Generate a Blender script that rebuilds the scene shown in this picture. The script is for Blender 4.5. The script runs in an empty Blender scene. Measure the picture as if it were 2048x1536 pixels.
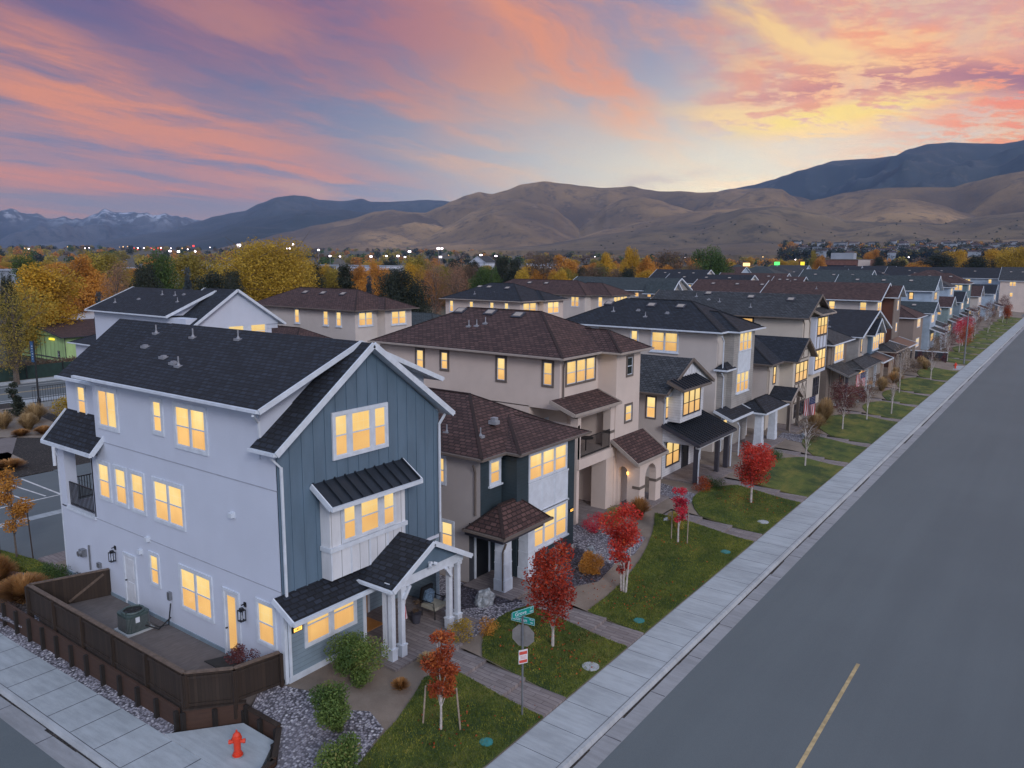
import bpy, math, random
import numpy as np
from math import radians, sin, cos, pi, hypot, atan2, tan, exp
from mathutils import Vector, noise
random.seed(7)
sc = bpy.context.scene
COL = sc.collection
# ---------------------------------------------------------------- camera
F, YAW, PITCH, ROLL, CH = 1552.2, radians(36.28), radians(9.147), radians(.309), 13.5
_cy, _sy, _cp, _sp = cos(YAW), sin(YAW), cos(PITCH), sin(PITCH)
fw = Vector((-_sy*_cp, _cy*_cp, -_sp)); rt0 = Vector((_cy, _sy, 0)); up0 = rt0.cross(fw)
rt = cos(ROLL)*rt0 + sin(ROLL)*up0; up = -sin(ROLL)*rt0 + cos(ROLL)*up0
cam = bpy.data.objects.new('camera', bpy.data.cameras.new('camera')); COL.objects.link(cam)
cam.data.sensor_width = 36; cam.data.lens = F/2048*36; cam.data.clip_start = .1; cam.data.clip_end = 60000
from mathutils import Matrix
mm = Matrix((rt, up, -fw)).transposed().to_4x4(); mm.translation = (0, 0, CH); cam.matrix_world = mm
sc.camera = cam
def ray(x, y): return (fw*F + rt*(x-1024) - up*(y-768)).normalized()
def azel(x, y):
    d = ray(x, y); return atan2(d.x, d.y), math.asin(d.z)
def at(x, y, dist):                                   # point at horizontal distance dist seen through a pixel
    d = ray(x, y); t = dist/hypot(d.x, d.y); return (d.x*t, d.y*t, CH+d.z*t)
# ---------------------------------------------------------------- render look
sc.view_settings.view_transform = 'Standard'; sc.view_settings.look = 'None'
sc.view_settings.exposure = 0.30; sc.view_settings.gamma = 1
sc.render.engine = 'CYCLES'
sc.cycles.volume_bounces = 0; sc.cycles.max_bounces = 6; sc.cycles.diffuse_bounces = 3; sc.cycles.glossy_bounces = 2
# ---------------------------------------------------------------- node helper
def lin(c):
    def f(v):
        v /= 255.0
        return v/12.92 if v <= .04045 else ((v+.055)/1.055)**2.4
    return tuple(f(v) for v in c)
class E:                                              # expression of a node socket
    nt = None
    def __init__(s, v): s.v = v
    def _m(op, a, b=None, c=None, clamp=False):
        n = E.nt.nodes.new('ShaderNodeMath'); n.operation = op; n.use_clamp = clamp
        for i, q in enumerate((a, b, c)):
            if q is None: continue
            q = q.v if isinstance(q, E) else q
            if isinstance(q, (int, float)): n.inputs[i].default_value = q
            else: E.nt.links.new(q, n.inputs[i])
        return E(n.outputs[0])
    def __add__(s, o): return E._m('ADD', s, o)
    __radd__ = __add__
    def __sub__(s, o): return E._m('SUBTRACT', s, o)
    def __rsub__(s, o): return E._m('SUBTRACT', o, s)
    def __mul__(s, o): return E._m('MULTIPLY', s, o)
    __rmul__ = __mul__
    def __truediv__(s, o): return E._m('DIVIDE', s, o)
def fn(op, *a): return E._m(op, *a)
def sat(x): return E._m('ADD', x, 0.0, clamp=True)
def smooth(x, a, b):
    n = E.nt.nodes.new('ShaderNodeMapRange'); n.interpolation_type = 'SMOOTHSTEP'
    E.nt.links.new(x.v, n.inputs[0]); n.inputs[1].default_value = a; n.inputs[2].default_value = b
    return E(n.outputs[0])
def xyz(x, y, z):
    n = E.nt.nodes.new('ShaderNodeCombineXYZ')
    for i, q in enumerate((x, y, z)):
        q = q.v if isinstance(q, E) else q
        if isinstance(q, (int, float)): n.inputs[i].default_value = q
        else: E.nt.links.new(q, n.inputs[i])
    return n.outputs[0]
def nz(vec, scale, detail=4, rough=.55, dist=0.0):
    n = E.nt.nodes.new('ShaderNodeTexNoise'); n.inputs['Scale'].default_value = scale
    n.inputs['Detail'].default_value = detail; n.inputs['Roughness'].default_value = rough
    n.inputs['Distortion'].default_value = dist
    if vec is not None: E.nt.links.new(vec, n.inputs['Vector'])
    return E(n.outputs[0])
def cmix(f, a, b, mode='MIX'):
    n = E.nt.nodes.new('ShaderNodeMix'); n.data_type = 'RGBA'; n.blend_type = mode
    for i, q in ((0, f), (6, a), (7, b)):
        q = q.v if isinstance(q, E) else q
        if isinstance(q, (int, float)): n.inputs[i].default_value = q
        elif isinstance(q, tuple): n.inputs[i].default_value = (*q[:3], 1)
        else: E.nt.links.new(q, n.inputs[i])
    return n.outputs[2]
# ---------------------------------------------------------------- world: dusk sky with cloud streaks
w = bpy.data.worlds.new('World'); sc.world = w; w.use_nodes = True
E.nt = w.node_tree; w.node_tree.nodes.clear()
tc = E.nt.nodes.new('ShaderNodeTexCoord'); sp = E.nt.nodes.new('ShaderNodeSeparateXYZ')
E.nt.links.new(tc.outputs['Generated'], sp.inputs[0])
dx, dy, dz = (E(o) for o in sp.outputs)
el = fn('ARCSINE', dz)*(180/pi); az = fn('ARCTAN2', dx, dy)*(180/pi)     # degrees; camera looks at az -36, sky 0..19 up
elc = fn('MAXIMUM', el, 0.0)
# cloud sheet seen from below: streaks converge towards the sunset, azimuth -6
inv = fn('MAXIMUM', dz, 0.0)+.085
px_, py_ = dx/inv, dy/inv
A = radians(96)
u = px_*cos(A) + py_*sin(A); v_ = py_*cos(A)-px_*sin(A)
wrp = nz(xyz(u*.5, v_*.5, 0.0), 1.0, 4, .55)
n1 = nz(xyz(u*.42+wrp*.9, v_*1.15+wrp*1.3, 3.1), 1.0, 6, .62)         # long fibres
n5 = nz(xyz(u*1.1+wrp*1.6, v_*3.6+wrp*2.2, 5.1), 1.0, 6, .66)         # fine fibres
n2 = nz(xyz(az*.040+wrp*.6, el*.20+az*.016, 7.7), 1.6, 5, .6)          # flat bands
n3 = nz(xyz(az*.20+wrp*.8, el*.85+az*.04, 1.3), 1.5, 6, .7)         # flecks
n4 = nz(xyz(az*.03, el*.09, 11.0), 2.2, 2, .5)
def blob(a0, e0, sa, se, rot=0.0):
    r = radians(rot)
    A_ = (az-a0)*cos(r)+(el-e0)*sin(r); B_ = (el-e0)*cos(r)-(az-a0)*sin(r)
    q = (A_/sa)*(A_/sa)+(B_/se)*(B_/se)
    return fn('EXPONENT', q*-1.0)
L = lin
glow = blob(-22, 1.0, 17, 7.4)
left = 1.0-smooth(az, -66, -34)
c = cmix(smooth(elc, 0.5, 7), L((196, 176, 160)), L((140, 140, 162)))
c = cmix(smooth(elc, 6, 17), c, L((92, 90, 138)))
c = cmix(smooth(az, -58, -24), c, cmix(smooth(elc, 3, 18), L((206, 208, 200)), L((150, 152, 182))))
c = cmix(left*smooth(elc, 1.0, 2.6)*(1.0-smooth(elc, 3.6, 7))*.7, c, L((146, 146, 158)))
cc = cmix(smooth(elc, 6, 15), L((250, 160, 102)), L((172, 112, 126)))
cc = cmix(smooth(az, -52, -26), cc, cmix(smooth(elc, 5, 17), L((250, 204, 154)), L((246, 166, 120))))
m1 = smooth(n1*.75+n5*.25, .42, .60); m2 = smooth(n2*.7+n5*.3, .42, .60); mk = sat(m1*.7+m2*.55)
mk = mk*(.5+.5*smooth(n4, .35, .6))+blob(-47, 11.5, 12, 5)*.30*m1
hole = blob(-44, 7.3, 7, 2.2, -8)*.9 + blob(-27, 7.6, 7, 2.4)*.95 + blob(-66, 18.5, 9, 3.0)*.7 + blob(-60, 3.4, 13, 1.0)*.8 + blob(-27, 12.2, 5, 1.6, -20)*.7
mk = mk*(1.0-sat(hole))
fib = smooth(n1*.45+n5*.55, .40, .60)
c = cmix(mk*.9, c, cc)
coral = sat(blob(-62, 9.0, 11, 2.2, -14)*1.25+blob(-55, 6.2, 9, .9, -10)*1.0+blob(-68, 4.9, 12, .7, -3)*1.1+blob(-66, 13, 6, 1.6, -25)*.5)
c = cmix(sat(coral*(.10+1.0*fib)), c, L((255, 158, 98)))
c = cmix(sat(blob(-54, 14.6, 7, 2.4, -15)*.8*fib), c, L((208, 138, 118)))
pk = sat(blob(-34, 15.0, 9, 1.7, -36)*1.1+blob(-29, 10.6, 6, 1.8, -40)*.7+blob(-41, 6.9, 7, .9, -14)*.7+blob(-49, 4.6, 5, .6, -6)*.8)
c = cmix(sat(pk*(.1+.95*fib)), c, cmix(smooth(elc, 5, 12), L((252, 192, 134)), L((250, 160, 112))))
c = cmix(sat(glow*1.0), c, L((255, 234, 178)))
c = cmix(sat(blob(-28, 5.2, 5.5, .45, 8)*.8*fib+blob(-25, 3.8, 2.5, .4, -5)*.6), c, L((196, 176, 160)))
bank = smooth(az, -27, -17)*smooth(elc, 7.5, 10.5)
c = cmix(sat(bank*(.62+.45*fib)), c, cmix(smooth(n3, .42, .6), L((248, 164, 116)), L((255, 196, 130))))
c = cmix(sat(blob(-21.5, 16.9, 6.0, .75, -35)*1.5*smooth(n5*.6+n1*.4, .36, .56)+blob(-15.5, 13.4, 5, .7, -22)*1.2*smooth(n5, .36, .56)), c, L((255, 210, 136)))
c = cmix(sat(blob(-9, 11.2, 8, .9, -4)*1.1*smooth(n3, .54, .46)+blob(-17, 10.8, 5, .5, 4)*.7*smooth(n3, .54, .46)), c, L((206, 136, 118)))
c = cmix(sat(blob(-3.5, 9.8, 5, 1.5, -12)*1.5*smooth(n3, .44, .56)), c, L((250, 134, 92)))
c = cmix(sat(blob(-3.5, 10.4, 5, .7, -12)*1.2*smooth(n3, .56, .46)), c, L((172, 112, 118)))
c = cmix(sat(blob(-18.6, 9.25, 5.0, .62, -7)*1.9*smooth(n3, .40, .52)+blob(-13.2, 9.1, 4.5, .7, 9)*1.9*smooth(n3, .40, .54)), c, L((255, 216, 144)))
c = cmix(sat(blob(-14.5, 9.4, 5.5, .55, 6)*1.6*smooth(n3, .42, .54)), c, L((255, 222, 112)))
c = cmix(sat(blob(-15.5, 10.0, 4, .35, 4)*1.0*smooth(n3, .54, .44)), c, L((236, 160, 110)))
c = cmix(sat(blob(-7, 5.8, 9, 1.9, 10)*1.5*smooth(n3, .40, .56)), c, L((255, 176, 92)))
c = cmix(sat(blob(-4, 8.0, 6, 1.2, -6)*1.2*smooth(n3, .46, .58)), c, L((255, 150, 88)))
c = cmix(sat(blob(-20, 5.0, 4, .7, -6)*.9*smooth(n3, .42, .56)), c, L((252, 222, 170)))
# opposite half of the sky and zenith: what lights the house fronts
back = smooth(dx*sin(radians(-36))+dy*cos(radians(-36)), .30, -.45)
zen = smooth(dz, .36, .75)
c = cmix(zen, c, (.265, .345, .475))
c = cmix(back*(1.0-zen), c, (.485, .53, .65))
c = cmix(smooth(dz, .0, -.02), c, (.10, .10, .11))
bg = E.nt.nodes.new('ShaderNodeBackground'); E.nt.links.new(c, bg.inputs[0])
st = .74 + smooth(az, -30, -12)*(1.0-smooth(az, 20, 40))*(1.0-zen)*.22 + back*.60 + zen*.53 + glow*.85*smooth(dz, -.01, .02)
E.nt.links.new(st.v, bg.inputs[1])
wo = E.nt.nodes.new('ShaderNodeOutputWorld'); E.nt.links.new(bg.outputs[0], wo.inputs[0])
# added soft fill from the east to brighten walls; the sun itself is down
sun = bpy.data.objects.new('sun', bpy.data.lights.new('sun', 'SUN')); COL.objects.link(sun)
sun.data.energy = 1.3; sun.data.angle = radians(16); sun.data.color = (.97, .94, .97)
sd = Vector((.76, -.44, .42)).normalized(); sun.rotation_euler = sd.to_track_quat('Z', 'Y').to_euler(); sun.location = (10, -30, 40)
# ---------------------------------------------------------------- materials
MATS = {}
def newmat(name):
    m = bpy.data.materials.new(name); m.use_nodes = True; E.nt = m.node_tree
    b = E.nt.nodes['Principled BSDF']; MATS[name] = m; return m, b
def coords(kind='Object'):
    n = E.nt.nodes.new('ShaderNodeTexCoord'); return n.outputs[kind]
def wpos():
    n = E.nt.nodes.new('ShaderNodeNewGeometry'); return n.outputs['Position']
def vscale(v, s):
    n = E.nt.nodes.new('ShaderNodeMapping'); E.nt.links.new(v, n.inputs[0]); n.inputs['Scale'].default_value = s; return n.outputs[0]
def bump(h, b, dist=.01, st=.5):
    n = E.nt.nodes.new('ShaderNodeBump'); n.inputs['Distance'].default_value = dist; n.inputs['Strength'].default_value = st
    E.nt.links.new(h.v if isinstance(h, E) else h, n.inputs['Height']); E.nt.links.new(n.outputs[0], b.inputs['Normal'])
def setc(b, c):
    if isinstance(c, tuple): b.inputs['Base Color'].default_value = (*c, 1)
    else: E.nt.links.new(c, b.inputs['Base Color'])
def sc_(c, k): return tuple(v*k for v in c)
def stucco(name, col, var=.08):
    m, b = newmat(name); p = wpos()
    n = nz(p, .55, 5, .6); f = nz(p, 28, 3, .6)
    stain = nz(vscale(p, (1.2, 1.2, .12)), 1.6, 4, .6)
    k = smooth(n*.8+stain*.2, .3, .7)
    setc(b, cmix(k, sc_(col, 1-var), sc_(col, 1+var*.5))); b.inputs['Roughness'].default_value = .9
    bump(f, b, .012, .5); return m
def siding(name, col, pitch=.16, rough=.7):
    m, b = newmat(name); s = E.nt.nodes.new('ShaderNodeSeparateXYZ'); E.nt.links.new(wpos(), s.inputs[0])
    z = E(s.outputs[2]); fr = fn('FRACT', z/pitch+10.0)
    n = nz(wpos(), 1.3, 5, .6)
    base = cmix(smooth(n, .3, .7), sc_(col, .86), sc_(col, 1.08))
    setc(b, cmix(smooth(fr, .90, .97), base, sc_(col, .45))); b.inputs['Roughness'].default_value = rough
    bump(fr, b, .02, .5); return m
def boards(name, col, axis=1, pitch=.3):
    m, b = newmat(name); s = E.nt.nodes.new('ShaderNodeSeparateXYZ'); E.nt.links.new(wpos(), s.inputs[0])
    z = E(s.outputs[axis]); fr = fn('FRACT', z/pitch+50.0)
    n = nz(vscale(wpos(), (1, 1, .3)), 1.6, 5, .6)
    base = cmix(smooth(n, .3, .7), sc_(col, .86), sc_(col, 1.06))
    setc(b, cmix(smooth(fr, .9, .95), base, sc_(col, .5))); b.inputs['Roughness'].default_value = .7
    bump(smooth(fr, .86, .92), b, .02, .6); return m
def plain(name, col, rough=.6, var=.08, scale=3, metal=0):
    m, b = newmat(name); n = nz(wpos(), scale, 5, .6)
    setc(b, cmix(smooth(n, .3, .7), sc_(col, 1-var), sc_(col, 1+var))); b.inputs['Roughness'].default_value = rough
    b.inputs['Metallic'].default_value = metal; return m
def shingle(name, col, light):
    m, b = newmat(name)
    br = E.nt.nodes.new('ShaderNodeTexBrick'); E.nt.links.new(coords('UV'), br.inputs[0])
    br.inputs['Scale'].default_value = 1; br.inputs['Brick Width'].default_value = .32; br.inputs['Row Height'].default_value = .19
    br.inputs['Mortar Size'].default_value = .03; br.inputs['Mortar Smooth'].default_value = .3; br.inputs['Bias'].default_value = -.1
    br.inputs['Color1'].default_value = (*sc_(col, .72), 1); br.inputs['Color2'].default_value = (*light, 1)
    br.inputs['Mortar'].default_value = (*sc_(col, .18), 1)
    p = wpos(); n = nz(p, .9, 6, .65); g = nz(p, 60, 2, .5)
    c1 = cmix(smooth(n, .35, .7)*.3, br.outputs[0], sc_(col, .8)); c2 = cmix(smooth(g, .52, .75)*.35, c1, sc_(light, 1.5))
    setc(b, c2); b.inputs['Roughness'].default_value = .88
    bump(E(br.outputs[1])*-1.0+g*.4, b, .03, .8); return m
def metalroof(name, col):
    m, b = newmat(name); setc(b, cmix(nz(wpos(), 2, 4), sc_(col, .8), sc_(col, 1.3))); b.inputs['Metallic'].default_value = .55
    b.inputs['Roughness'].default_value = .38; return m
def glasslit(name, c1, c2, strength, grid):
    m, b = newmat(name); p = wpos(); uv = coords('UV')
    n = nz(p, .9, 3, .5); s = E.nt.nodes.new('ShaderNodeSeparateXYZ'); E.nt.links.new(uv, s.inputs[0])
    slat = fn('FRACT', E(s.outputs[1])*18.0)
    col = cmix(smooth(n, .3, .7), c1, c2)
    fold = nz(vscale(uv, (6, .4, 1)), 1.5, 3, .6)
    col = cmix(smooth(fold, .5, .75)*.35, col, sc_(c1, 1.25))
    col = cmix(smooth(slat, .8, 1.0)*.12, col, sc_(c1, .5))
    if grid:
        gx = fn('ABSOLUTE', fn('FRACT', E(s.outputs[0])*3.0)-.5); gy = fn('ABSOLUTE', fn('FRACT', E(s.outputs[1])*2.0)-.5)
        ln = fn('MAXIMUM', smooth(gx, .465, .49), smooth(gy, .47, .49))
        col = cmix(ln*.4, col, (.85, .80, .55))
    oi = E.nt.nodes.new('ShaderNodeObjectInfo'); rnd = E(oi.outputs['Random']); r2_ = fn('FRACT', rnd*7.31)
    lo = smooth(E(s.outputs[1]), .0, .9); col = cmix((1.0-lo)*(.10+.25*r2_), col, sc_(c1, .72))
    cu_ = smooth(fn('ABSOLUTE', E(s.outputs[0])-.5), .30, .42)*smooth(r2_, .45, .55); col = cmix(cu_*.45, col, sc_(c1, .8))
    b.inputs['Base Color'].default_value = (.03, .03, .035, 1); b.inputs['Roughness'].default_value = .08
    E.nt.links.new(col, b.inputs['Emission Color']); E.nt.links.new((strength*(.86+.22*rnd)).v, b.inputs['Emission Strength'])
    m.cycles.emission_sampling = 'NONE'; return m
def emit(name, col, s):
    m, b = newmat(name); b.inputs['Base Color'].default_value = (*sc_(col, .3), 1)
    b.inputs['Emission Color'].default_value = (*col, 1); b.inputs['Emission Strength'].default_value = s
    m.cycles.emission_sampling = 'NONE'; return m
stucco('white_stucco', (.535, .575, .67), .045); stucco('tan_stucco', (.60, .505, .45)); stucco('grey_stucco', (.38, .345, .335))
stucco('cream_stucco', (.55, .495, .43)); stucco('brown_stucco', (.24, .19, .165)); stucco('greige_stucco', (.54, .49, .46))
boards('blue_board', (.108, .165, .225), 1, 50); boards('white_board', (.62, .64, .68), 1, .4); siding('grey_blue_siding', (.21, .28, .34))
siding('dark_teal_siding', (.026, .044, .056)); siding('grey_siding', (.34, .325, .31)); siding('taupe_siding', (.20, .165, .145))
siding('white_siding', (.62, .63, .66)); siding('pale_blue_siding', (.36, .45, .55)); siding('sage_siding', (.24, .32, .33)); siding('dark_board', (.035, .04, .052))
siding('teal_siding', (.13, .2, .23)); siding('rust_wood', (.09, .035, .025), .2)
boards('green_board', (.42, .62, .27), 0, 1.2)
plain('white_trim', (.58, .63, .70), .5); plain('cream_trim', (.34, .29, .255), .6); plain('taupe_trim', (.14, .115, .10), .6); plain('dark_trim', (.045, .045, .06), .5)
plain('black_metal', (.012, .012, .014), .45); plain('grey_metal', (.25, .26, .28), .4, .1, 6, .6); plain('dark_door', (.012, .014, .018), .4)
plain('white_door', (.6, .62, .66), .5); plain('amber_door', (.45, .20, .05), .5); plain('rubber', (.02, .02, .02), .8)
shingle('dark_shingle', (.010, .014, .024), (.024, .032, .050)); shingle('brown_shingle', (.062, .030, .029), (.118, .062, .056))
shingle('slate_shingle', (.038, .042, .05), (.072, .078, .09)); shingle('teal_shingle', (.036, .052, .06), (.065, .085, .095))
metalroof('black_seam_metal', (.035, .042, .055))
LIT = lin((250, 202, 118)); LIT2 = lin((246, 184, 100))
glasslit('lit_glass', lin((250, 204, 122)), lin((255, 224, 150)), .86, True)
glasslit('lit_screen', lin((236, 180, 106)), lin((250, 198, 120)), .84, False)
m, b = newmat('dark_glass'); b.inputs['Base Color'].default_value = (.02, .025, .035, 1); b.inputs['Roughness'].default_value = .06
emit('sign_light', lin((255, 190, 90)), 1.6); emit('lamp_glow', lin((255, 190, 90)), 3.0); emit('white_lamp', (1, .86, .95), 6); emit('red_lamp', (1, .06, .05), 1.5)
emit('warm_lamp', (1, .6, .25), 1.6); emit('green_lamp', (.12, 1, .2), 1.1); emit('yellow_lamp', (1, .75, .05), 1.0)
def ground(name, c1, c2, sc1=.4, fine=30, rough=.95, bd=.02):
    m, b = newmat(name); p = wpos(); n = nz(p, sc1, 6, .62); f = nz(p, fine, 3, .6)
    setc(b, cmix(smooth(n*.65+f*.35, .36, .62), c1, c2)); b.inputs['Roughness'].default_value = rough; bump(f, b, bd, .6); return m
def concrete(name, c):
    m, b = newmat(name); p = wpos(); n = nz(p, .5, 6, .65); f = nz(p, 40, 3, .6); q = nz(vscale(p, (1, 6, 1)), .9, 5, .6)
    setc(b, cmix(smooth(n*.4+f*.2+q*.4, .36, .64), sc_(c, .78), sc_(c, 1.1))); b.inputs['Roughness'].default_value = .9; bump(f, b, .004, .5)
concrete('sidewalk_concrete', (.36, .39, .415)); concrete('gutter_concrete', (.27, .275, .29)); concrete('path_concrete', (.17, .145, .14)); concrete('kerb_concrete', (.38, .40, .42))
m, b = newmat('asphalt'); p = wpos(); n = nz(p, .12, 5, .6); f = nz(p, 55, 2, .7); q = nz(vscale(p, (1.0, .05, 1)), .8, 4, .6)
setc(b, cmix(smooth(n*.5+q*.5, .35, .65), cmix(smooth(f, .3, .7), (.080, .096, .105), (.112, .131, .141)), cmix(smooth(f, .3, .7), (.092, .110, .119), (.126, .147, .157))))
b.inputs['Roughness'].default_value = .85; bump(f, b, .006, .5)
# pebbles: every stone its own tone
def gravel(name, stops, scale, bd=.03):
    m, b = newmat(name); p = wpos()
    v = E.nt.nodes.new('ShaderNodeTexVoronoi'); E.nt.links.new(p, v.inputs['Vector']); v.inputs['Scale'].default_value = scale
    r = E.nt.nodes.new('ShaderNodeValToRGB'); s = E.nt.nodes.new('ShaderNodeSeparateXYZ'); E.nt.links.new(v.outputs['Color'], s.inputs[0])
    E.nt.links.new(s.outputs[0], r.inputs[0]); e = r.color_ramp.elements
    while len(e) < len(stops): e.new(.5)
    for i, (q, cl) in enumerate(stops): e[i].position = q; e[i].color = (*cl, 1)
    d = E(v.outputs['Distance']); n = nz(p, .5, 4)
    c = cmix(smooth(d, .34, .7), r.outputs[0], sc_(stops[0][1], .35)); c = cmix(smooth(n, .4, .7)*.35, c, stops[1][1])
    setc(b, c); b.inputs['Roughness'].default_value = .9; bump(d*-1.0, b, bd, 1.0)
gravel('grey_gravel', [(0, (.15, .14, .165)), (.4, (.24, .225, .26)), (.7, (.34, .325, .36)), (.9, (.46, .44, .47)), (1, (.6, .58, .6))], 12)
gravel('dark_gravel', [(0, (.03, .025, .035)), (.4, (.065, .055, .075)), (.8, (.11, .10, .13)), (1, (.24, .23, .27))], 13)
gravel('mulch', [(0, (.018, .014, .012)), (.5, (.035, .028, .025)), (.9, (.06, .05, .04)), (1, (.15, .12, .1))], 14)
ground('granite_fines', (.16, .125, .10), (.23, .185, .15), .8, 45)
ground('far_ground', (.055, .055, .04), (.10, .085, .055), .02, 1.5)
# paving: stamped boards
m, b = newmat('stamped_paving'); p = wpos()
br = E.nt.nodes.new('ShaderNodeTexBrick'); E.nt.links.new(p, br.inputs[0]); br.inputs['Scale'].default_value = 1
br.inputs['Brick Width'].default_value = .9; br.inputs['Row Height'].default_value = .19; br.inputs['Mortar Size'].default_value = .008
br.inputs['Color1'].default_value = (.20, .17, .165, 1); br.inputs['Color2'].default_value = (.27, .235, .23, 1); br.inputs['Mortar'].default_value = (.06, .045, .045, 1)
n = nz(vscale(p, (1, 5, 1)), 1.5, 6, .65); setc(b, cmix(smooth(n, .35, .7)*.6, br.outputs[0], (.12, .10, .105))); b.inputs['Roughness'].default_value = .85; bump(E(br.outputs[1])*-1.0+n*.4, b, .012, .6)
m, b = newmat('patio_concrete'); p = wpos(); n = nz(p, .7, 6, .65); q = nz(vscale(p, (6, 1, 1)), 2.0, 5, .65)
setc(b, cmix(smooth(n*.5+q*.5, .35, .65), (.10, .085, .082), (.15, .13, .125))); b.inputs['Roughness'].default_value = .85; bump(q, b, .004, .5)
m, b = newmat('stained_wood'); p = wpos(); s = E.nt.nodes.new('ShaderNodeSeparateXYZ'); E.nt.links.new(p, s.inputs[0])
k = fn('FRACT', (E(s.outputs[0])+E(s.outputs[1])*.9)/.14+90.0); cell = fn('FLOOR', (E(s.outputs[0])+E(s.outputs[1])*.9)/.14+90.0)
rn = E.nt.nodes.new('ShaderNodeTexWhiteNoise'); rn.noise_dimensions = '1D'; E.nt.links.new(cell.v, rn.inputs['W'])
g = nz(vscale(p, (8, 8, .8)), 2, 5, .65)
c = cmix(E(rn.outputs[0])*.5+g*.5, (.015, .009, .006), (.044, .027, .018)); c = cmix(smooth(k, .92, .96), c, (.006, .005, .005))
setc(b, c); b.inputs['Roughness'].default_value = .8; bump(g, b, .006, .5)
m, b = newmat('retaining_wood'); p = wpos(); g = nz(vscale(p, (.8, .8, 9)), 2, 5, .65)
setc(b, cmix(g, (.020, .011, .008), (.085, .040, .024))); b.inputs['Roughness'].default_value = .8; bump(g, b, .006, .5)
plain('dark_wood', (.014, .010, .008), .8, .2, 6); plain('fence_cap', (.12, .085, .065), .8, .25, 6)
# grass with worn, blue-green and yellow patches
m, b = newmat('grass'); p = wpos(); n = nz(p, .55, 6, .65); f = nz(vscale(p, (1, 1, 1)), 38, 4, .75); q = nz(vscale(p, (1.0, .25, 1)), 1.1, 5, .6, .6)
c = cmix(smooth(f, .30, .68), (.032, .055, .009), (.215, .245, .034)); c = cmix(smooth(q, .44, .62)*.75, c, (.28, .235, .045)); c = cmix(smooth(n, .36, .58)*.55, (.026, .056, .010), c)
setc(b, c); b.inputs['Roughness'].default_value = .9; bump(f, b, .05, 1.0)
def leafmat(name, stops):
    m, b = newmat(name); a = E.nt.nodes.new('ShaderNodeAttribute'); a.attribute_name = 'tone'
    r = E.nt.nodes.new('ShaderNodeValToRGB'); E.nt.links.new(a.outputs['Fac'], r.inputs[0]); e = r.color_ramp.elements
    while len(e) < len(stops): e.new(.5)
    for i, (q, cl) in enumerate(stops): e[i].position = q; e[i].color = (*cl, 1)
    E.nt.links.new(r.outputs[0], b.inputs['Base Color']); b.inputs['Roughness'].default_value = .7
    tr = E.nt.nodes.new('ShaderNodeBsdfTranslucent'); E.nt.links.new(r.outputs[0], tr.inputs[0])
    mx = E.nt.nodes.new('ShaderNodeMixShader'); mx.inputs[0].default_value = .35
    E.nt.links.new(b.outputs[0], mx.inputs[1]); E.nt.links.new(tr.outputs[0], mx.inputs[2])
    E.nt.links.new(mx.outputs[0], E.nt.nodes['Material Output'].inputs[0])
leafmat('red_leaf', [(0, (.16, .012, .008)), (.4, (.40, .032, .018)), (.75, (.68, .052, .035)), (1, (.88, .26, .07))])
leafmat('crimson_leaf', [(0, (.18, .008, .02)), (.5, (.52, .02, .05)), (1, (.85, .06, .10))])
leafmat('rust_leaf', [(0, (.13, .02, .006)), (.5, (.36, .06, .015)), (1, (.62, .20, .04))])
leafmat('orange_leaf', [(0, (.22, .09, .018)), (.5, (.48, .215, .035)), (1, (.75, .37, .06))])
leafmat('gold_leaf', [(0, (.24, .14, .02)), (.5, (.52, .32, .03)), (1, (.85, .52, .05))])
leafmat('olive_leaf', [(0, (.13, .11, .02)), (.5, (.29, .23, .04)), (1, (.50, .38, .06))])
leafmat('yellowgreen_leaf', [(0, (.16, .115, .014)), (.5, (.40, .265, .026)), (1, (.68, .45, .05))])
leafmat('green_leaf', [(0, (.015, .035, .01)), (.5, (.05, .10, .02)), (1, (.13, .19, .05))])
leafmat('scarlet_leaf', [(0, (.17, .012, .006)), (.4, (.34, .03, .012)), (.8, (.58, .07, .02)), (1, (.80, .26, .05))])
leafmat('rose_leaf', [(0, (.03, .07, .015)), (.5, (.08, .14, .028)), (.85, (.20, .27, .06)), (1, (.35, .18, .08))])
leafmat('dark_needle', [(0, (.012, .018, .014)), (.5, (.028, .040, .026)), (1, (.055, .065, .04))])
leafmat('blue_needle', [(0, (.02, .03, .04)), (.5, (.045, .065, .08)), (1, (.09, .12, .14))])
leafmat('brown_leaf', [(0, (.07, .045, .03)), (.5, (.15, .10, .065)), (1, (.25, .17, .11))])
leafmat('pink_twig', [(0, (.16, .09, .06)), (.5, (.30, .17, .11)), (1, (.45, .24, .14))])
leafmat('grass_blade', [(0, (.028, .056, .010)), (.4, (.105, .150, .020)), (.75, (.27, .28, .042)), (1, (.55, .45, .11))])
leafmat('wine_leaf', [(0, (.04, .012, .016)), (.5, (.12, .03, .035)), (1, (.22, .07, .06))])
leafmat('straw_blade', [(0, (.16, .10, .04)), (.5, (.36, .24, .11)), (1, (.60, .44, .24))])
leafmat('orange_blade', [(0, (.14, .07, .02)), (.5, (.33, .16, .05)), (1, (.52, .28, .10))])
plain('bark', (.10, .08, .065), .9, .3, 8); plain('pale_bark', (.42, .38, .36), .8, .25, 8); plain('stake_wood', (.30, .24, .19), .8, .2, 8)
plain('joint_grey', (.33, .35, .41), .8, .1, 3)
plain('flashing_metal', (.24, .25, .28), .45, .15, 6)
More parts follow.
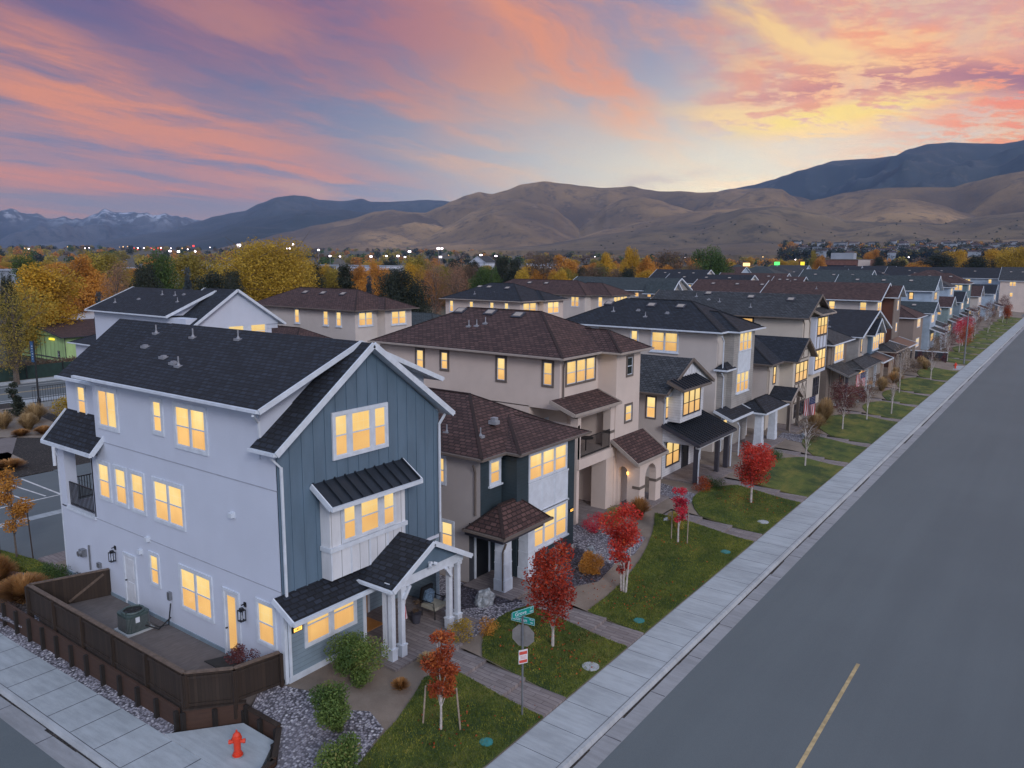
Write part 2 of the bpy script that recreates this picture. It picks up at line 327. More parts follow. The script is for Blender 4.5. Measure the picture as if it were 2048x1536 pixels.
# ---------------------------------------------------------------- mesh builder
class MB:
    def __init__(s): s.v = []; s.f = []; s.m = []; s.uv = []
    def poly(s, pts, m=0, uv=None):
        i = len(s.v); s.v += [tuple(p) for p in pts]; s.f.append(tuple(range(i, i+len(pts)))); s.m.append(m)
        s.uv += uv if uv else [(0, 0)]*len(pts)
    def box(s, x0, x1, y0, y1, z0, z1, m=0):
        x0, x1 = min(x0, x1), max(x0, x1); y0, y1 = min(y0, y1), max(y0, y1)
        P = [(x, y, z) for z in (z0, z1) for y in (y0, y1) for x in (x0, x1)]
        for q in ((0, 2, 3, 1), (4, 5, 7, 6), (0, 1, 5, 4), (1, 3, 7, 5), (3, 2, 6, 7), (2, 0, 4, 6)): s.poly([P[k] for k in q], m)
        return s
    def bar(s, p, q, w, h, m=0, upv=(0, 0, 1)):
        p, q = Vector(p), Vector(q); d = (q-p).normalized(); u_ = Vector(upv)
        if abs(d.dot(u_)) > .98: u_ = Vector((1, 0, 0))
        a = d.cross(u_).normalized()*w/2; b_ = a.cross(d).normalized()*h/2
        P = [e+i*a+j*b_ for e in (p, q) for i, j in ((-1, -1), (1, -1), (1, 1), (-1, 1))]
        for k in ((0, 3, 2, 1), (4, 5, 6, 7), (0, 1, 5, 4), (1, 2, 6, 5), (2, 3, 7, 6), (3, 0, 4, 7)): s.poly([P[i] for i in k], m)
        return s
    def tube(s, pts, rs, n=8, m=0, cap=True):
        pts = [Vector(p) for p in pts]
        if isinstance(rs, (int, float)): rs = [rs]*len(pts)
        base = len(s.v); rings = []
        for i, p in enumerate(pts):
            d = (pts[min(i+1, len(pts)-1)]-pts[max(i-1, 0)]).normalized()
            r_ = Vector((1, 0, 0)) if abs(d.x) < .9 else Vector((0, 1, 0))
            a = d.cross(r_).normalized(); b_ = d.cross(a)
            rings.append([p+(a*cos(2*pi*k/n)+b_*sin(2*pi*k/n))*rs[i] for k in range(n)])
        for i in range(len(rings)-1):
            for k in range(n):
                j = (k+1) % n; s.poly([rings[i][k], rings[i+1][k], rings[i+1][j], rings[i][j]], m)
        if cap: s.poly(rings[0], m); s.poly(rings[-1][::-1], m)
        return s
    def extrude(s, pts, vec, m=0, mside=None):      # closed prism of a planar polygon
        v_ = Vector(vec); mside = m if mside is None else mside
        top = [Vector(p)+v_ for p in pts]; s.poly([Vector(p) for p in pts][::-1], m); s.poly(top, m)
        n = len(pts)
        for i in range(n): j = (i+1) % n; s.poly([pts[i], pts[j], top[j], top[i]], mside)
        return s
    def build(s, name, mats, parent=None, loc=None, smooth=False):
        if isinstance(mats, str): mats = [mats]
        if parent is not None: W = WL[parent.name]; L_ = (0, 0, 0)
        else: W = L_ = tuple(loc) if loc is not None else (0, 0, 0)
        me = bpy.data.meshes.new(name)
        me.from_pydata([(a-W[0], b-W[1], c-W[2]) for a, b, c in s.v], [], s.f)
        if any(s.m): me.polygons.foreach_set('material_index', s.m)
        ul = me.uv_layers.new(name='UV'); ul.data.foreach_set('uv', [c for q in s.uv for c in q])
        for q in mats: me.materials.append(MATS[q])
        if smooth: me.polygons.foreach_set('use_smooth', [True]*len(s.f))
        o = bpy.data.objects.new(name, me); COL.objects.link(o); WL[o.name] = W
        if parent is not None: o.parent = parent
        else: o.location = L_
        return o
WL = {}
def thing(name, label, cat, loc, group=None):
    o = bpy.data.objects.new(name, None); COL.objects.link(o); o.location = loc; WL[o.name] = tuple(loc)
    o.empty_display_size = .3; return tag(o, label, cat, group)
def tag(o, label, cat, group=None, kind=None):
    o['label'] = label; o['category'] = cat
    if group: o['group'] = group
    if kind: o['kind'] = kind
    return o
def struct(o, kind='structure', label=None):
    o['kind'] = kind
    if label: o['label'] = label
    return o
def copy_thing(o, loc, rz=0, s=1, label=None, group=None):
    r = o.copy(); COL.objects.link(r); r.location = loc; r.rotation_euler = (0, 0, rz); r.scale = (s, s, s)
    if label: r['label'] = label
    if group: r['group'] = group
    for ch in CH_OF[o.name]:
        c = ch.copy(); COL.objects.link(c); c.parent = r
    return r
CH_OF = {}
# ---------------------------------------------------------------- house pieces
def P3(face, pos, a, d, z):                          # a along the wall, d out of it
    return (a, pos-d, z) if face == 'S' else (pos+d, a, z)
def fbox(mb, face, pos, a0, a1, z0, z1, d0, d1, m=0):
    p, q = P3(face, pos, a0, d0, z0), P3(face, pos, a1, d1, z1)
    mb.box(p[0], q[0], p[1], q[1], z0, z1, m)
def window(T, face, pos, a0, a1, z0, z1, cols=1, style='d', trim='white_trim', tw=.09, lit=True, sill=False, widths=None, sash='white_trim', ratio=.5, mull=.09, head=None):
    fr = MB(); pn = MB(); sb = MB()
    if tw:
        fbox(fr, face, pos, a0, a0+tw, z0, z1, -.02, .045); fbox(fr, face, pos, a1-tw, a1, z0, z1, -.02, .045)
        fbox(fr, face, pos, a0+tw, a1-tw, z1-tw, z1, -.02, .045); fbox(fr, face, pos, a0+tw, a1-tw, z0, z0+tw, -.02, .045)
    A0, A1, Z0, Z1 = a0+tw, a1-tw, z0+tw, z1-tw
    ws = widths or [1]*cols; tot = sum(ws); un = (A1-A0-mull*(cols-1))/tot; x = A0
    for i, w_ in enumerate(ws):
        c0, c1 = x, x+un*w_; x = c1+mull
        if i < cols-1: fbox(fr, face, pos, c1, c1+mull, Z0, Z1, -.02, .04)
        b_ = .035
        for q in ((c0, c0+b_, Z0, Z1), (c1-b_, c1, Z0, Z1), (c0+b_, c1-b_, Z1-b_, Z1), (c0+b_, c1-b_, Z0, Z0+b_)): fbox(fr, face, pos, *q, -.02, .025, 1)
        zm = Z0+(Z1-Z0)*ratio
        g0, g1 = c0+b_, c1-b_
        def pane(za, zb, mi):
            pts = [P3(face, pos, g0, .008, za), P3(face, pos, g1, .008, za), P3(face, pos, g1, .008, zb), P3(face, pos, g0, .008, zb)]
            pn.poly(pts, mi, [(0, 0), (1, 0), (1, 1), (0, 1)])
        if style == 'd':
            fbox(fr, face, pos, g0, g1, zm-.022, zm+.022, -.02, .03, 1)
            pane(Z0+b_, zm-.022, 1); pane(zm+.022, Z1-b_, 0)
        elif style == 's':
            xm = (g0+g1)/2; fbox(fr, face, pos, xm-.025, xm+.025, Z0+b_, Z1-b_, -.02, .03, 1)
            pts = lambda a, c: [P3(face, pos, a, .008, Z0+b_), P3(face, pos, c, .008, Z0+b_), P3(face, pos, c, .008, Z1-b_), P3(face, pos, a, .008, Z1-b_)]
            pn.poly(pts(g0, xm-.025), 1, [(0, 0), (1, 0), (1, 1), (0, 1)]); pn.poly(pts(xm+.025, g1), 0, [(0, 0), (1, 0), (1, 1), (0, 1)])
        else: pane(Z0+b_, Z1-b_, 1)
    wn = fr.build('window', [trim, sash], T)
    pn.build('pane', ['lit_glass', 'lit_screen'] if lit else ['dark_glass', 'dark_glass'], wn)
    if sill:
        fbox(sb, face, pos, a0-.06, a1+.06, z0-.07, z0, -.02, .11); sb.build('sill', trim, wn)
        sb = MB(); fbox(sb, face, pos, a0-.06, a1+.06, z1, z1+.06, -.02, .07); sb.build('head_trim', trim, wn)
    return wn
def ruv(pts, ax):                                    # roof uv in metres: along the eave, up the slope
    P = [Vector(p) for p in pts]; n = (P[1]-P[0]).cross(P[2]-P[0]).normalized()
    if n.z < 0: n = -n
    u_ = Vector((-n.y, n.x, 0)); u_ = u_.normalized() if u_.length > 1e-4 else Vector((1, 0, 0)); v2 = n.cross(u_)
    return [(p.dot(u_), p.dot(v2)) for p in P]
TH = .13
def hip(T, x0, x1, y0, y1, z, pitch, mat, fas='white_trim', name='roof', gut=True, ridge_vent=False):
    mb = MB(); lx, ly = x1-x0, y1-y0; h = min(lx, ly)/2*pitch
    if lx >= ly: r0, r1 = (x0+ly/2, (y0+y1)/2, z+h), (x1-ly/2, (y0+y1)/2, z+h)
    else: r0, r1 = ((x0+x1)/2, y0+lx/2, z+h), ((x0+x1)/2, y1-lx/2, z+h)
    a, b_, c, d = (x0, y0, z), (x1, y0, z), (x1, y1, z), (x0, y1, z)
    fs = [[a, b_, r1, r0], [b_, c, r1], [c, d, r0, r1], [d, a, r0]] if lx >= ly else [[a, b_, r0], [b_, c, r1, r0], [c, d, r1], [d, a, r0, r1]]
    for f in fs:
        P = []
        for q in f:
            if not P or (Vector(q)-Vector(P[-1])).length > 1e-4: P.append(q)
        if (Vector(P[0])-Vector(P[-1])).length < 1e-4: P.pop()
        if len(P) > 2: mb.poly(P, 0, ruv(P, 0))
    lo = [(q[0], q[1], z-TH) for q in (a, b_, c, d)]
    up_ = [a, b_, c, d]
    for i in range(4): j = (i+1) % 4; mb.poly([lo[i], lo[j], up_[j], up_[i]], 1)
    mb.poly(lo[::-1], 1)
    o = mb.build(name, [mat, fas], T)
    if gut:
        g = MB()
        for i in range(4):
            j = (i+1) % 4; p, q = Vector(up_[i]), Vector(up_[j]); d_ = (q-p).normalized(); n = d_.cross(Vector((0, 0, 1)))*.055
            g.bar(p+n+Vector((0, 0, -.05))-d_*.1, q+n+Vector((0, 0, -.05))+d_*.1, .1, .09)
        g.build('gutter', fas, T)
    # ridge and hip caps
    cp = MB()
    if gut:
        cp.bar(Vector(r0)+Vector((0, 0, .02)), Vector(r1)+Vector((0, 0, .008)), .16, .022) if (Vector(r0)-Vector(r1)).length > .3 else None
        for q, e in ((a, r0), (b_, r1 if lx >= ly else r0), (c, r1), (d, r0 if lx >= ly else r1)): cp.bar(Vector(q)+Vector((0, 0, .015)), Vector(e)+Vector((0, 0, .008)), .14, .02)
        cp.build('ridge_cap', mat, o)
    return o
def gable(T, axis, e0, e1, s0, s1, z, pitch, mat, wall=None, fas='white_trim', ends=(True, True), inset=.45, oh=.4, name='roof', gut=True, rake=.2, wz=None):
    """ridge along axis from e0 to e1; s0..s1 across at eave height z; wall gable ends inset from e0/e1"""
    mid = (s0+s1)/2; h = (s1-s0)/2*pitch
    Q = (lambda a, s_, zz: (a, s_, zz)) if axis == 'x' else (lambda a, s_, zz: (s_, a, zz))
    mb = MB()
    for sa in (s0, s1):
        top = [Q(e0, sa, z), Q(e1, sa, z), Q(e1, mid, z+h), Q(e0, mid, z+h)]
        lo = [(p[0], p[1], p[2]-TH) for p in top]
        mb.poly(top, 0, ruv(top, 0)); mb.poly(lo[::-1], 1)
        mb.poly([lo[0], lo[1], top[1], top[0]], 1); mb.poly([lo[1], lo[2], top[2], top[1]], 1); mb.poly([lo[3], lo[0], top[0], top[3]], 1)
    o = mb.build(name, [mat, fas], T)
    if rake:
        rb = MB()
        for e, on in ((e0, ends[0]), (e1, ends[1])):
            if not on: continue
            sg = 1 if e == e1 else -1
            for sa in (s0, s1):
                p, q = Vector(Q(e+sg*.022, sa, z-.055)), Vector(Q(e+sg*.022, mid, z+h-.055))
                rb = MB(); rb.bar(p, q, .05, rake, 0, (0, 0, 1)); rb.build('rake_board', fas, T)
    if gut:
        for sa, sg in ((s0, -1), (s1, 1)):
            g = MB(); p, q = Vector(Q(e0, sa+sg*.055, z-.05)), Vector(Q(e1, sa+sg*.055, z-.05)); g.bar(p, q, .1, .09); g.build('gutter', fas, T)
    if wall:
        for e, on, sg in ((e0, ends[0], 1), (e1, ends[1], -1)):
            if not on: continue
            wb = MB()
            ee = e+sg*inset; zb = wz if wz is not None else z-.02; k = oh
            pts = [Q(ee, s0+k, zb), Q(ee, s1-k, zb), Q(ee, s1-k, z+k*pitch-TH+.01), Q(ee, mid, z+h-TH+.01), Q(ee, s0+k, z+k*pitch-TH+.01)]
            wb.extrude(pts, Vector(Q(sg*.15, 0, 0))); wb.build('gable_wall', wall, T)
    return o
def shed(T, face, pos, a0, a1, d, zh, zl, mat, fas='white_trim', name='porch_roof', seams=0, thick=.12, gut=True):
    """roof leaning on a wall: from pos (height zh) out to d (height zl)"""
    mb = MB(); top = [P3(face, pos, a0, d, zl), P3(face, pos, a1, d, zl), P3(face, pos, a1, 0, zh), P3(face, pos, a0, 0, zh)]
    lo = [(p[0], p[1], p[2]-thick) for p in top]
    mb.poly(top, 0, ruv(top, 0)); mb.poly(lo[::-1], 1)
    for i in range(4): j = (i+1) % 4; mb.poly([lo[i], lo[j], top[j], top[i]], 1)
    o = mb.build(name, [mat, fas], T)
    if gut:
        g = MB(); g.bar(P3(face, pos, a0-.03, d+.05, zl-.06), P3(face, pos, a1+.03, d+.05, zl-.06), .1, .13)
        for a in (a0, a1): g.bar(P3(face, pos, a+(-.026 if a == a0 else .026), d+.02, zl-.05), P3(face, pos, a+(-.026 if a == a0 else .026), 0, zh-.05), .05, .19)
        g.build('fascia', fas, T)
    if seams:
        s_ = MB(); n = int(abs(a1-a0)/seams)
        for i in range(n+1):
            a = a0+.03+(a1-a0-.06)*i/n; s_.bar(P3(face, pos, a, d, zl+.035), P3(face, pos, a, .02, zh+.035), .035, .075)
        s_.build('standing_seam', mat, o)
    return o
def walls(T, boxes, mat, name='wall'):
    mb = MB()
    for b_ in boxes: mb.box(*b_)
    return mb.build(name, mat, T)
def corner_boards(T, pts, z0, z1, mat='white_trim', w=.12):
    mb = MB()
    for x, y in pts: mb.box(x-w, x+.022, y-.022, y+w, z0, z1)
    mb.build('corner_trim', mat, T)
def downspout(T, x, y, z0, z1, mat='white_trim', kick=(0, -.4)):
    mb = MB(); mb.bar((x, y, z0), (x, y, z1-.45), .08, .06); mb.bar((x, y, z1-.47), (x+kick[0], y+kick[1], z1-.1), .08, .06, 0, (.2, .1, 1))
    mb.build('downspout', mat, T)
def vents(T, pts, pipes=(), boxes=()):
    k = 0
    for x, y, z in pts:
        mb = MB(); mb.box(x-.16, x+.16, y-.12, y+.12, z-.06, z+.045); mb.box(x-.09, x+.09, y-.07, y+.07, z+.045, z+.12); mb.build('roof_vent', 'flashing_metal', T)
    for x, y, z in pipes:
        mb = MB(); mb.tube([(x, y, z-.1), (x, y, z+.36)], .03, 8); mb.tube([(x, y, z+.02), (x, y, z+.12)], [.08, .035], 8); mb.box(x-.15, x+.15, y-.11, y+.11, z-.07, z+.035); mb.build('vent_pipe', 'flashing_metal', T)
    for x, y, z, s_ in boxes:                          # skylights lying on the slope s_
        mb = MB(); n = Vector((0, -s_, 1)).normalized(); u_ = Vector((1, 0, 0)); v2 = n.cross(u_)
        c = Vector((x, y, z)); 
        def slab(w_, h_, t0, t1, m):
            P = [c+u_*i*w_+v2*j*h_+n*t for t in (t0, t1) for i, j in ((-1, -1), (1, -1), (1, 1), (-1, 1))]
            for q in ((0, 3, 2, 1), (4, 5, 6, 7), (0, 1, 5, 4), (1, 2, 6, 5), (2, 3, 7, 6), (3, 0, 4, 7)): mb.poly([P[i] for i in q], m)
        slab(.36, .30, -.05, .09, 0); slab(.25, .2, .09, .11, 1); mb.build('roof_vent', ['dark_trim', 'cream_trim'], T)
def hexpipe(mb, pts, r, m=0): mb.tube(pts, r, 6, m)
def column(T, x, y, z0, z1, w=.22, mat='white_trim', base=.5, name='column', taper=0):
    mb = MB(); mb.box(x-w/2, x+w/2, y-w/2, y+w/2, z0, z1)
    if base:
        mb.box(x-w/2-.04, x+w/2+.04, y-w/2-.04, y+w/2+.04, z0, z0+base); mb.box(x-w/2-.06, x+w/2+.06, y-w/2-.06, y+w/2+.06, z0+base, z0+base+.05)
        mb.box(x-w/2-.04, x+w/2+.04, y-w/2-.04, y+w/2+.04, z1-.16, z1-.003)
    return mb.build(name, mat, T)
def bigcolumn(T, x, y, z0, z1, wb=.62, wt=.46, mat='white_trim'):
    mb = MB(); P = []
    for z, w_ in ((z0+.5, wb), (z1-.12, wt)): P.append([(x+i*w_/2, y+j*w_/2, z) for i, j in ((-1, -1), (1, -1), (1, 1), (-1, 1))])
    for i in range(4): j = (i+1) % 4; mb.poly([P[0][i], P[0][j], P[1][j], P[1][i]])
    mb.box(x-wb/2-.02, x+wb/2+.02, y-wb/2-.02, y+wb/2+.02, z0, z0+.5); mb.box(x-wt/2-.05, x+wt/2+.05, y-wt/2-.05, y+wt/2+.05, z1-.12, z1)
    for zz in (.40, .70):                             # recessed panel lines
        z = z0+.5+(z1-z0-.6)*zz; wz_ = (wb*(1-zz)+wt*zz)/2+.012; mb.box(x-wz_, x+wz_, y-wz_, y+wz_, z, z+.05)
    return mb.build('column', mat, T)
def door(T, face, pos, a0, a1, z0, z1, mat, trim='white_trim', glass=None, name='door'):
    mb = MB(); fbox(mb, face, pos, a0, a0+.1, z0, z1, -.02, .05, 0); fbox(mb, face, pos, a1-.1, a1, z0, z1, -.02, .05, 0); fbox(mb, face, pos, a0+.1, a1-.1, z1-.1, z1, -.02, .05, 0)
    fbox(mb, face, pos, a0+.1, a1-.1, z0, z1-.1, -.02, .015, 1)
    for q in ((.18, .45), (.55, .9)):
        if not glass: fbox(mb, face, pos, a0+.22, a1-.22, z0+(z1-z0)*q[0], z0+(z1-z0)*q[1], -.01, .03, 1)
    o = mb.build(name, [trim, mat], T)
    if glass:
        g = MB(); pts = [P3(face, pos, a, .02, z) for a, z in ((a0+.26, z0+.25), (a1-.26, z0+.25), (a1-.26, z1-.24), (a0+.26, z1-.24))]
        g.poly(pts, 0, [(0, 0), (1, 0), (1, 1), (0, 1)]); g.build('door_glass', glass, o)
    h = MB(); p = P3(face, pos, a0+.19, .03, z0+1.0); q = P3(face, pos, a0+.19, .09, z0+1.0); h.tube([p, q], .03, 6); h.build('handle', 'black_metal', o)
    return o
def railing(T, pts, z0, z1, gap=.11, mat='black_metal', name='railing'):
    mb = MB()
    for p, q in zip(pts[:-1], pts[1:]):
        p, q = Vector((*p, 0)), Vector((*q, 0)); n = max(2, int((q-p).length/gap))
        for z in (z0+.08, z1): mb.bar(p+Vector((0, 0, z)), q+Vector((0, 0, z)), .04, .04)
        for i in range(n+1): c = p.lerp(q, i/n); mb.bar(c+Vector((0, 0, z0)), c+Vector((0, 0, z1)), .024, .024)
    return mb.build(name, mat, T)
def lantern(T, face, pos, a, z, lit=False):
    mb = MB(); fbox(mb, face, pos, a-.06, a+.06, z+.24, z+.40, 0, .03); mb.bar(P3(face, pos, a, .03, z+.36), P3(face, pos, a, .16, z+.34), .03, .03)
    for z_ in (z-.2, z+.16): fbox(mb, face, pos, a-.10, a+.10, z_, z_+.02, .06, .26)
    for i in (-.10, .08):
        for j in (.06, .24): fbox(mb, face, pos, a+i, a+i+.02, z-.2, z+.18, j, j+.02)
    fbox(mb, face, pos, a-.05, a+.05, z+.18, z+.25, .1, .22); o = mb.build('wall_lantern', 'black_metal', T)
    g = MB(); g.tube([P3(face, pos, a, .16, z-.17), P3(face, pos, a, .16, z)], .02, 6); g.build('bulb', 'lamp_glow' if lit else 'white_trim', o)
def text_obj(body, size, loc, rot, mat, parent, name='lettering', depth=.004, align='CENTER'):
    cu = bpy.data.curves.new(name, 'FONT'); cu.body = body; cu.size = size; cu.extrude = depth; cu.align_x = align; cu.align_y = 'CENTER'
    t = bpy.data.objects.new(name, cu); COL.objects.link(t); bpy.context.view_layer.update()
    dg = bpy.context.evaluated_depsgraph_get(); me = bpy.data.meshes.new_from_object(t.evaluated_get(dg)); bpy.data.objects.remove(t)
    me.materials.clear(); me.materials.append(MATS[mat]); o = bpy.data.objects.new(name, me); COL.objects.link(o); o.parent = parent
    W = WL[parent.name]; o.location = (loc[0]-W[0], loc[1]-W[1], loc[2]-W[2]); o.rotation_euler = rot; WL[o.name] = tuple(loc); return o
def house(name, label, x, y, cat='house', group=None): return thing(name, label, cat, (x, y, 0), group)
# ---------------------------------------------------------------- ground heights
WALKS = [18.95, 24.4, 37.75, 45.7, 55.6, 62.6, 74.3, 83, 90.7, 102.6, 127, 135.8, 145.8, 154, 163, 172, 181, 190, 200, 210, 221, 232]
def zs(x, y=0):                                      # top of the pavement along the kerb
    return -.45 if x > -14 else max(-.45-.03*(-14-x), -1.0)
def Zy(x, y):                                        # yards between the houses and the pavement
    t = min(1, max(0, (-12.15-x)/4.6)); z = -.43+(.38)*(t*t*(3-2*t))
    if -21.2 < x < -16.9 and y < 12.93-(max(0, x+18)*.9): return -.80
    if y < 14.2 and x > -19.7:                        # falls towards the corner
        k = min(1, max(0, (14.2-y)/2.8)); z = z*(1-k)+(zs(x)-.05)*k
    return z
def grid(name, xs, ys, zf, mat, parent=None, cut=None):
    mb = MB(); V = [[(x, y, zf(x, y)) for y in ys] for x in xs]
    me = bpy.data.meshes.new(name); vs = [p for r in V for p in r]; n = len(ys)
    fs = [(i*n+j, (i+1)*n+j, (i+1)*n+j+1, i*n+j+1) for i in range(len(xs)-1) for j in range(n-1)
          if cut is None or not cut((xs[i]+xs[i+1])/2, (ys[j]+ys[j+1])/2)]
    me.from_pydata(vs, [], fs); me.materials.append(MATS[mat]); me.polygons.foreach_set('use_smooth', [True]*len(fs))
    o = bpy.data.objects.new(name, me); COL.objects.link(o); WL[o.name] = (0, 0, 0); return o
def arange(a, b, s):
    n = max(1, int(round((b-a)/s))); return [a+(b-a)*i/n for i in range(n+1)]
def Gz(x, y):                                         # big ground sheet: flat here, rising towards the hills
    r = hypot(x, y); z = -1.45
    if x > -36 and y < 12: z = -1.6
    t = min(1, max(0, (r-350)/3200)); z += 46*t*t*(3-2*t)
    return z+(2.0*noise.noise(Vector((x/300, y/300, 0))) if r > 600 else 0)
def spaced():
    a = [-13000, -9000, -6500, -4500, -3400, -2600, -2000, -1500, -1100, -800, -600, -450, -350, -250]
    return a+list(range(-200, 201, 25))+[-q for q in a[::-1]]
struct(grid('ground', spaced(), spaced(), Gz, 'far_ground'))
# block platforms: front row lots, back row lots, lanes
def slab(name, poly, z0, z1, mat, kind='structure', zf=None):
    mb = MB(); top = [(x, y, (zf(x, y)+z1) if zf else z1) for x, y in poly]; bot = [(x, y, z0) for x, y in poly]; n = len(poly)
    mb.poly(top, 0); mb.poly(bot[::-1], 0)
    for i in range(n): j = (i+1) % n; mb.poly([bot[i], bot[j], top[j], top[i]], 0)
    o = mb.build(name, mat); o['kind'] = kind; return o
# main road and cross road: one sheet
Rc, YC, XC = 6.0, 15.45, -16.55
def kerbpath(off, far=262, step=2.0, x_end=-60):      # offset towards the houses is positive
    P = []; y = far
    while y > YC+.01:
        P.append((-10.55-off, y)); y -= 4 if y > 60 else step
    for i in range(0, 13):
        a = radians(-90*i/12); P.append((XC+(Rc-off)*cos(a), YC+(Rc-off)*sin(a)))
    x = XC-2
    while x > x_end: P.append((x, YC-Rc+off)); x -= 2.0
    return P
def strip(mb, A, B, za, zb, m=0, side=False):
    for i in range(len(A)-1):
        p = [(A[i][0], A[i][1], zs(*A[i])+za), (A[i+1][0], A[i+1][1], zs(*A[i+1])+za), (B[i+1][0], B[i+1][1], zs(*B[i+1])+zb), (B[i][0], B[i][1], zs(*B[i])+zb)]
        mb.poly(p, m)
def roadz(x, y): return zs(x)-.165
road = kerbpath(-.76); mb = MB(); strip(mb, road, kerbpath(-2.2) , -.165, -.165); 
r2 = kerbpath(-2.2)
for i in range(len(r2)-1):
    a, b_ = r2[i], r2[i+1]
    mb.poly([(a[0], a[1], zs(*a)-.165), (b_[0], b_[1], zs(*b_)-.165), (.6, b_[1], -.615) if b_[1] > 10 else (b_[0], -30, zs(*b_)-.165), (.6, a[1], -.615) if a[1] > 10 else (a[0], -30, zs(*a)-.165)])
mb.box(-14, .6, -30, 10, -.9, -.618); o = mb.build('road', 'asphalt'); struct(o)
mb = MB(); strip(mb, kerbpath(1.6), kerbpath(0), 0, 0); strip(mb, kerbpath(1.62), kerbpath(1.6), -.4, 0); struct(mb.build('sidewalk', 'sidewalk_concrete'))
mb = MB(); strip(mb, kerbpath(0), kerbpath(-.13), .003, .003); strip(mb, kerbpath(-.13), kerbpath(-.18), .003, -.135); struct(mb.build('kerb', 'kerb_concrete'))
mb = MB(); strip(mb, kerbpath(-.16), kerbpath(-.78), -.15, -.158); struct(mb.build('gutter_pan', 'gutter_concrete'))
# joints: narrow dark grooves as thin sheets
mb = MB()
y = 16.8
while y < 200:
    mb.box(-12.14, -10.56, y-.007, y+.007, -.452, -.4465); y += 1.375*(1 if y < 90 else 2)
x = -17.5
while x > -40: z = zs(x); mb.box(x-.012, x+.012, 9.47, 11.04, z-.004, z+.0045); x -= 1.5
for a in (-30, -55): 
    a = radians(a); p, q = [(XC+r*cos(a), YC+r*sin(a), -.4475) for r in (4.42, 5.98)]; mb.bar(p, q, .02, .008)
A, B = kerbpath(.012), kerbpath(-.008); strip(mb, A, B, .006, .006)
struct(mb.build('sidewalk_joints', 'dark_trim'))
mb = MB(); y = 18.9
while y < 190: mb.box(-10.38, -9.8, y-.015, y+.015, -.612, -.6005); y += 3.0 if y < 100 else 6
x = -18
while x > -40: z = zs(x); mb.box(x-.012, x+.012, 8.69, 9.3, z-.16, z-.1485); x -= 3
struct(mb.build('gutter_joints', 'dark_trim'))
mb = MB(); rg_ = random.Random(3)
KA, KB = kerbpath(-.185), kerbpath(-.27)
for i in range(len(KA)-1):
    if rg_.random() < .8: a_, b2 = KA[i], KA[i+1]; c_, d_ = KB[i], KB[i+1]; f_ = rg_.uniform(.2, 1.3); mb.poly([(a_[0], a_[1], zs(*a_)-.1475), (b2[0], b2[1], zs(*b2)-.1475), (b2[0]+(d_[0]-b2[0])*f_, b2[1]+(d_[1]-b2[1])*f_, zs(*b2)-.147), (a_[0]+(c_[0]-a_[0])*f_*.7, a_[1]+(c_[1]-a_[1])*f_*.7, zs(*a_)-.147)])
struct(mb.build('gutter_dirt', 'mulch'), 'stuff', 'dark leaf litter along the kerb foot')
plain('road_yellow', (.42, .32, .17), .7, .25, 4); plain('road_white', (.55, .55, .55), .7, .2, 4)
mb = MB(); mb.box(-5.27, -5.15, 9, 27.95, -.62, -.609); struct(mb.build('lane_line', 'road_yellow'))
slab('far_sidewalk', [(.6, -30), (2.6, -30), (2.6, 262), (.6, 262)], -.8, -.45, 'sidewalk_concrete')
slab('far_verge', [(2.6, -30), (60, -30), (60, 262), (2.6, 262)], -.8, -.47, 'grass')
slab('cross_street', [(-60, 240), (-9.8, 240), (-9.8, 252), (-60, 252)], -.8, -.40, 'asphalt')
# yard sheet
def cutyard(x, y): return (y < 11.1) or (x < -19.75 and y < 14.3) or (x > -16.55 and y < 15.45 and hypot(x-XC, y-YC) > 4.55) 
_ys = sorted(set([round(q, 3) for q in arange(10.9, 262, .4)]+[q for w0 in WALKS for q in (w0-.62, w0+.62)]))
grid('planting_bed', arange(-36, -17.25, .4)[:-1]+[-17.25]+arange(-17.25, -12.14, .3)[1:], _ys, Zy, 'granite_fines', cut=lambda x, y: cutyard(x, y) or (x > -17.25 and any(abs(y-q) < .62 for q in WALKS)))['kind'] = 'structure'
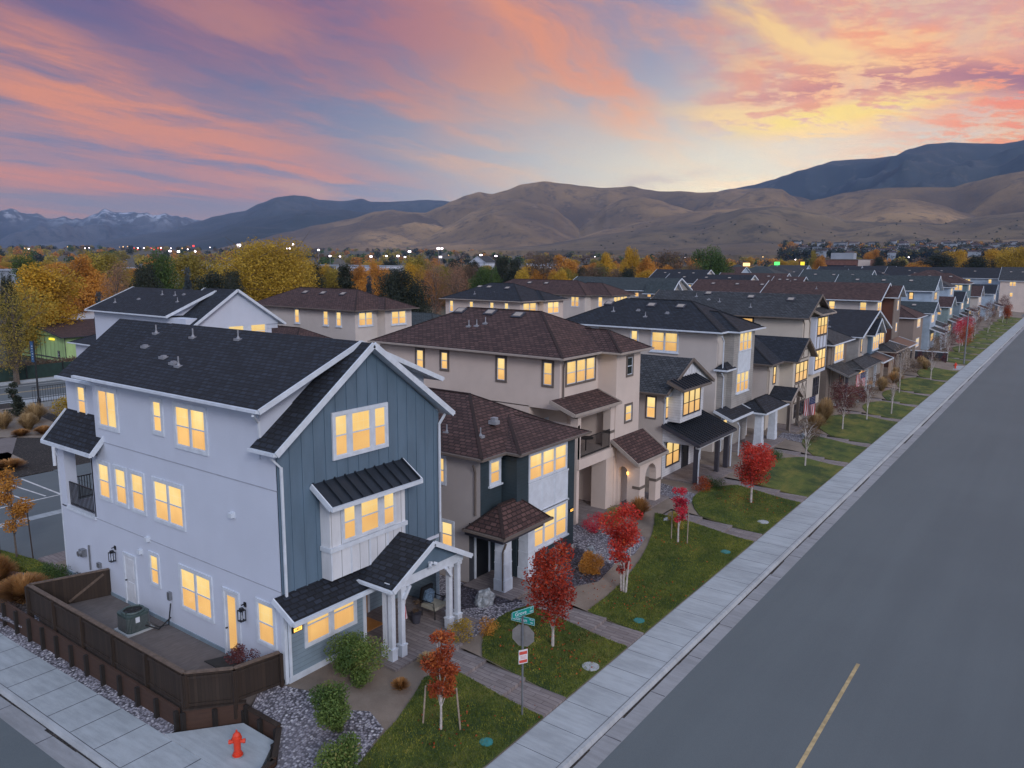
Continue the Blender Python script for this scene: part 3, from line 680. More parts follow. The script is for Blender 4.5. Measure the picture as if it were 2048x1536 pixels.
# lot under the fence strip and the rest of the neighbourhood
mb = MB()
for i in range(26):
    xa, xb = -20.9-i, -21.9-i; mb.poly([(xa, 11.02, zs(xa)-.02), (xb, 11.02, zs(xb)-.02), (xb, 12.4, zs(xb)+.16), (xa, 12.4, zs(xa)+.16)])
struct(mb.build('verge_gravel', 'grey_gravel'))
slab('lane', [(-53.5, 22), (-36, 22), (-36, 262), (-53.5, 262)], -1.5, -.34, 'asphalt')
slab('back_lots', [(-76, 30.5), (-53.5, 30.5), (-53.5, 262), (-76, 262)], -1.5, -.12, 'granite_fines')
def patch(name, pts, mat, zf=Zy, dz=.03, step=.45, kind='structure'):
    """ground cover with a curved outline: subdivided polygon following the terrain"""
    import bmesh
    bm = bmesh.new(); P = []
    n = len(pts)
    for i in range(n):
        a, b_ = Vector((*pts[i], 0)), Vector((*pts[(i+1) % n], 0)); k = max(1, int((b_-a).length/step))
        for j in range(k): P.append(a.lerp(b_, j/k))
    vs = [bm.verts.new(p) for p in P]; f = bm.faces.new(vs); 
    if f.normal.z < 0: f.normal_flip()
    xs = [p.x for p in P]; ys = [p.y for p in P]
    x = min(xs)+step
    while x < max(xs): bmesh.ops.bisect_plane(bm, geom=bm.verts[:]+bm.edges[:]+bm.faces[:], plane_co=(x, 0, 0), plane_no=(1, 0, 0)); x += step
    y = min(ys)+step*2
    while y < max(ys): bmesh.ops.bisect_plane(bm, geom=bm.verts[:]+bm.edges[:]+bm.faces[:], plane_co=(0, y, 0), plane_no=(0, 1, 0)); y += step*2
    bm.normal_update()
    for f in bm.faces:
        if f.normal.z < 0: f.normal_flip()
    e = [q for q in bm.edges if q.is_boundary]
    for v2 in bm.verts: v2.co.z = zf(v2.co.x, v2.co.y)+dz
    r = bmesh.ops.extrude_edge_only(bm, edges=e)
    for v2 in r['geom']:
        if isinstance(v2, bmesh.types.BMVert): v2.co.z -= dz+.05
    me = bpy.data.meshes.new(name); bm.to_mesh(me); bm.free(); me.materials.append(MATS[mat])
    o = bpy.data.objects.new(name, me); COL.objects.link(o); o['kind'] = kind; WL[o.name] = (0, 0, 0); return o
XE = -12.17
def walk(yc, w_=1.3, x_in=-17.3):
    mb = MB(); n = 3; xs_ = [XE, -13.85, -15.5, x_in]
    for i in range(n):
        z = -.40+.12*i; mb.box(xs_[i+1]-(.12 if i < n-1 else 0), xs_[i]+(.08 if i else 0), yc-w_/2-.03*(i % 2), yc+w_/2+.03*(i % 2), -.75, z+.02)
    o = mb.build('stepped_walk', 'stamped_paving'); o['kind'] = 'structure'
for yw in WALKS: walk(yw)
def lawn(y0, y1, inner, x_out=XE):
    """inner: outline points (x, y) of the curved inner edge from y1 back to y0"""
    patch('lawn', [(x_out, y0), (x_out, y1)]+inner, 'grass', dz=.05, kind='stuff')
def arc_edge(y0, y1, xa, xb, xc):
    n = 8; return [(xa*(1-t)**2+xb*2*t*(1-t)+xc*t*t, y1+(y0-y1)*t) for t in [i/n for i in range(n+1)]]
lawn_specs = [(19.6, 23.75, -16.5, -17.5, -15.6), (25.05, 37.1, -17.6, -14.6, -14.6), (38.4, 45.05, -16.0, -18.6, -15.6), (46.35, 54.95, -14.9, -18.0, -16.2),
              (56.25, 61.95, -16.3, -16.9, -14.6), (63.25, 73.65, -15.3, -20.0, -15.2), (74.95, 82.35, -15.0, -17.2, -14.8), (83.65, 90.05, -15.8, -16.6, -15), (91.35, 101.95, -15.2, -17.5, -15), (103.25, 113.2, -15.2, -17, -15)]
for y0, y1, a, b_, c in lawn_specs: lawn(y0, y1, arc_edge(y0, y1, a, b_, c))
ws = WALKS[10:]
lawn(121.5, 126.3, arc_edge(121.5, 126.3, -15.5, -16.5, -15.5))
for i in range(len(ws)-1): lawn(ws[i]+.65, ws[i+1]-.65, arc_edge(ws[i]+.65, ws[i+1]-.65, -15.5, -17, -15.5))
cp = [(XC+4.38*cos(radians(a)), YC+4.38*sin(radians(a))) for a in range(-60, 1, 10)]
patch('lawn', cp+[(XE, 18.3), (-15.9, 18.3), (-16.2, 17.3), (-15.7, 16.2), (-15.3, 15.1), (-14.9, 13.4), (-14.6, 12.2)], 'grass', dz=.05, kind='stuff')
# beds of stone
patch('gravel_bed', [(-19.75, 13.5), (-19.5, 13.02), (-18.0, 13.02), (-16.85, 12.0), (-16.6, 11.2), (-15.6, 11.3), (-14.62, 12.1), (-14.95, 13.4), (-15.3, 14.6), (-16.2, 14.9), (-17.3, 14.2), (-18.6, 14.5), (-19.9, 14.1)], 'grey_gravel', dz=.035, kind='stuff')
patch('gravel_bed', [(-34, 21.85), (-19.3, 21.85), (-17.6, 19.9), (-16.65, 20.2), (-16.75, 22.6), (-16.2, 23.7), (-18.9, 23.9), (-34, 23.9)], 'grey_gravel', dz=.03, kind='stuff')
patch('dark_gravel_bed', [(-19.8, 21.9), (-18.6, 21.6), (-17.7, 22.9), (-17.0, 23.9), (-18.9, 23.95), (-19.9, 23.9)], 'dark_gravel', dz=.045, kind='stuff')
patch('dark_gravel_bed', [(-18.3, 26.2), (-16.3, 26.0), (-15.6, 27.6), (-15.9, 29.4), (-18.3, 30.2)], 'dark_gravel', dz=.035, kind='stuff')
patch('gravel_bed', [(-18.4, 30.25), (-15.95, 29.45), (-15.8, 31.3), (-16.3, 33.4), (-18.6, 34.0), (-20.8, 33.0), (-20.8, 30.3)], 'grey_gravel', dz=.035, kind='stuff')
patch('gravel_bed', [(-19.6, 40.6), (-16.8, 39.6), (-16.9, 41.6), (-19.8, 42.6)], 'grey_gravel', dz=.03, kind='stuff')
patch('gravel_bed', [(-18.2, 59.5), (-14.9, 58.6), (-15.4, 61.7), (-18.4, 61.6)], 'grey_gravel', dz=.03, kind='stuff')
# porch floors and landings
for i, (x0, x1, y0, y1) in enumerate([(-21.2, -17.2, 17.0, 21.5), (-17.35, -16.6, 18.2, 19.8), (-19.8, -17.3, 23.6, 27.0), (-22.9, -18.2, 32.9, 40.2), (-20.3, -17.3, 43.6, 48.2), (-20.0, -17.4, 53.0, 59.3), (-20, -17.5, 62, 65)]):
    slab('porch_floor', [(x0, y0), (x1, y0), (x1, y1), (x0, y1)], -.5, .03+.002*(i % 3), 'stamped_paving')
# patio of the corner house
slab('patio', [(-31.2, 11.85), (-20.75, 11.85), (-19.85, 13.0), (-19.75, 14.33), (-31.2, 14.33)], -1.3, .0, 'patio_concrete')
slab('hydrant_pad', [(-20.9, 11.0), (-19.5, 12.75), (-18.0, 12.75), (-16.9, 11.3), (-17.3, 11.02)], -1.2, -.575, 'sidewalk_concrete')
# behind the corner house: lane, parking bays, planters, outer road
slab('lane', [(-44, 13.2), (-37.9, 13.2), (-37.9, 22), (-44, 22)], -1.5, -.36, 'asphalt')
slab('gutter_strip', [(-44.7, 13), (-44, 13), (-44, 60), (-44.7, 60)], -1.5, -.352, 'sidewalk_concrete')
slab('parking_lot', [(-53.4, 10), (-44.7, 10), (-44.7, 24), (-53.4, 24)], -1.5, -.37, 'asphalt')
slab('driveway', [(-37.9, 14.6), (-34.2, 14.6), (-34.2, 22), (-37.9, 22)], -1.5, -.30, 'stamped_paving')
slab('path', [(-37.9, 12.6), (-31.5, 12.6), (-31.5, 13.7), (-37.9, 13.7)], -1.5, -.33, 'path_concrete')
patch('lawn', [(-48, 11.0), (-37.9, 13.0), (-34.4, 14.45), (-37.9, 14.5), (-43.9, 13.4)], 'grass', zf=lambda x, y: -.36, dz=.03, kind='stuff')
patch('gravel_bed', [(-37.6, 10.9), (-31.4, 11.5), (-31.4, 12.5), (-37.6, 12.5)], 'grey_gravel', zf=lambda x, y: -.62, dz=.03, kind='stuff')
slab('planter_bed', [(-82, 12), (-53.5, 12), (-53.5, 30.4), (-82, 30.4)], -1.5, -.34, 'mulch')
slab('path', [(-66, 23.2), (-53.6, 17.6), (-53.6, 19.2), (-66, 24.8)], -1.4, -.32, 'path_concrete')
patch('granite_patch', [(-79, 21), (-67, 23.5), (-63, 26.5), (-66, 28.5), (-79, 30)], 'granite_fines', zf=lambda x, y: -.34, dz=.02)
patch('granite_patch', [(-61, 20.4), (-56, 18.4), (-54, 19.3), (-58, 22.0), (-61, 22.2)], 'granite_fines', zf=lambda x, y: -.34, dz=.02)
mb = MB()
for yy in (14.2, 16.6, 19.9): mb.box(-53, -47.6, yy-.06, yy+.06, -.372, -.365)
for i in range(3): mb.bar((-52.8, 16.9+i*1.0, -.369), (-48.0, 16.9+i*1.0+.3, -.369), .1, .008)
mb.box(-47.68, -47.56, 14.2, 19.9, -.372, -.3655)
struct(mb.build('parking_lines', 'road_white'))
plain('symbol_blue', (.06, .17, .38), .7, .2, 5)
mb = MB(); mb.box(-51.2, -49.4, 17.0-2.0, 18.5-2.0, -.372, -.364); struct(mb.build('parking_symbol_field', 'symbol_blue'))
mb = MB()                                              # wheelchair mark
ring = [(-50.35+.42*cos(a), 15.6+.42*sin(a), -.361) for a in [radians(q) for q in range(-160, 120, 20)]]
for p, q in zip(ring[:-1], ring[1:]): mb.bar(p, q, .09, .004)
mb.bar((-49.9, 15.75, -.361), (-50.6, 15.75, -.361), .1, .004); mb.bar((-50.6, 15.75, -.3608), (-50.75, 16.15, -.3608), .1, .004); mb.bar((-49.75, 15.75, -.3605), (-49.75, 16.1, -.3605), .16, .004)
struct(mb.build('parking_symbol', 'road_white'))
slab('outer_road', [(-94.5, -40), (-82.6, -40), (-82.6, 400), (-94.5, 400)], -1.5, -.50, 'asphalt')
slab('outer_sidewalk', [(-82.6, -40), (-80.9, -40), (-80.9, 400), (-82.6, 400)], -1.5, -.38, 'sidewalk_concrete')
slab('outer_sidewalk', [(-96.4, -40), (-94.5, -40), (-94.5, 400), (-96.4, 400)], -1.5, -.38, 'sidewalk_concrete')
slab('yard_ground', [(-180, -40), (-96.4, -40), (-96.4, 420), (-180, 420)], -1.5, -.42, 'far_ground')
mb = MB()
for x in (-92.9, -84.2): mb.box(x-.07, x+.07, -40, 300, -.502, -.495)
struct(mb.build('edge_lines', 'road_white'))
mb = MB()
for x in (-88.75, -88.45): mb.box(x-.06, x+.06, -40, 300, -.502, -.495)
struct(mb.build('lane_line', 'road_yellow'))

# short blades over the near lawns
def turf(name, boxes, per, seed):
    from mathutils.bvhtree import BVHTree
    rs = np.random.RandomState(seed); dg = bpy.context.evaluated_depsgraph_get(); pts = []
    for o in [o for o in bpy.data.objects if o.name.split('.')[0] == 'lawn']:
        xs = [v.co.x for v in o.data.vertices]; ys = [v.co.y for v in o.data.vertices]
        if min(ys) > boxes: continue
        bv = BVHTree.FromPolygons([v.co for v in o.data.vertices], [tuple(p.vertices) for p in o.data.polygons])
        A_ = (max(xs)-min(xs))*(max(ys)-min(ys)); n = int(A_*per*(1 if min(ys) < 26 else .6))
        for x, y in zip(rs.uniform(min(xs), max(xs), n), rs.uniform(min(ys), max(ys), n)):
            h = bv.ray_cast(Vector((x, y, 3)), Vector((0, 0, -1)))
            if h[0] is not None and h[1].z > .6: pts.append(h[0])
    P = np.array([tuple(p) for p in pts]); n = len(P); a = rs.uniform(0, 2*pi, n); w_ = rs.uniform(.008, .02, n); h = rs.uniform(.025, .065, n)
    t = np.stack([np.cos(a), np.sin(a), np.zeros(n)], 1)*w_[:, None]; l = np.stack([rs.normal(0, .02, n), rs.normal(0, .02, n), h], 1)
    V = np.stack([P-t, P+t, P+l], 1).reshape(-1, 3); me = bpy.data.meshes.new(name); me.vertices.add(3*n); me.vertices.foreach_set('co', V.ravel().astype('f'))
    me.loops.add(3*n); me.loops.foreach_set('vertex_index', np.arange(3*n, dtype='i')); me.polygons.add(n); me.polygons.foreach_set('loop_start', np.arange(0, 3*n, 3, dtype='i')); me.polygons.foreach_set('loop_total', np.full(n, 3, dtype='i'))
    pt = np.array([noise.noise(Vector((p[0]*.9, p[1]*.45, 0)))*.9+noise.noise(Vector((p[0]*3.5, p[1]*3.5, 5)))*.6 for p in P])
    tone = np.clip(.42+pt*.36+rs.uniform(-.22, .28, n), 0, 1); at_ = me.attributes.new('tone', 'FLOAT', 'FACE'); at_.data.foreach_set('value', tone.astype('f'))
    me.materials.append(MATS['grass_blade']); me.update(); o = bpy.data.objects.new(name, me); COL.objects.link(o); o['kind'] = 'stuff'; o['label'] = 'short grass of the front lawns'
turf('grass', 46, 900, 3)
# ================================================================ corner house (white side wall, blue board gable)
H = house('corner_house', 'white three storey corner house with blue board gable and black roof', -27, 18)
X0, YA, YB = -19.47, 14.34, 21.75
walls(H, [(-34.3, -21.2, YA, YB, -.1, 3.1), (-21.2, X0, YA, 17.7, -.1, 3.1), (-21.2, X0, 17.7, YB, 2.75, 3.1), (-31.4, X0, YA, YB, 3.1, 5.72), (-33.9, -31.4, 17.2, YB, 3.1, 5.72), (-30.8, -20.2, YA, YB, 5.72, 8.9), (-20.2, X0, YA, YB, 5.72, 7.84), (-34.3, -30.8, 14.9, YB, 5.72, 8.55)], 'white_stucco')
# front cladding panel and battens
mb = MB(); gp = [(X0+.03, YA, 2.9), (X0+.03, YB, 2.9), (X0+.03, YB, 7.75), (X0+.03, 18.06, 10.62), (X0+.03, YA, 7.75)]; mb.extrude(gp, (-.06, 0, 0))
mb.extrude([(X0-.04, YA+.02, 7.4), (X0-.04, YB-.02, 7.4), (X0-.04, 18.06, 10.5)], (-.72, 0, 0)); mb.build('gable_cladding', 'blue_board', H)
mb = MB(); y = YA+.48
while y < YB: 
    top = 7.75+(10.62-7.75)*(1-abs(y-18.06)/3.72); mb.box(X0+.031, X0+.058, y-.024, y+.024, 2.9, top-.05); y += .475
mb.build('batten', 'blue_board', H)
mb = MB(); mb.box(X0, X0+.035, YA, 17.75, -.05, 2.92); mb.build('lower_siding', 'grey_blue_siding', H)
mb = MB(); mb.box(X0-.10, X0+.07, YA-.03, YA+.09, 0, 2.5); mb.box(X0-.02, X0+.06, YA+.10, 17.72, -.1, .16); mb.box(X0-.06, X0+.07, 17.66, 17.80, 0, 2.45); mb.build('corner_trim', 'white_trim', H)
mb = MB(); mb.box(-30.8, X0, YA-.012, YA, 6.36, 6.395); mb.box(-31.4, X0, YA-.012, YA, 3.06, 3.09); mb.build('control_joint', 'joint_grey', H)
mb = MB(); mb.box(-34.3, X0, YA-.03, YA, .0, .14); mb.build('base_trim', 'grey_blue_siding', H)
# porch: recess, floor, columns, gable
walls(H, [(-21.3, -21.1, 17.7, YB, 0, 2.9), (-21.1, X0-.0, 21.55, YB, 0, 2.75), (-21.2, X0-.05, 17.701, 17.78, 0, 2.75)], 'grey_blue_siding', 'porch_wall')
door(H, 'E', -21.1, 18.5, 19.5, .03, 2.15, 'amber_door')
hp = [('white_trim', .2)]
for x, y in ((-18.1, 17.49), (-17.75, 17.42), (-17.72, 17.85), (-17.75, 20.35), (-17.72, 20.78), (-18.1, 20.8)):
    column(H, x, y, .03, 2.55, .17, base=.38)
mb = MB(); mb.box(-17.85, -17.62, 17.2, 21.0, 2.5, 2.85); mb.box(X0, -17.85, 17.3, 17.5, 2.5, 2.85); mb.box(X0, -17.85, 20.72, 20.92, 2.5, 2.85); mb.build('porch_beam', 'white_trim', H)
gable(H, 'x', X0-.02, -17.3, 17.05, 21.1, 2.75, .54, 'dark_shingle', None, name='porch_roof', ends=(False, True), rake=.18)
mb = MB(); mb.extrude([(-17.58, 17.45, 2.85), (-17.58, 20.75, 2.85), (-17.58, 19.08, 3.72)], (-.12, 0, 0)); mb.build('porch_gable', 'blue_board', H)
mb = MB(); mb.bar((-17.6, 20.3, 2.1), (-17.6, 20.0, 2.5), .1, .1); mb.bar((-17.6, 17.85, 2.1), (-17.6, 18.15, 2.5), .1, .1); mb.build('brace', 'white_trim', H)
mb = MB(); mb.tube([(-17.57, 19.1, 3.0), (-17.45, 19.1, 3.02)], .06, 8); mb.tube([(-17.46, 19.0, 3.0), (-17.36, 18.93, 2.93)], [.05, .07], 8); mb.tube([(-17.46, 19.2, 3.0), (-17.36, 19.27, 2.95)], [.05, .07], 8); mb.build('floodlight', 'white_trim', H)
shed(H, 'E', X0+.03, 13.98, 17.4, .95, 3.02, 2.5, 'dark_shingle', name='eyebrow_roof')
# bay with windows and seam roof
mb = MB(); mb.box(X0+.04, -18.97, 15.92, 19.38, 3.05, 5.75); mb.build('bay', 'white_board', H)
mb = MB(); mb.box(X0+.05, -18.90, 15.86, 19.44, 4.02, 4.17)
for y in (15.95, 16.8, 17.65, 18.5, 19.33): mb.box(-18.972, -18.95, y-.03, y+.03, 3.05, 4.02)
mb.build('bay_trim', 'white_trim', H)
window(H, 'E', -18.97, 16.42, 18.9, 4.2, 5.56, 3, widths=[.62, 1, .62], mull=.24, tw=.08)
shed(H, 'E', X0+.06, 15.6, 19.7, .92, 6.32, 5.72, 'black_seam_metal', name='bay_roof', seams=.42)
window(H, 'E', X0+.066, 16.50, 19.02, 6.92, 8.52, 3, widths=[.62, 1, .62], mull=.2, tw=.12)
window(H, 'E', X0+.035, 15.1, 17.36, .9, 1.99, 2, 'd', ratio=.72, tw=.1, mull=.17)
# roofs
gable(H, 'x', -31.25, -19.62, 13.9, 22.22, 8.98, .42, 'dark_shingle', 'white_stucco', ends=(False, True), rake=.17, inset=.62, wz=7.3)
mb = MB()                                              # rear end of the main roof over the set back wall
for ya, xa in ((14.5, -34.1), (22.2, -34.1)):
    top = [(xa, ya, 8.63), (-31.24, ya, 8.63), (-31.24, 18.06, 10.71), (-35.6, 18.06, 10.71)]; lo = [(p[0], p[1], p[2]-.12) for p in top]
    mb.poly(top if ya < 18 else top[::-1], 0, ruv(top, 0) if ya < 18 else ruv(top, 0)[::-1]); mb.poly(lo, 1)
    for i in (0, 3): j = (i+1) % 4; mb.poly([lo[i], lo[j], top[j], top[i]], 1)
mb.build('rear_roof', ['dark_shingle', 'white_trim'], H); mb = MB(); mb.bar((-34.15, 14.46, 8.57), (-30.9, 14.46, 8.57), .1, .11); mb.build('gutter', 'white_trim', H)
gable(H, 'x', -20.3, -19.0, 14.0, 22.12, 7.72, .735, 'dark_shingle', None, ends=(False, True), rake=.2, name='front_roof')
# side wall openings
S = lambda a0, a1, z0, z1, cols=1, **k: window(H, 'S', YA, a0, a1, z0, z1, cols, **k)
window(H, 'S', 14.9, -33.35, -32.55, 6.95, 8.32, 1, tw=.1)
S(-30.5, -28.9, 6.92, 8.6, 1, style='s', tw=.15); S(-26.52, -25.74, 7.23, 8.6, tw=.14); S(-25.07, -23.05, 6.94, 8.59, 2, tw=.14)
S(-30.9, -29.87, 4.0, 5.6, tw=.13); S(-29.6, -28.6, 4.0, 5.61, tw=.13); S(-28.4, -27.33, 3.97, 5.62, tw=.13); S(-26.8, -24.74, 3.93, 5.62, 2, tw=.13)
S(-27.42, -26.68, 1.28, 2.63, tw=.12); S(-25.38, -23.3, .9, 2.62, 2, tw=.13); S(-20.86, -19.82, 1.0, 2.57, tw=.12)
door(H, 'S', YA, -29.35, -28.4, .02, 2.14, 'white_door'); door(H, 'S', YA, -22.7, -21.75, .02, 2.45, 'white_door', glass='lit_screen')
lantern(H, 'S', YA, -29.95, 1.82); lantern(H, 'S', YA, -21.45, 1.82)
mb = MB()
for x, z in ((-21.88, 5.14), (-27.36, 3.07), (-27.97, 2.44)): mb.box(x-.09, x+.09, YA-.14, YA, z-.07, z+.09); mb.box(x-.12, x+.12, YA-.02, YA, z-.1, z+.12)
mb.build('wall_vent', 'white_trim', H)
mb = MB(); mb.tube([(-32.1, YA-.05, .7), (-32.1, YA-.05, 1.76)], .035, 8); mb.box(-32.7, -32.4, YA-.2, YA, 1.2, 1.5); mb.tube([(-32.55, YA-.2, 1.35), (-32.55, YA-.3, 1.35)], .12, 10); mb.box(-31.4, -31.2, YA-.12, YA, 1.0, 1.2); mb.build('gas_meter', 'grey_metal', H)
downspout(H, X0+.12, YA+.08, 2.95, 7.6, kick=(0, -.35)); downspout(H, X0+.14, YA+.12, .05, 2.6, kick=(.2, -.1)); downspout(H, X0+.12, YB-.06, 3.0, 7.75, kick=(.05, .3)); downspout(H, -34.38, YA+.04, 0, 5.6, kick=(.02, -.06))
mb = MB(); mb.bar((-19.85, 13.86, 8.8), (-20.15, 14.22, 8.5), .07, .07); mb.bar((-20.16, 14.26, 8.52), (-20.16, 14.28, 8.0), .07, .07); mb.build('downspout', 'white_trim', H)
# rear balcony
for q_ in ((-34.27, -33.75, YA, YA+.45, 3.05, 5.62), (-31.42, -31.3, YA, YA+.2, 3.05, 5.7), (-34.3, -34.0, 17.2, 17.5, 3.05, 5.6)): mb = MB(); mb.box(*q_); mb.build('balcony_post', 'white_stucco', H)
mb = MB(); mb.box(-33.75, -31.3, YA-.07, YA+.12, 3.0, 3.12); mb.build('balcony_ledge', 'white_trim', H)
railing(H, [(-33.72, YA+.12), (-31.42, YA+.12)], 3.14, 4.15); railing(H, [(-34.2, YA+.5), (-34.2, 17.3)], 3.14, 4.15)
shed(H, 'S', 14.9, -34.35, -30.25, 1.05, 7.15, 5.98, 'dark_shingle', name='balcony_roof')
mb = MB(); mb.box(-34.3, -31.35, YA+.05, 17.2, 5.55, 5.68); mb.build('balcony_ceiling', 'white_stucco', H)
rz = lambda y: 8.98+(y-13.9)*.42
vents(H, [], [(-31.0, 17.2, rz(17.2)), (-28.3, 17.2, rz(17.2)), (-25.6, 17.4, rz(17.4)), (-26.3, 15.35, rz(15.35))])
for x, y in ((-30.1, 16.2), (-27.9, 15.7), (-26.8, 15.45)):
    mb = MB(); z = rz(y); mb.box(x-.18, x+.18, y-.11, y+.11, z-.08, z+.05); mb.box(x-.09, x+.09, y-.06, y+.08, z+.05, z+.10); mb.build('roof_vent', 'flashing_metal', H)
# house number lamp
mb = MB(); fbox(mb, 'E', X0+.035, 14.62, 15.0, 1.62, 1.80, 0, .07, 0); o = mb.build('number_sign', 'black_metal', H)
mb = MB(); mb.poly([P3('E', X0+.035, a, .075, z) for a, z in ((14.65, 1.645), (14.97, 1.645), (14.97, 1.775), (14.65, 1.775))]); mb.build('lit_plate', 'sign_light', o)
text_obj('1451', .11, (X0+.115, 14.81, 1.71), (pi/2, 0, pi/2), 'black_metal', o)

# ================================================================ dark teal two storey house
H2 = house('teal_house', 'two storey dark teal house with brown hip roof beside the corner house', -26, 27.5)
y2 = 24.02
walls(H2, [(-34, -19.83, y2, 30.15, -.1, 5.3), (-19.83, -19.215, y2, 25.44, 2.6, 5.3)], 'grey_stucco')
walls(H2, [(-19.214, -19.2, y2+.001, 25.45, 2.6, 5.29), (-19.83, -18.48, 25.56, 30.15, -.1, 5.28)], 'dark_teal_siding', 'front_wall')
walls(H2, [(-19.83, -19.82, 24.03, 30.0, 0, 2.6)], 'dark_board', 'porch_wall')
door(H2, 'E', -19.82, 24.35, 25.4, .03, 2.3, 'dark_door')
hip(H2, -34.4, -18.8, 23.6, 30.6, 5.58, .52, 'brown_shingle', 'taupe_trim'); hip(H2, -26, -18.07, 25.2, 30.72, 5.575, .36, 'brown_shingle', 'taupe_trim', name='front_roof')
hip(H2, -19.6, -17.62, 23.5, 26.85, 2.55, .95, 'brown_shingle', 'taupe_trim', name='porch_roof')
mb = MB(); mb.box(-19.8, -17.8, 23.7, 26.6, 2.2, 2.37); mb.build('porch_beam', 'dark_trim', H2)
bigcolumn(H2, -18.2, 24.25, .03, 2.3, .52, .48); bigcolumn(H2, -18.15, 25.85, .03, 2.3, .52, .48)
window(H2, 'E', -19.2, 24.58, 25.36, 4.16, 5.25, 1, sill=True); window(H2, 'S', y2, -21.8, -21.05, 4.0, 5.28, tw=.11); window(H2, 'S', y2, -21.42, -20.62, 1.2, 2.5, tw=.11)
window(H2, 'E', -18.48, 26.4, 29.45, 4.0, 5.27, 3, tw=.08); window(H2, 'E', -18.48, 26.6, 29.55, .85, 2.48, 3, tw=.1, sill=True)
mb = MB(); mb.box(-18.49, -18.44, 26.4, 29.5, 2.56, 3.98); 
mb.build('spandrel_panel', 'white_trim', H2)
mb = MB(); mb.box(-18.44, -18.41, 26.35, 29.55, 3.90, 3.99); mb.box(-18.44, -18.41, 26.35, 29.55, 2.5, 2.58)
for y in (26.42, 27.43, 28.46, 29.48): mb.box(-18.44, -18.425, y-.03, y+.03, 2.58, 3.9)
mb.build('panel_trim', 'white_trim', H2)
mb = MB(); fbox(mb, 'E', -18.48, 29.75, 30.03, 1.82, 1.97, 0, .06, 0); o = mb.build('number_sign', 'black_metal', H2)
mb = MB(); mb.poly([P3('E', -18.48, a, .065, z) for a, z in ((29.77, 1.84), (30.01, 1.84), (30.01, 1.95), (29.77, 1.95))]); mb.build('lit_plate', 'sign_light', o)
text_obj('1449', .09, (-18.41, 29.89, 1.895), (pi/2, 0, pi/2), 'black_metal', o)
mb = MB(); mb.box(-20.1, -18.45, 29.95, 30.155, -.1, .15); mb.build('base_trim', 'grey_stucco', H2)
downspout(H2, -19.45, y2-.04, 3.0, 5.3, 'taupe_trim', kick=(.05, -.2)); downspout(H2, -18.02, 24.0, .1, 2.2, 'taupe_trim', kick=(.1, .05))
vents(H2, [], [(-19.9, 24.9, 6.15), (-21.6, 24.7, 6.1)]);
mb = MB(); z = 6.6; mb.box(-20.35, -19.95, 26.0, 26.3, 6.42, 6.58); mb.box(-20.25, -20.0, 26.02, 26.25, 6.58, 6.72); mb.build('roof_vent', 'flashing_metal', H2)

# ================================================================ tan three storey house
H3 = house('tan_house', 'tan stucco three storey house with brown hip roof, front tower and arched porch', -27, 36)
walls(H3, [(-34, -21.1, 32.85, 40.3, 5.85, 8.5), (-34, -23.0, 32.85, 40.3, -.1, 5.9), (-23.01, -21.1, 36.6, 40.2, -.1, 5.9), (-22.0, -19.95, 36.7, 39.45, -.1, 8.45),
           (-23.0, -20.0, 32.86, 33.1, -.1, 5.2)], 'tan_stucco')
hip(H3, -34.4, -20.65, 32.4, 40.75, 8.62, .47, 'brown_shingle', 'cream_trim'); hip(H3, -25, -19.5, 36.25, 39.95, 8.615, .55, 'brown_shingle', 'cream_trim', name='tower_roof')
kw = dict(trim='taupe_trim', tw=.12)
for a0, a1, z0, z1 in ((-31.1, -30.35, 7.0, 8.4), (-29.2, -28.5, 7.22, 8.4), (-25.2, -24.45, 6.97, 8.4), (-22.2, -21.45, 7.0, 8.4)): window(H3, 'S', 32.85, a0, a1, z0, z1, 1, **kw)
window(H3, 'E', -21.1, 33.35, 36.4, 7.0, 8.42, 3, **kw); window(H3, 'E', -19.95, 37.75, 38.58, 7.1, 8.3, 1, lit=False, **kw); window(H3, 'E', -19.95, 37.7, 38.62, 4.5, 5.6, 1, **kw)
window(H3, 'S', 32.85, -24.6, -22.7, 3.6, 5.3, 2, **kw)
shed(H3, 'E', -21.1, 31.95, 36.65, 1.45, 6.5, 5.95, 'brown_shingle', 'cream_trim', name='balcony_roof')
mb = MB(); mb.box(-23.0, -19.9, 32.9, 36.7, 2.9, 3.42); mb.build('balcony_floor', 'tan_stucco', H3)
for q_, n_ in (((-20.45, -20.0, 36.25, 36.7, 2.9, 5.75), 'balcony_post'), ((-20.45, -20.0, 32.9, 33.2, 3.4, 5.8), 'balcony_post'), ((-20.4, -20.05, 32.9, 36.7, 5.55, 5.8), 'balcony_beam'), ((-20.9, -20.0, 35.9, 36.7, 0, 2.9), 'pier')): mb = MB(); mb.box(*q_); mb.build(n_, 'tan_stucco', H3)
mb = MB(); mb.box(-20.47, -19.98, 36.23, 36.7, 4.2, 4.35); mb.build('post_band', 'taupe_trim', H3)
railing(H3, [(-20.0, 33.2), (-20.0, 36.2)], 3.45, 4.45)
shed(H3, 'E', -19.95, 36.3, 40.0, 1.6, 3.85, 2.75, 'brown_shingle', 'cream_trim')
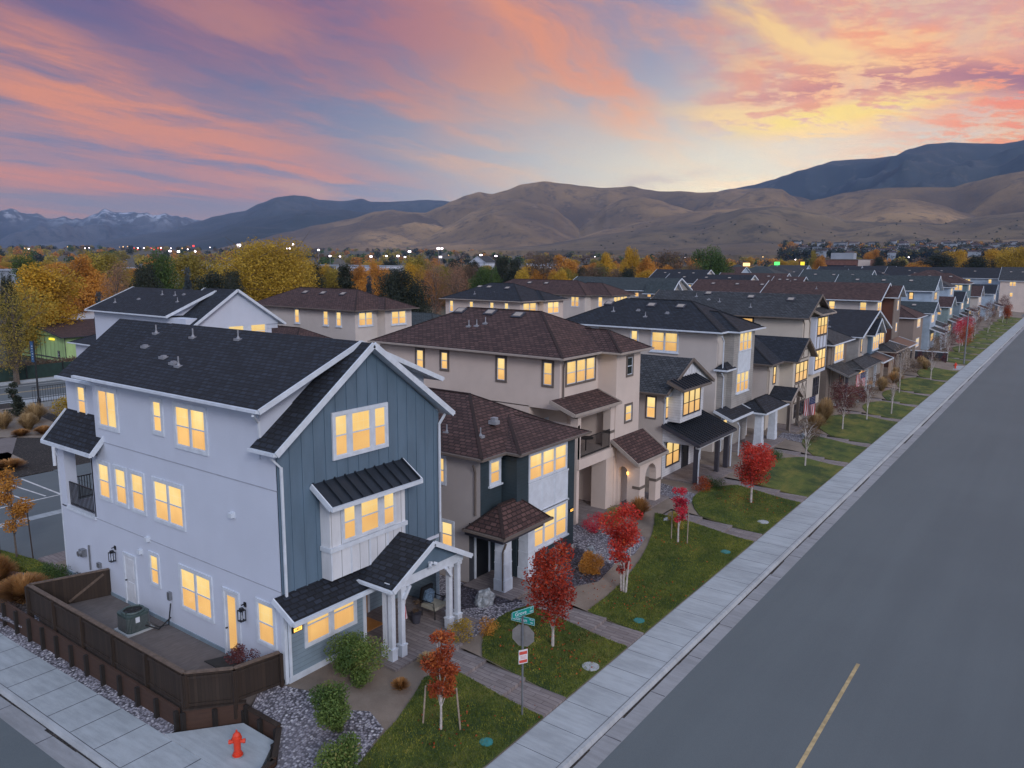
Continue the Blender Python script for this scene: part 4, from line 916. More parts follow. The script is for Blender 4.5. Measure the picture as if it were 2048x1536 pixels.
# arched porch: wall with arches in the side and posts
def arch_panel(T, face, pos, a0, a1, z0, z1, o0, o1, zt, mat, th=.4):
    mb = MB(); r = (o1-o0)/2; c = (o0+o1)/2; zc = zt-r
    def quad(aa, za, ab, zb): 
        pts = [P3(face, pos, a, 0, z) for a, z in ((aa, za), (ab, za), (ab, zb), (aa, zb))]; n = Vector(P3(face, pos, 0, -th, 0))-Vector(P3(face, pos, 0, 0, 0)); mb.extrude(pts, n)
    quad(a0, z0, o0, z1); quad(o1, z0, a1, z1)
    N = 8; arc = [(c-r*cos(pi*i/N), zc+r*sin(pi*i/N)) for i in range(N+1)]
    n = Vector(P3(face, pos, 0, -th, 0))-Vector(P3(face, pos, 0, 0, 0))
    for (a, za), (b_, zb) in zip(arc[:-1], arc[1:]): mb.extrude([P3(face, pos, a, 0, za), P3(face, pos, b_, 0, zb), P3(face, pos, b_, 0, z1), P3(face, pos, a, 0, z1)], n)
    return mb.build('arch_wall', mat, T)
arch_panel(H3, 'E', -18.5, 36.95, 39.6, 0, 2.7, 37.6, 38.95, 2.35, 'tan_stucco')
arch_panel(H3, 'S', 36.95, -19.95, -18.9, 0, 2.7, -19.8, -19.25, 2.3, 'tan_stucco', th=.3)
mb = MB(); mb.box(-18.93, -18.47, 36.93, 37.62, 1.15, 1.3); mb.box(-18.93, -18.47, 38.93, 39.62, 1.15, 1.3); mb.build('post_band', 'taupe_trim', H3)
mb = MB(); mb.tube([(-19.2, 36.9, 1.9), (-19.2, 36.86, 2.05)], .05, 8); mb.build('porch_lamp', 'lamp_glow', H3)
mb = MB(); mb.extrude([(-19.95, 39.45, 2.7), (-18.55, 39.45, 2.7), (-19.95, 39.45, 3.6)], (0, .15, 0)); mb.extrude([(-19.95, 36.95, 2.7), (-18.55, 36.95, 2.7), (-19.95, 36.95, 3.6)], (0, .15, 0)); mb.build('porch_side', 'tan_stucco', H3)
mb = MB(); mb.box(-22.98, -22.96, 34.2, 34.7, 4.4, 5.0); mb.build('wall_sign', 'white_trim', H3)
downspout(H3, -21.0, 33.05, 6.4, 8.5, 'taupe_trim', kick=(.1, -.1)); downspout(H3, -33.9, 32.8, 0, 8.5, 'taupe_trim')
rz3 = lambda y: 8.62+(y-32.4)*.47
vents(H3, [], [(-28.5, 34.6, rz3(34.6))], [(-30.4, 36.1, rz3(36.1), .47), (-28.1, 36.1, rz3(36.1), .47), (-26.0, 36.0, rz3(36.0), .47)]); vents(H3, [], [(-28.0, 34.7, rz3(34.7)), (-27.6, 35.0, rz3(35)), (-26.7, 35.1, rz3(35.1))][:2])

# ================================================================ white gable house with seam metal porch
H4 = house('white_gable_house', 'two storey house with white board gable, grey shingles and black seam metal porch roof', -27, 46.5)
walls(H4, [(-33, -20.3, 43.47, 49.6, -.1, 5.25)], 'greige_stucco')
walls(H4, [(-20.31, -20.26, 43.47, 49.6, -.1, 5.3), (-20.3, -19.4, 44.0, 47.3, 3.55, 5.7)], 'white_siding', 'front_wall')
gable(H4, 'x', -33.5, -19.75, 42.75, 50.1, 5.48, .5, 'slate_shingle', 'white_board', ends=(True, True), fas='taupe_trim', inset=.22, wz=5.2)
window(H4, 'S', 43.47, -21.5, -20.78, 3.7, 5.15, 1, trim='taupe_trim', tw=.07); window(H4, 'E', -20.26, 43.6, 44.2, 3.72, 5.2, 1, trim='dark_trim', sash='dark_trim', tw=.06)
window(H4, 'E', -19.4, 44.3, 46.95, 3.9, 5.5, 3, trim='dark_trim', sash='dark_trim', tw=.05, mull=.06)
shed(H4, 'E', -19.9, 43.0, 47.2, 1.05, 6.25, 5.78, 'black_seam_metal', 'taupe_trim', name='bay_roof', seams=.4)
shed(H4, 'E', -20.26, 43.2, 49.3, 2.45, 3.45, 2.5, 'black_seam_metal', 'dark_trim', seams=.38)
mb = MB(); mb.extrude([(-20.26, 43.5, 2.35), (-17.95, 43.5, 2.35), (-20.26, 43.5, 3.25)], (0, .12, 0)); mb.box(-18.1, -17.9, 43.45, 48.9, 2.2, 2.4); mb.build('porch_beam', 'white_siding', H4)
column(H4, -18.1, 43.7, 0, 2.35, .3, 'dark_trim', 0); column(H4, -18.1, 48.6, 0, 2.35, .3, 'dark_trim', 0); column(H4, -18.1, 47.0, 0, 2.35, .25, 'dark_trim', 0)
window(H4, 'E', -20.26, 43.95, 46.0, .55, 2.25, 2, trim='dark_trim', sash='dark_trim', tw=.07, mull=.07); door(H4, 'E', -20.26, 46.35, 47.4, .03, 2.25, 'dark_door', 'dark_trim')
downspout(H4, -17.9, 43.55, 0, 2.35, 'white_trim', kick=(.05, .05)); downspout(H4, -20.22, 43.5, 3.5, 5.2, 'white_trim', kick=(.05, -.2)); downspout(H4, -17.9, 48.9, 0, 2.4, 'white_trim', kick=(.05, .05))
vents(H4, [], [], [(-23.2, 45.0, 5.48+2.25*.5, .5)])

# ================================================================ grey three storey house with dark hip roof
H5 = house('grey_tower_house', 'three storey greige house with dark hip roof, clapboard tower and white panel strip', -27, 55)
walls(H5, [(-33, -20.4, 52.0, 59.0, -.1, 8.45)], 'greige_stucco')
walls(H5, [(-20.41, -19.6, 53.1, 57.3, 3.0, 8.44), (-20.4, -20.0, 52.3, 57.6, -.1, 3.2), (-20.4, -20.02, 52.25, 53.09, 3.2, 5.8)], 'grey_siding', 'tower_wall')
hip(H5, -33.5, -19.95, 51.5, 59.5, 8.58, .47, 'dark_shingle', 'white_trim'); hip(H5, -25, -19.15, 52.8, 58.0, 8.575, .46, 'dark_shingle', 'white_trim', name='tower_roof')
hip(H5, -20.5, -19.5, 51.8, 53.6, 5.95, .9, 'dark_shingle', 'white_trim', name='apron_roof', gut=False)
for a0, a1, z0 in ((-25.5, -23.3, 6.85), (-27.2, -26.5, 6.9), (-30.6, -29.9, 6.9)): window(H5, 'S', 52.0, a0, a1, z0, 8.38, 2 if a1-a0 > 1 else 1, tw=.1, sill=a1-a0 > 1)
window(H5, 'E', -19.6, 54.1, 56.6, 7.0, 8.4, 3, tw=.06); window(H5, 'E', -19.6, 53.9, 56.4, 4.0, 5.5, 3, tw=.06, sill=True)
mb = MB(); mb.box(-19.61, -19.56, 54.0, 56.55, 5.55, 6.98); mb.build('spandrel_panel', 'white_trim', H5)
hip(H5, -20.2, -17.7, 55.0, 60.1, 2.6, .62, 'dark_shingle', 'white_trim', name='porch_roof'); shed(H5, 'E', -20.0, 50.9, 55.3, 1.3, 3.2, 2.65, 'dark_shingle', name='eyebrow_roof')
bigcolumn(H5, -18.3, 55.5, 0, 2.45, .55, .48); bigcolumn(H5, -18.3, 58.6, 0, 2.45, .55, .48)
mb = MB(); mb.box(-18.55, -18.05, 55.3, 59.6, 2.3, 2.46); mb.build('porch_beam', 'white_trim', H5)
window(H5, 'E', -20.0, 52.7, 53.6, .8, 2.3, 1, tw=.09); door(H5, 'E', -20.38, 57.7, 58.7, 0, 2.2, 'dark_door')
downspout(H5, -19.9, 51.95, 5.9, 8.4); downspout(H5, -19.93, 52.3, 0, 5.8); downspout(H5, -18.5, 52.0, 0, 2.5)
rz5 = lambda y: 8.58+(y-51.5)*.47
vents(H5, [(-27.5, 53.8, rz5(53.8)), (-25.0, 53.6, rz5(53.6))], [(-29.5, 53.5, rz5(53.5)), (-26.5, 53.0, rz5(53))], [(-30.5, 54.6, rz5(54.6), .47), (-26.8, 54.6, rz5(54.6), .47), (-24.4, 54.6, rz5(54.6), .47)])

# ================================================================ half timbered houses
def timber(T, pos, a0, a1, z0, z1, n=3, cross=True):
    mb = MB(); w_ = .09
    for i in range(n+1): a = a0+(a1-a0)*i/n; mb.box(pos, pos+.03, a-w_/2, a+w_/2, z0, z1)
    for z in (z0, z1): mb.box(pos, pos+.031, a0, a1, z-w_/2, z+w_/2)
    if cross:
        for i in range(n):
            p, q = a0+(a1-a0)*i/n, a0+(a1-a0)*(i+1)/n
            for s_, e in ((p, q), (q, p)):
                mb.bar((pos+.012, s_, z0), (pos+.012, (s_+e)/2, (z0+z1)/2), .05, .03, 0, (0, 1, 0)); mb.bar((pos+.012, (s_+e)/2, (z0+z1)/2), (pos+.012, s_, z1), .05, .03, 0, (0, 1, 0))
    return mb.build('timbering', 'taupe_trim', T)
H6 = house('timbered_gable_house', 'two storey cream house with dark roof and timbered gable over lattice panels', -26, 65)
walls(H6, [(-32, -19.9, 61.6, 69.2, -.1, 5.2)], 'greige_stucco'); walls(H6, [(-19.9, -18.75, 64.6, 69.1, -.1, 5.3), (-19.91, -19.85, 61.6, 64.6, -.1, 5.2)], 'cream_stucco', 'front_wall')
hip(H6, -32.4, -19.4, 61.1, 69.6, 5.35, .5, 'dark_shingle', 'taupe_trim'); gable(H6, 'x', -27, -18.2, 63.9, 69.5, 5.38, .62, 'dark_shingle', 'cream_stucco', ends=(False, True), fas='taupe_trim', name='front_roof')
window(H6, 'E', -18.75, 65.2, 68.6, 3.4, 5.1, 3, trim='dark_trim', sash='dark_trim', tw=.06, mull=.08); timber(H6, -18.75, 65.2, 68.6, 1.7, 3.3); timber(H6, -18.64, 65.6, 68.2, 5.4, 6.1, 2, False)
window(H6, 'E', -19.85, 62.9, 63.6, 3.5, 5.0, 1, trim='dark_trim', sash='dark_trim', tw=.06); window(H6, 'E', -18.75, 65.4, 68.2, .4, 1.6, 3, trim='dark_trim', sash='dark_trim', tw=.06, lit=False)
gable(H6, 'x', -19.9, -17.9, 61.8, 65.0, 2.5, .55, 'dark_shingle', 'taupe_siding', ends=(False, True), fas='cream_trim', name='porch_roof', inset=.3); column(H6, -18.2, 62.2, 0, 2.4, .22, 'taupe_trim', 0); column(H6, -18.2, 64.6, 0, 2.4, .22, 'taupe_trim', 0)
downspout(H6, -18.0, 62.0, 0, 2.4, 'cream_trim'); downspout(H6, -19.75, 61.7, 2.6, 5.2, 'cream_trim'); vents(H6, [(-22.5, 63.0, 6.3)])
H7 = house('timbered_tall_house', 'three storey cream house with slate roof and dark timbered window tower', -27, 74)
walls(H7, [(-35, -19.9, 70.6, 77.4, -.1, 8.5)], 'cream_stucco'); walls(H7, [(-19.91, -19.4, 72.9, 77.0, 3.2, 8.45)], 'white_stucco', 'tower_wall')
gable(H7, 'x', -35.5, -19.3, 70.1, 77.9, 8.5, .5, 'slate_shingle', 'cream_stucco', fas='taupe_trim', inset=.6)
shed(H7, 'E', -19.85, 72.5, 77.3, 1.0, 9.25, 8.75, 'slate_shingle', 'cream_trim', name='tower_roof')
window(H7, 'E', -19.4, 73.4, 76.7, 6.7, 8.4, 3, trim='dark_trim', sash='dark_trim', tw=.06, mull=.07); window(H7, 'E', -19.4, 73.3, 76.7, 3.5, 5.4, 3, trim='dark_trim', sash='dark_trim', tw=.06, mull=.07)
timber(H7, -19.4, 73.4, 76.7, 5.45, 6.65, 3, False); window(H7, 'S', 70.6, -26.1, -24.3, 6.2, 8.35, 1, 'p', trim='dark_trim', sash='dark_trim', tw=.12)
window(H7, 'E', -19.9, 75.0, 77.0, .8, 2.6, 3, lit=False, trim='dark_trim', sash='dark_trim', tw=.06); downspout(H7, -19.85, 70.9, 0, 8.4, 'cream_trim'); downspout(H7, -19.85, 72.7, 0, 8.4, 'cream_trim')
r7 = lambda y: 8.5+(y-70.1)*.5
vents(H7, [(-29.5, 72.5, r7(72.5))], [(-31, 73, r7(73)), (-28.3, 72.2, r7(72.2)), (-25, 71.5, r7(71.5))], [(-30, 73.6, r7(73.6), .5), (-25.6, 73.2, r7(73.2), .5), (-21.8, 73.0, r7(73), .5)])
H8 = house('taupe_hip_house', 'two storey taupe house with grey hip roof and deep blue-post porch behind a red tree', -27, 82.5)
walls(H8, [(-32, -19.7, 79.1, 86.3, -.1, 5.3)], 'taupe_siding'); hip(H8, -32.4, -19.1, 78.4, 86.8, 5.45, .5, 'slate_shingle', 'white_trim')
window(H8, 'E', -19.7, 81.4, 84.9, 3.4, 5.15, 3, tw=.07, sill=True); shed(H8, 'E', -19.7, 78.9, 83.8, 2.0, 3.35, 2.5, 'slate_shingle', 'grey_metal'); hip(H8, -20, -17.2, 83.0, 91.5, 2.75, .5, 'slate_shingle', 'grey_metal', name='side_porch_roof')
column(H8, -17.9, 79.4, 0, 2.4, .25, 'dark_trim', 0); column(H8, -17.6, 86.5, 0, 2.6, .22, 'white_trim', 0); column(H8, -17.6, 90.5, 0, 2.6, .22, 'white_trim', 0); downspout(H8, -19.6, 80.2, 0, 5.2, 'cream_trim')
window(H8, 'E', -19.7, 84.0, 86.0, .8, 2.2, 2, lit=False, trim='dark_trim', sash='dark_trim', tw=.06)
H9 = house('dormer_house', 'two storey grey house with dark blue roof, gabled dormer bay and glowing orange entry', -28, 97)
walls(H9, [(-33, -19.4, 90.3, 104.0, -.1, 5.25)], 'grey_siding'); walls(H9, [(-19.41, -19.0, 94.6, 98.8, 2.6, 5.3)], 'blue_board', 'bay'); walls(H9, [(-19.41, -19.35, 99.2, 103.9, 2.8, 6.2)], 'taupe_siding', 'front_wall')
gable(H9, 'x', -33.5, -18.9, 89.7, 105.0, 5.35, .33, 'dark_shingle', 'taupe_siding', inset=.5); gable(H9, 'x', -25, -18.5, 93.8, 99.6, 5.25, .6, 'dark_shingle', 'blue_board', ends=(False, True), name='dormer_roof', inset=.5)
window(H9, 'E', -19.0, 95.2, 98.3, 3.4, 5.15, 3, tw=.08, sill=True); window(H9, 'E', -19.4, 91.2, 91.9, 3.5, 5.1, 1, trim='dark_trim'); window(H9, 'E', -19.35, 100.2, 103.0, 3.6, 5.1, 2, trim='taupe_trim')
shed(H9, 'E', -19.4, 92.3, 97.8, 2.2, 3.2, 2.5, 'black_seam_metal', 'white_trim'); hip(H9, -20.5, -17.0, 98.0, 105.5, 3.1, .4, 'slate_shingle', 'cream_trim', name='side_porch_roof')
for y in (93, 97.4, 98.6, 101.8, 105): column(H9, -17.4, y, 0, 2.5, .26, 'cream_trim', 0)
door(H9, 'E', -19.38, 92.6, 93.8, 0, 2.3, 'amber_door'); mb = MB(); mb.box(-19.36, -19.33, 91.4, 92.4, .2, 2.3); mb.build('lit_sidelight', 'lit_screen', H9)
mb = MB(); mb.tube([(-18.8, 93.2, 2.2), (-18.8, 93.2, 2.35)], .1, 8); mb.build('porch_lamp', 'lamp_glow', H9)
for n_, p_, w_ in (('entry_light', (-18.7, 93.2, 2.1), 60), ('porch_light', (-19.3, 36.75, 1.95), 2.5)):
    q_ = bpy.data.objects.new(n_, bpy.data.lights.new(n_, 'POINT')); COL.objects.link(q_); q_.location = p_; q_.data.energy = w_; q_.data.color = (1, .55, .2); q_.data.shadow_soft_size = .08
r9 = lambda y: 5.35+(y-89.7)*.33
vents(H9, [(-23, 92.0, r9(92.0))], [], [(-25.5, 95.5, r9(95.5), .33), (-23.8, 93.5, r9(93.5), .33)])
H10 = house('rust_tower_house', 'three storey grey house with brown roof and rust-red wood tower', -28, 109.5)
walls(H10, [(-35, -21, 106.0, 114.0, -.1, 8.5)], 'greige_stucco'); walls(H10, [(-21.01, -19.6, 108.8, 112.8, -.1, 8.9)], 'rust_wood', 'tower_wall'); mb = MB(); mb.box(-19.62, -19.5, 108.8, 112.8, 2.9, 8.8); mb.build('tower_front', 'taupe_siding', H10)
gable(H10, 'x', -36, -20.4, 105.3, 114.6, 8.6, .45, 'brown_shingle', 'greige_stucco'); gable(H10, 'x', -23, -19.0, 108.2, 113.4, 8.95, .55, 'brown_shingle', 'taupe_siding', ends=(False, True), name='tower_roof')
window(H10, 'E', -19.5, 110.6, 111.5, 7.2, 8.5, 1, tw=.06); window(H10, 'E', -19.5, 110.6, 111.5, 4.4, 5.6, 1, tw=.06); window(H10, 'E', -21, 106.3, 108.6, 6.9, 8.4, 2, tw=.08)
for a in (-31, -26.4, -22.6): window(H10, 'S', 106.0, a-.45, a+.45, 6.9, 8.4, 1, tw=.08)
shed(H10, 'E', -19.5, 107.2, 113.5, 2.3, 3.6, 2.9, 'black_seam_metal', 'white_trim')
for y in (107.6, 109.5, 113.0): column(H10, -17.5, y, 0, 2.8, .3, 'cream_trim', .5)
vents(H10, [], [(-29, 108, 9.8)], [(-32, 109, 10.1, .45), (-27, 109, 10.1, .45), (-22.5, 109, 10.1, .45)])
# ---------------------------------------------------------------- second block and beyond: shorter builders
def simple(name, label, x0, x1, y0, y1, eave, wallm, roofm, kind='gable', pitch=.5, fas='white_trim', low=None, lowroof=None, lowwall=None, wins=3, porch=True, lit=1.0, axis='x', trim='white_trim', seed=1, group=None, front=True):
    rg = random.Random(seed); T = house(name, label, (x0+x1)/2, (y0+y1)/2, group=group)
    walls(T, [(x0, x1, y0, y1, -.3, eave-.1)], wallm)
    f = hip if kind == 'hip' else None
    if kind == 'hip': hip(T, x0-.45, x1+.45, y0-.45, y1+.45, eave, pitch, roofm, fas, gut=(y0 < 140))
    else: gable(T, axis, (x0 if axis == 'x' else y0)-.5, (x1 if axis == 'x' else y1)+.5, (y0 if axis == 'x' else x0)-.45, (y1 if axis == 'x' else x1)+.45, eave, pitch, roofm, wallm, fas=fas, gut=(y0 < 140))
    z = eave-.25; st = 0
    while z > 1.8 and st < (2 if y0 > 150 else 3):
        n = wins
        for i in range(n):
            a = x0+(x1-x0)*(i+.6+rg.uniform(-.12, .12))/n; w_ = rg.choice((.38, .45, .8)) ; window(T, 'S', y0, a-w_, a+w_, z-1.25, z, 2 if w_ > .6 else 1, trim=trim, lit=rg.random() < lit, tw=.08)
        if front:
            c = (y0+y1)/2+rg.uniform(-.4, .4); window(T, 'E', x1, c-1.3, c+1.3, z-1.35, z, 3, trim=trim, lit=rg.random() < lit, tw=.08)
        z -= 2.95; st += 1
    if porch and front:
        shed(T, 'E', x1, y0+.2, y1-.6, 2.0, 3.3, 2.6, roofm, fas)
        for y in (y0+.5, (y0+y1)/2, y1-.9): column(T, x1+1.75, y, 0, 2.5, .24, 'white_trim', 0)
    hx = (eave+.6)
    if pitch*abs(y1-y0)/2 > 1.2 and axis == 'x':
        for q in range(3):
            yy = y0+(y1-y0)*.3; xx = x0+(x1-x0)*(.2+.28*q); vents(T, [], [], [(xx, yy, eave+(yy-y0+.45)*pitch, pitch)])
    return T
simple('brown_hip_house', 'two storey taupe house with brown hip roof behind the dark alley hedge', -31, -19.6, 124.8, 132.5, 5.4, 'brown_stucco', 'brown_shingle', 'hip', seed=2, wins=2, porch=False)
simple('teal_gable_cottage', 'two storey house with blue-grey gable roof right behind the brown hip roof', -30, -18.9, 134.4, 140.0, 5.6, 'pale_blue_siding', 'teal_shingle', 'gable', seed=3, wins=2)
H12 = simple('pale_blue_house', 'tall pale blue house with long blue-grey roof and two square lit attic windows', -36, -20.6, 146.0, 154.0, 8.6, 'pale_blue_siding', 'teal_shingle', 'gable', seed=4, wins=2, trim='dark_trim', pitch=.55)
simple('sage_house', 'two storey sage green house with dark brown roof on the second block', -30, -19.4, 157.5, 163.5, 5.5, 'sage_siding', 'brown_shingle', 'gable', seed=5, wins=2)
simple('teal_tall_house', 'three storey blue-green house with slate hip roof on the second block', -33, -20.8, 167, 174, 8.7, 'pale_blue_siding', 'slate_shingle', 'hip', seed=6, wins=2)
simple('dark_roof_house', 'two storey grey-blue house with black gable roof on the second block', -31, -20.0, 178, 185, 5.5, 'grey_blue_siding', 'dark_shingle', 'gable', seed=7, wins=2)
simple('brown_tall_hip_house', 'three storey teal house with broad brown hip roof near the end of the second block', -36, -21, 196, 204, 8.7, 'teal_siding', 'brown_shingle', 'hip', seed=8, wins=3)
simple('greige_far_house', 'two storey greige house with brown roof near the end of the second block', -31, -20, 210, 217, 5.5, 'greige_stucco', 'brown_shingle', 'gable', seed=9, wins=2, pitch=.6)
simple('light_blue_far_house', 'two storey light blue house with black roof, last before the cross street', -31, -18.4, 226, 234, 5.6, 'pale_blue_siding', 'dark_shingle', 'gable', seed=10, wins=2)
simple('long_blue_roof_house', 'long pale house with wide dark blue roof beyond the cross street', -52, -20, 270, 284, 8.6, 'pale_blue_siding', 'dark_shingle', 'gable', seed=11, wins=5, pitch=.42)
simple('tan_end_house', 'tan house with grey-brown roof at the right edge of the picture', -19.5, -9.5, 256, 270, 8.3, 'tan_stucco', 'slate_shingle', 'gable', seed=12, wins=2, pitch=.5, front=False, axis='x')
# ---------------------------------------------------------------- back row
HB1 = house('white_back_house', 'white three storey house with black roof and white gable peeking over the corner house roof', -62, 36.5)
walls(HB1, [(-69.8, -55.5, 33.2, 41.0, -.3, 8.8), (-76, -69.8, 34.2, 41.0, -.3, 5.6)], 'white_stucco'); gable(HB1, 'x', -70.3, -57.4, 32.7, 41.5, 8.95, .42, 'dark_shingle', 'white_stucco'); gable(HB1, 'x', -59.5, -54.9, 33.0, 42.0, 8.0, .66, 'dark_shingle', 'white_stucco', name='front_roof')
hip(HB1, -76.5, -69.9, 33.8, 41.4, 5.6, .4, 'dark_shingle', name='rear_roof'); mb = MB(); mb.box(-57.5, -55.45, 33.4, 41.6, 7.6, 8.0); mb.build('front_wall', 'white_stucco', HB1)
window(HB1, 'E', -55.4, 34.6, 40.4, 6.7, 8.2, 3, tw=.1, mull=.7)
rb = lambda y: 8.95+(y-32.7)*.42
vents(HB1, [], [(-68, 34.2, rb(34.2)), (-63.5, 36, rb(36)), (-61.5, 36, rb(36)), (-59.5, 35, rb(35))], [])
vents(HB1, [(-65.5, 35, rb(35)), (-60.5, 36.2, rb(36.2))])
HB2 = house('brown_hip_back_house', 'grey-brown three storey house with brown hip roof and four narrow lit side windows', -63, 54)
walls(HB2, [(-71.5, -56.0, 50.9, 57.6, -.3, 8.5), (-56.01, -54.9, 53.8, 57.5, -.3, 8.49)], 'greige_stucco'); hip(HB2, -72, -55.4, 50.4, 58.1, 8.6, .47, 'brown_shingle', 'taupe_trim'); hip(HB2, -62, -54.4, 53.3, 58.0, 8.595, .45, 'brown_shingle', 'taupe_trim', name='front_roof')
for a in (-70.4, -64.6, -60.2): window(HB2, 'S', 50.9, a-.4, a+.4, 6.9, 8.4, 1, sill=True)
window(HB2, 'S', 50.9, -58.7, -57.9, 6.9, 8.4, 1, sill=True); window(HB2, 'E', -56.0, 51.3, 53.2, 7.0, 8.4, 2, sill=True); window(HB2, 'E', -54.9, 54.6, 56.7, 7.0, 8.4, 2, sill=True); window(HB2, 'E', -54.9, 54.4, 57.3, 4.2, 5.6, 3, lit=False, tw=.1)
vents(HB2, [], [], [(-66, 53.2, 8.6+2.8*.47, .47), (-63.2, 53.2, 8.6+2.8*.47, .47), (-60.2, 53.2, 8.6+2.8*.47, .47)])
T = house('brown_low_back_house', 'two storey house whose brown roof shows just above the corner house ridge', -63, 46)
walls(T, [(-69, -55.8, 43.6, 48.9, -.3, 5.4)], 'brown_stucco'); hip(T, -69.5, -55.3, 43.1, 49.4, 5.55, .5, 'brown_shingle', 'taupe_trim'); window(T, 'E', -55.8, 44.6, 47.6, 3.6, 5.0, 3)
T = house('slate_low_back_house', 'two storey house with plain slate roof between the brown back house and the tan house', -62, 64.5)
walls(T, [(-69, -54.6, 60.6, 68.5, -.3, 5.8)], 'greige_stucco'); hip(T, -69.5, -54.1, 60.1, 69.0, 5.9, .36, 'teal_shingle', 'taupe_trim'); vents(T, [(-60, 62.2, 6.7), (-57.5, 61.6, 6.5)]); window(T, 'E', -54.6, 62, 66, 4, 5.4, 3)
T = house('dark_hip_back_house', 'three storey pink-beige house with black hip roof in the back row', -59, 78)
walls(T, [(-65, -53.4, 74.3, 82.5, -.3, 8.5), (-53.41, -52.6, 78, 82.4, -.3, 8.49)], 'tan_stucco'); hip(T, -65.5, -52.8, 73.8, 83, 8.6, .42, 'dark_shingle', 'cream_trim'); hip(T, -60, -52.1, 77.5, 82.9, 8.595, .4, 'dark_shingle', 'cream_trim', name='front_roof')
for a in (-64, -60.8, -57.6, -55.4): window(T, 'S', 74.3, a-.35, a+.35, 6.9, 8.4, 1)
window(T, 'E', -53.4, 74.8, 77.6, 6.9, 8.4, 2); window(T, 'E', -52.6, 78.8, 81.4, 6.9, 8.4, 2); vents(T, [(-58.5, 76, 9.4)], [(-61, 75.2, 9.2)], [(-61.8, 77.2, 10, .42), (-60.3, 77.2, 10, .42), (-57.3, 77, 9.95, .42)])
T = house('brown_wide_back_house', 'three storey grey house with wide brown hip roof in the back row', -60, 96)
walls(T, [(-74, -56, 93.3, 100, -.3, 8.5), (-56.01, -53, 95, 101, -.3, 8.49)], 'greige_stucco'); hip(T, -74.5, -55.5, 92.8, 100.5, 8.6, .5, 'brown_shingle', 'taupe_trim'); hip(T, -62, -52.5, 94.5, 101.6, 8.595, .45, 'brown_shingle', 'taupe_trim', name='front_roof')
for a in (-66, -60.5, -57.6): window(T, 'S', 93.3, a-.7, a+.7, 6.9, 8.4, 2)
window(T, 'S', 95, -54.9, -54.1, 6.9, 8.4); window(T, 'E', -53, 96, 100, 6.9, 8.4, 4); vents(T, [], [], [(-67, 95.6, 10, .5), (-64, 95.6, 10, .5), (-58.5, 97, 9.7, .45)])
T = house('slate_long_back_house', 'long back row house with slate gable roof and four small square lit windows', -63, 117)
walls(T, [(-72, -53.4, 114.3, 122, -.3, 8.5)], 'grey_siding'); gable(T, 'x', -72.5, -52.8, 113.8, 122.5, 8.6, .45, 'teal_shingle', 'grey_siding')
for a in (-60.8, -58.8, -56.6, -54.6): window(T, 'S', 114.3, a-.4, a+.4, 7.5, 8.3, 1, 'p')
gable(T, 'x', -57, -51.9, 112.6, 117.2, 8.2, .8, 'teal_shingle', 'grey_siding', ends=(False, True), name='dormer_roof')
T = house('teal_low_back_house', 'two storey back row house with blue-slate roof behind the dark hip roof', -57, 107)
walls(T, [(-60, -53.5, 104, 111, -.3, 5.6)], 'greige_stucco'); gable(T, 'x', -60.4, -53, 103.5, 111.5, 5.7, .5, 'teal_shingle', 'greige_stucco'); window(T, 'E', -53.5, 106, 109, 3.8, 5.2, 3)
backs = [('white_small_window_house', 'white back house with dark roof and a row of three dark-framed square windows', -74, -56, 156.5, 164, 8.6, 'cream_stucco', 'dark_shingle', 'gable', 5, 'dark_trim'),
 ('brown_double_roof_house', 'back row house with brown roof stepping down to a darker brown gable', -70, -55, 176, 184, 8.6, 'greige_stucco', 'brown_shingle', 'gable', 3, 'white_trim'),
 ('slate_hip_far_house', 'far back house with slate hip roof and four dim windows', -72, -58, 230, 240, 8.6, 'grey_siding', 'slate_shingle', 'hip', 4, 'white_trim'),
 ('slate_hip_mid_house', 'back row house with dark slate roof left of the brown double roof', -92, -78, 186, 196, 8.6, 'greige_stucco', 'dark_shingle', 'gable', 4, 'white_trim'),
 ('dark_hip_far_house', 'far house with black hip roof near the middle of the roof field', -54, -43, 232, 242, 8.6, 'white_siding', 'dark_shingle', 'hip', 2, 'white_trim'),
 ('brown_hip_far_house', 'far house with dark brown hip roof near the brick office', -42, -30, 244, 254, 8.6, 'greige_stucco', 'brown_shingle', 'hip', 2, 'white_trim'),
 ('teal_wide_far_house', 'wide teal-slate roof just behind the pale blue house', -52, -38, 178, 190, 8.6, 'teal_siding', 'teal_shingle', 'gable', 3, 'white_trim'),
 ('brown_row_house', 'brown gabled roof running behind the slate timbered house roof', -58, -42, 134, 142, 8.0, 'greige_stucco', 'brown_shingle', 'gable', 3, 'white_trim')]
for i, (n_, l_, x0, x1, y0, y1, e_, wm, rm, k_, nw, tr) in enumerate(backs): simple(n_, l_, x0, x1, y0, y1, e_, wm, rm, k_, seed=30+i, wins=nw, trim=tr, porch=False, pitch=.45)
simple('rust_gable_back_house', 'reddish brown gabled roof attached beside the brown double roof', -56.5, -50.5, 174, 181, 8.0, 'grey_siding', 'brown_shingle', 'gable', seed=50, wins=3, porch=False)
simple('small_dormer_back_house', 'low dark roof with two tiny white gables in front of the reddish roof', -60, -52, 146, 152, 5.6, 'greige_stucco', 'dark_shingle', 'gable', seed=51, wins=2, porch=False)
rg = random.Random(5)
tints = ['dark', 'brown', 'slate', 'teal']
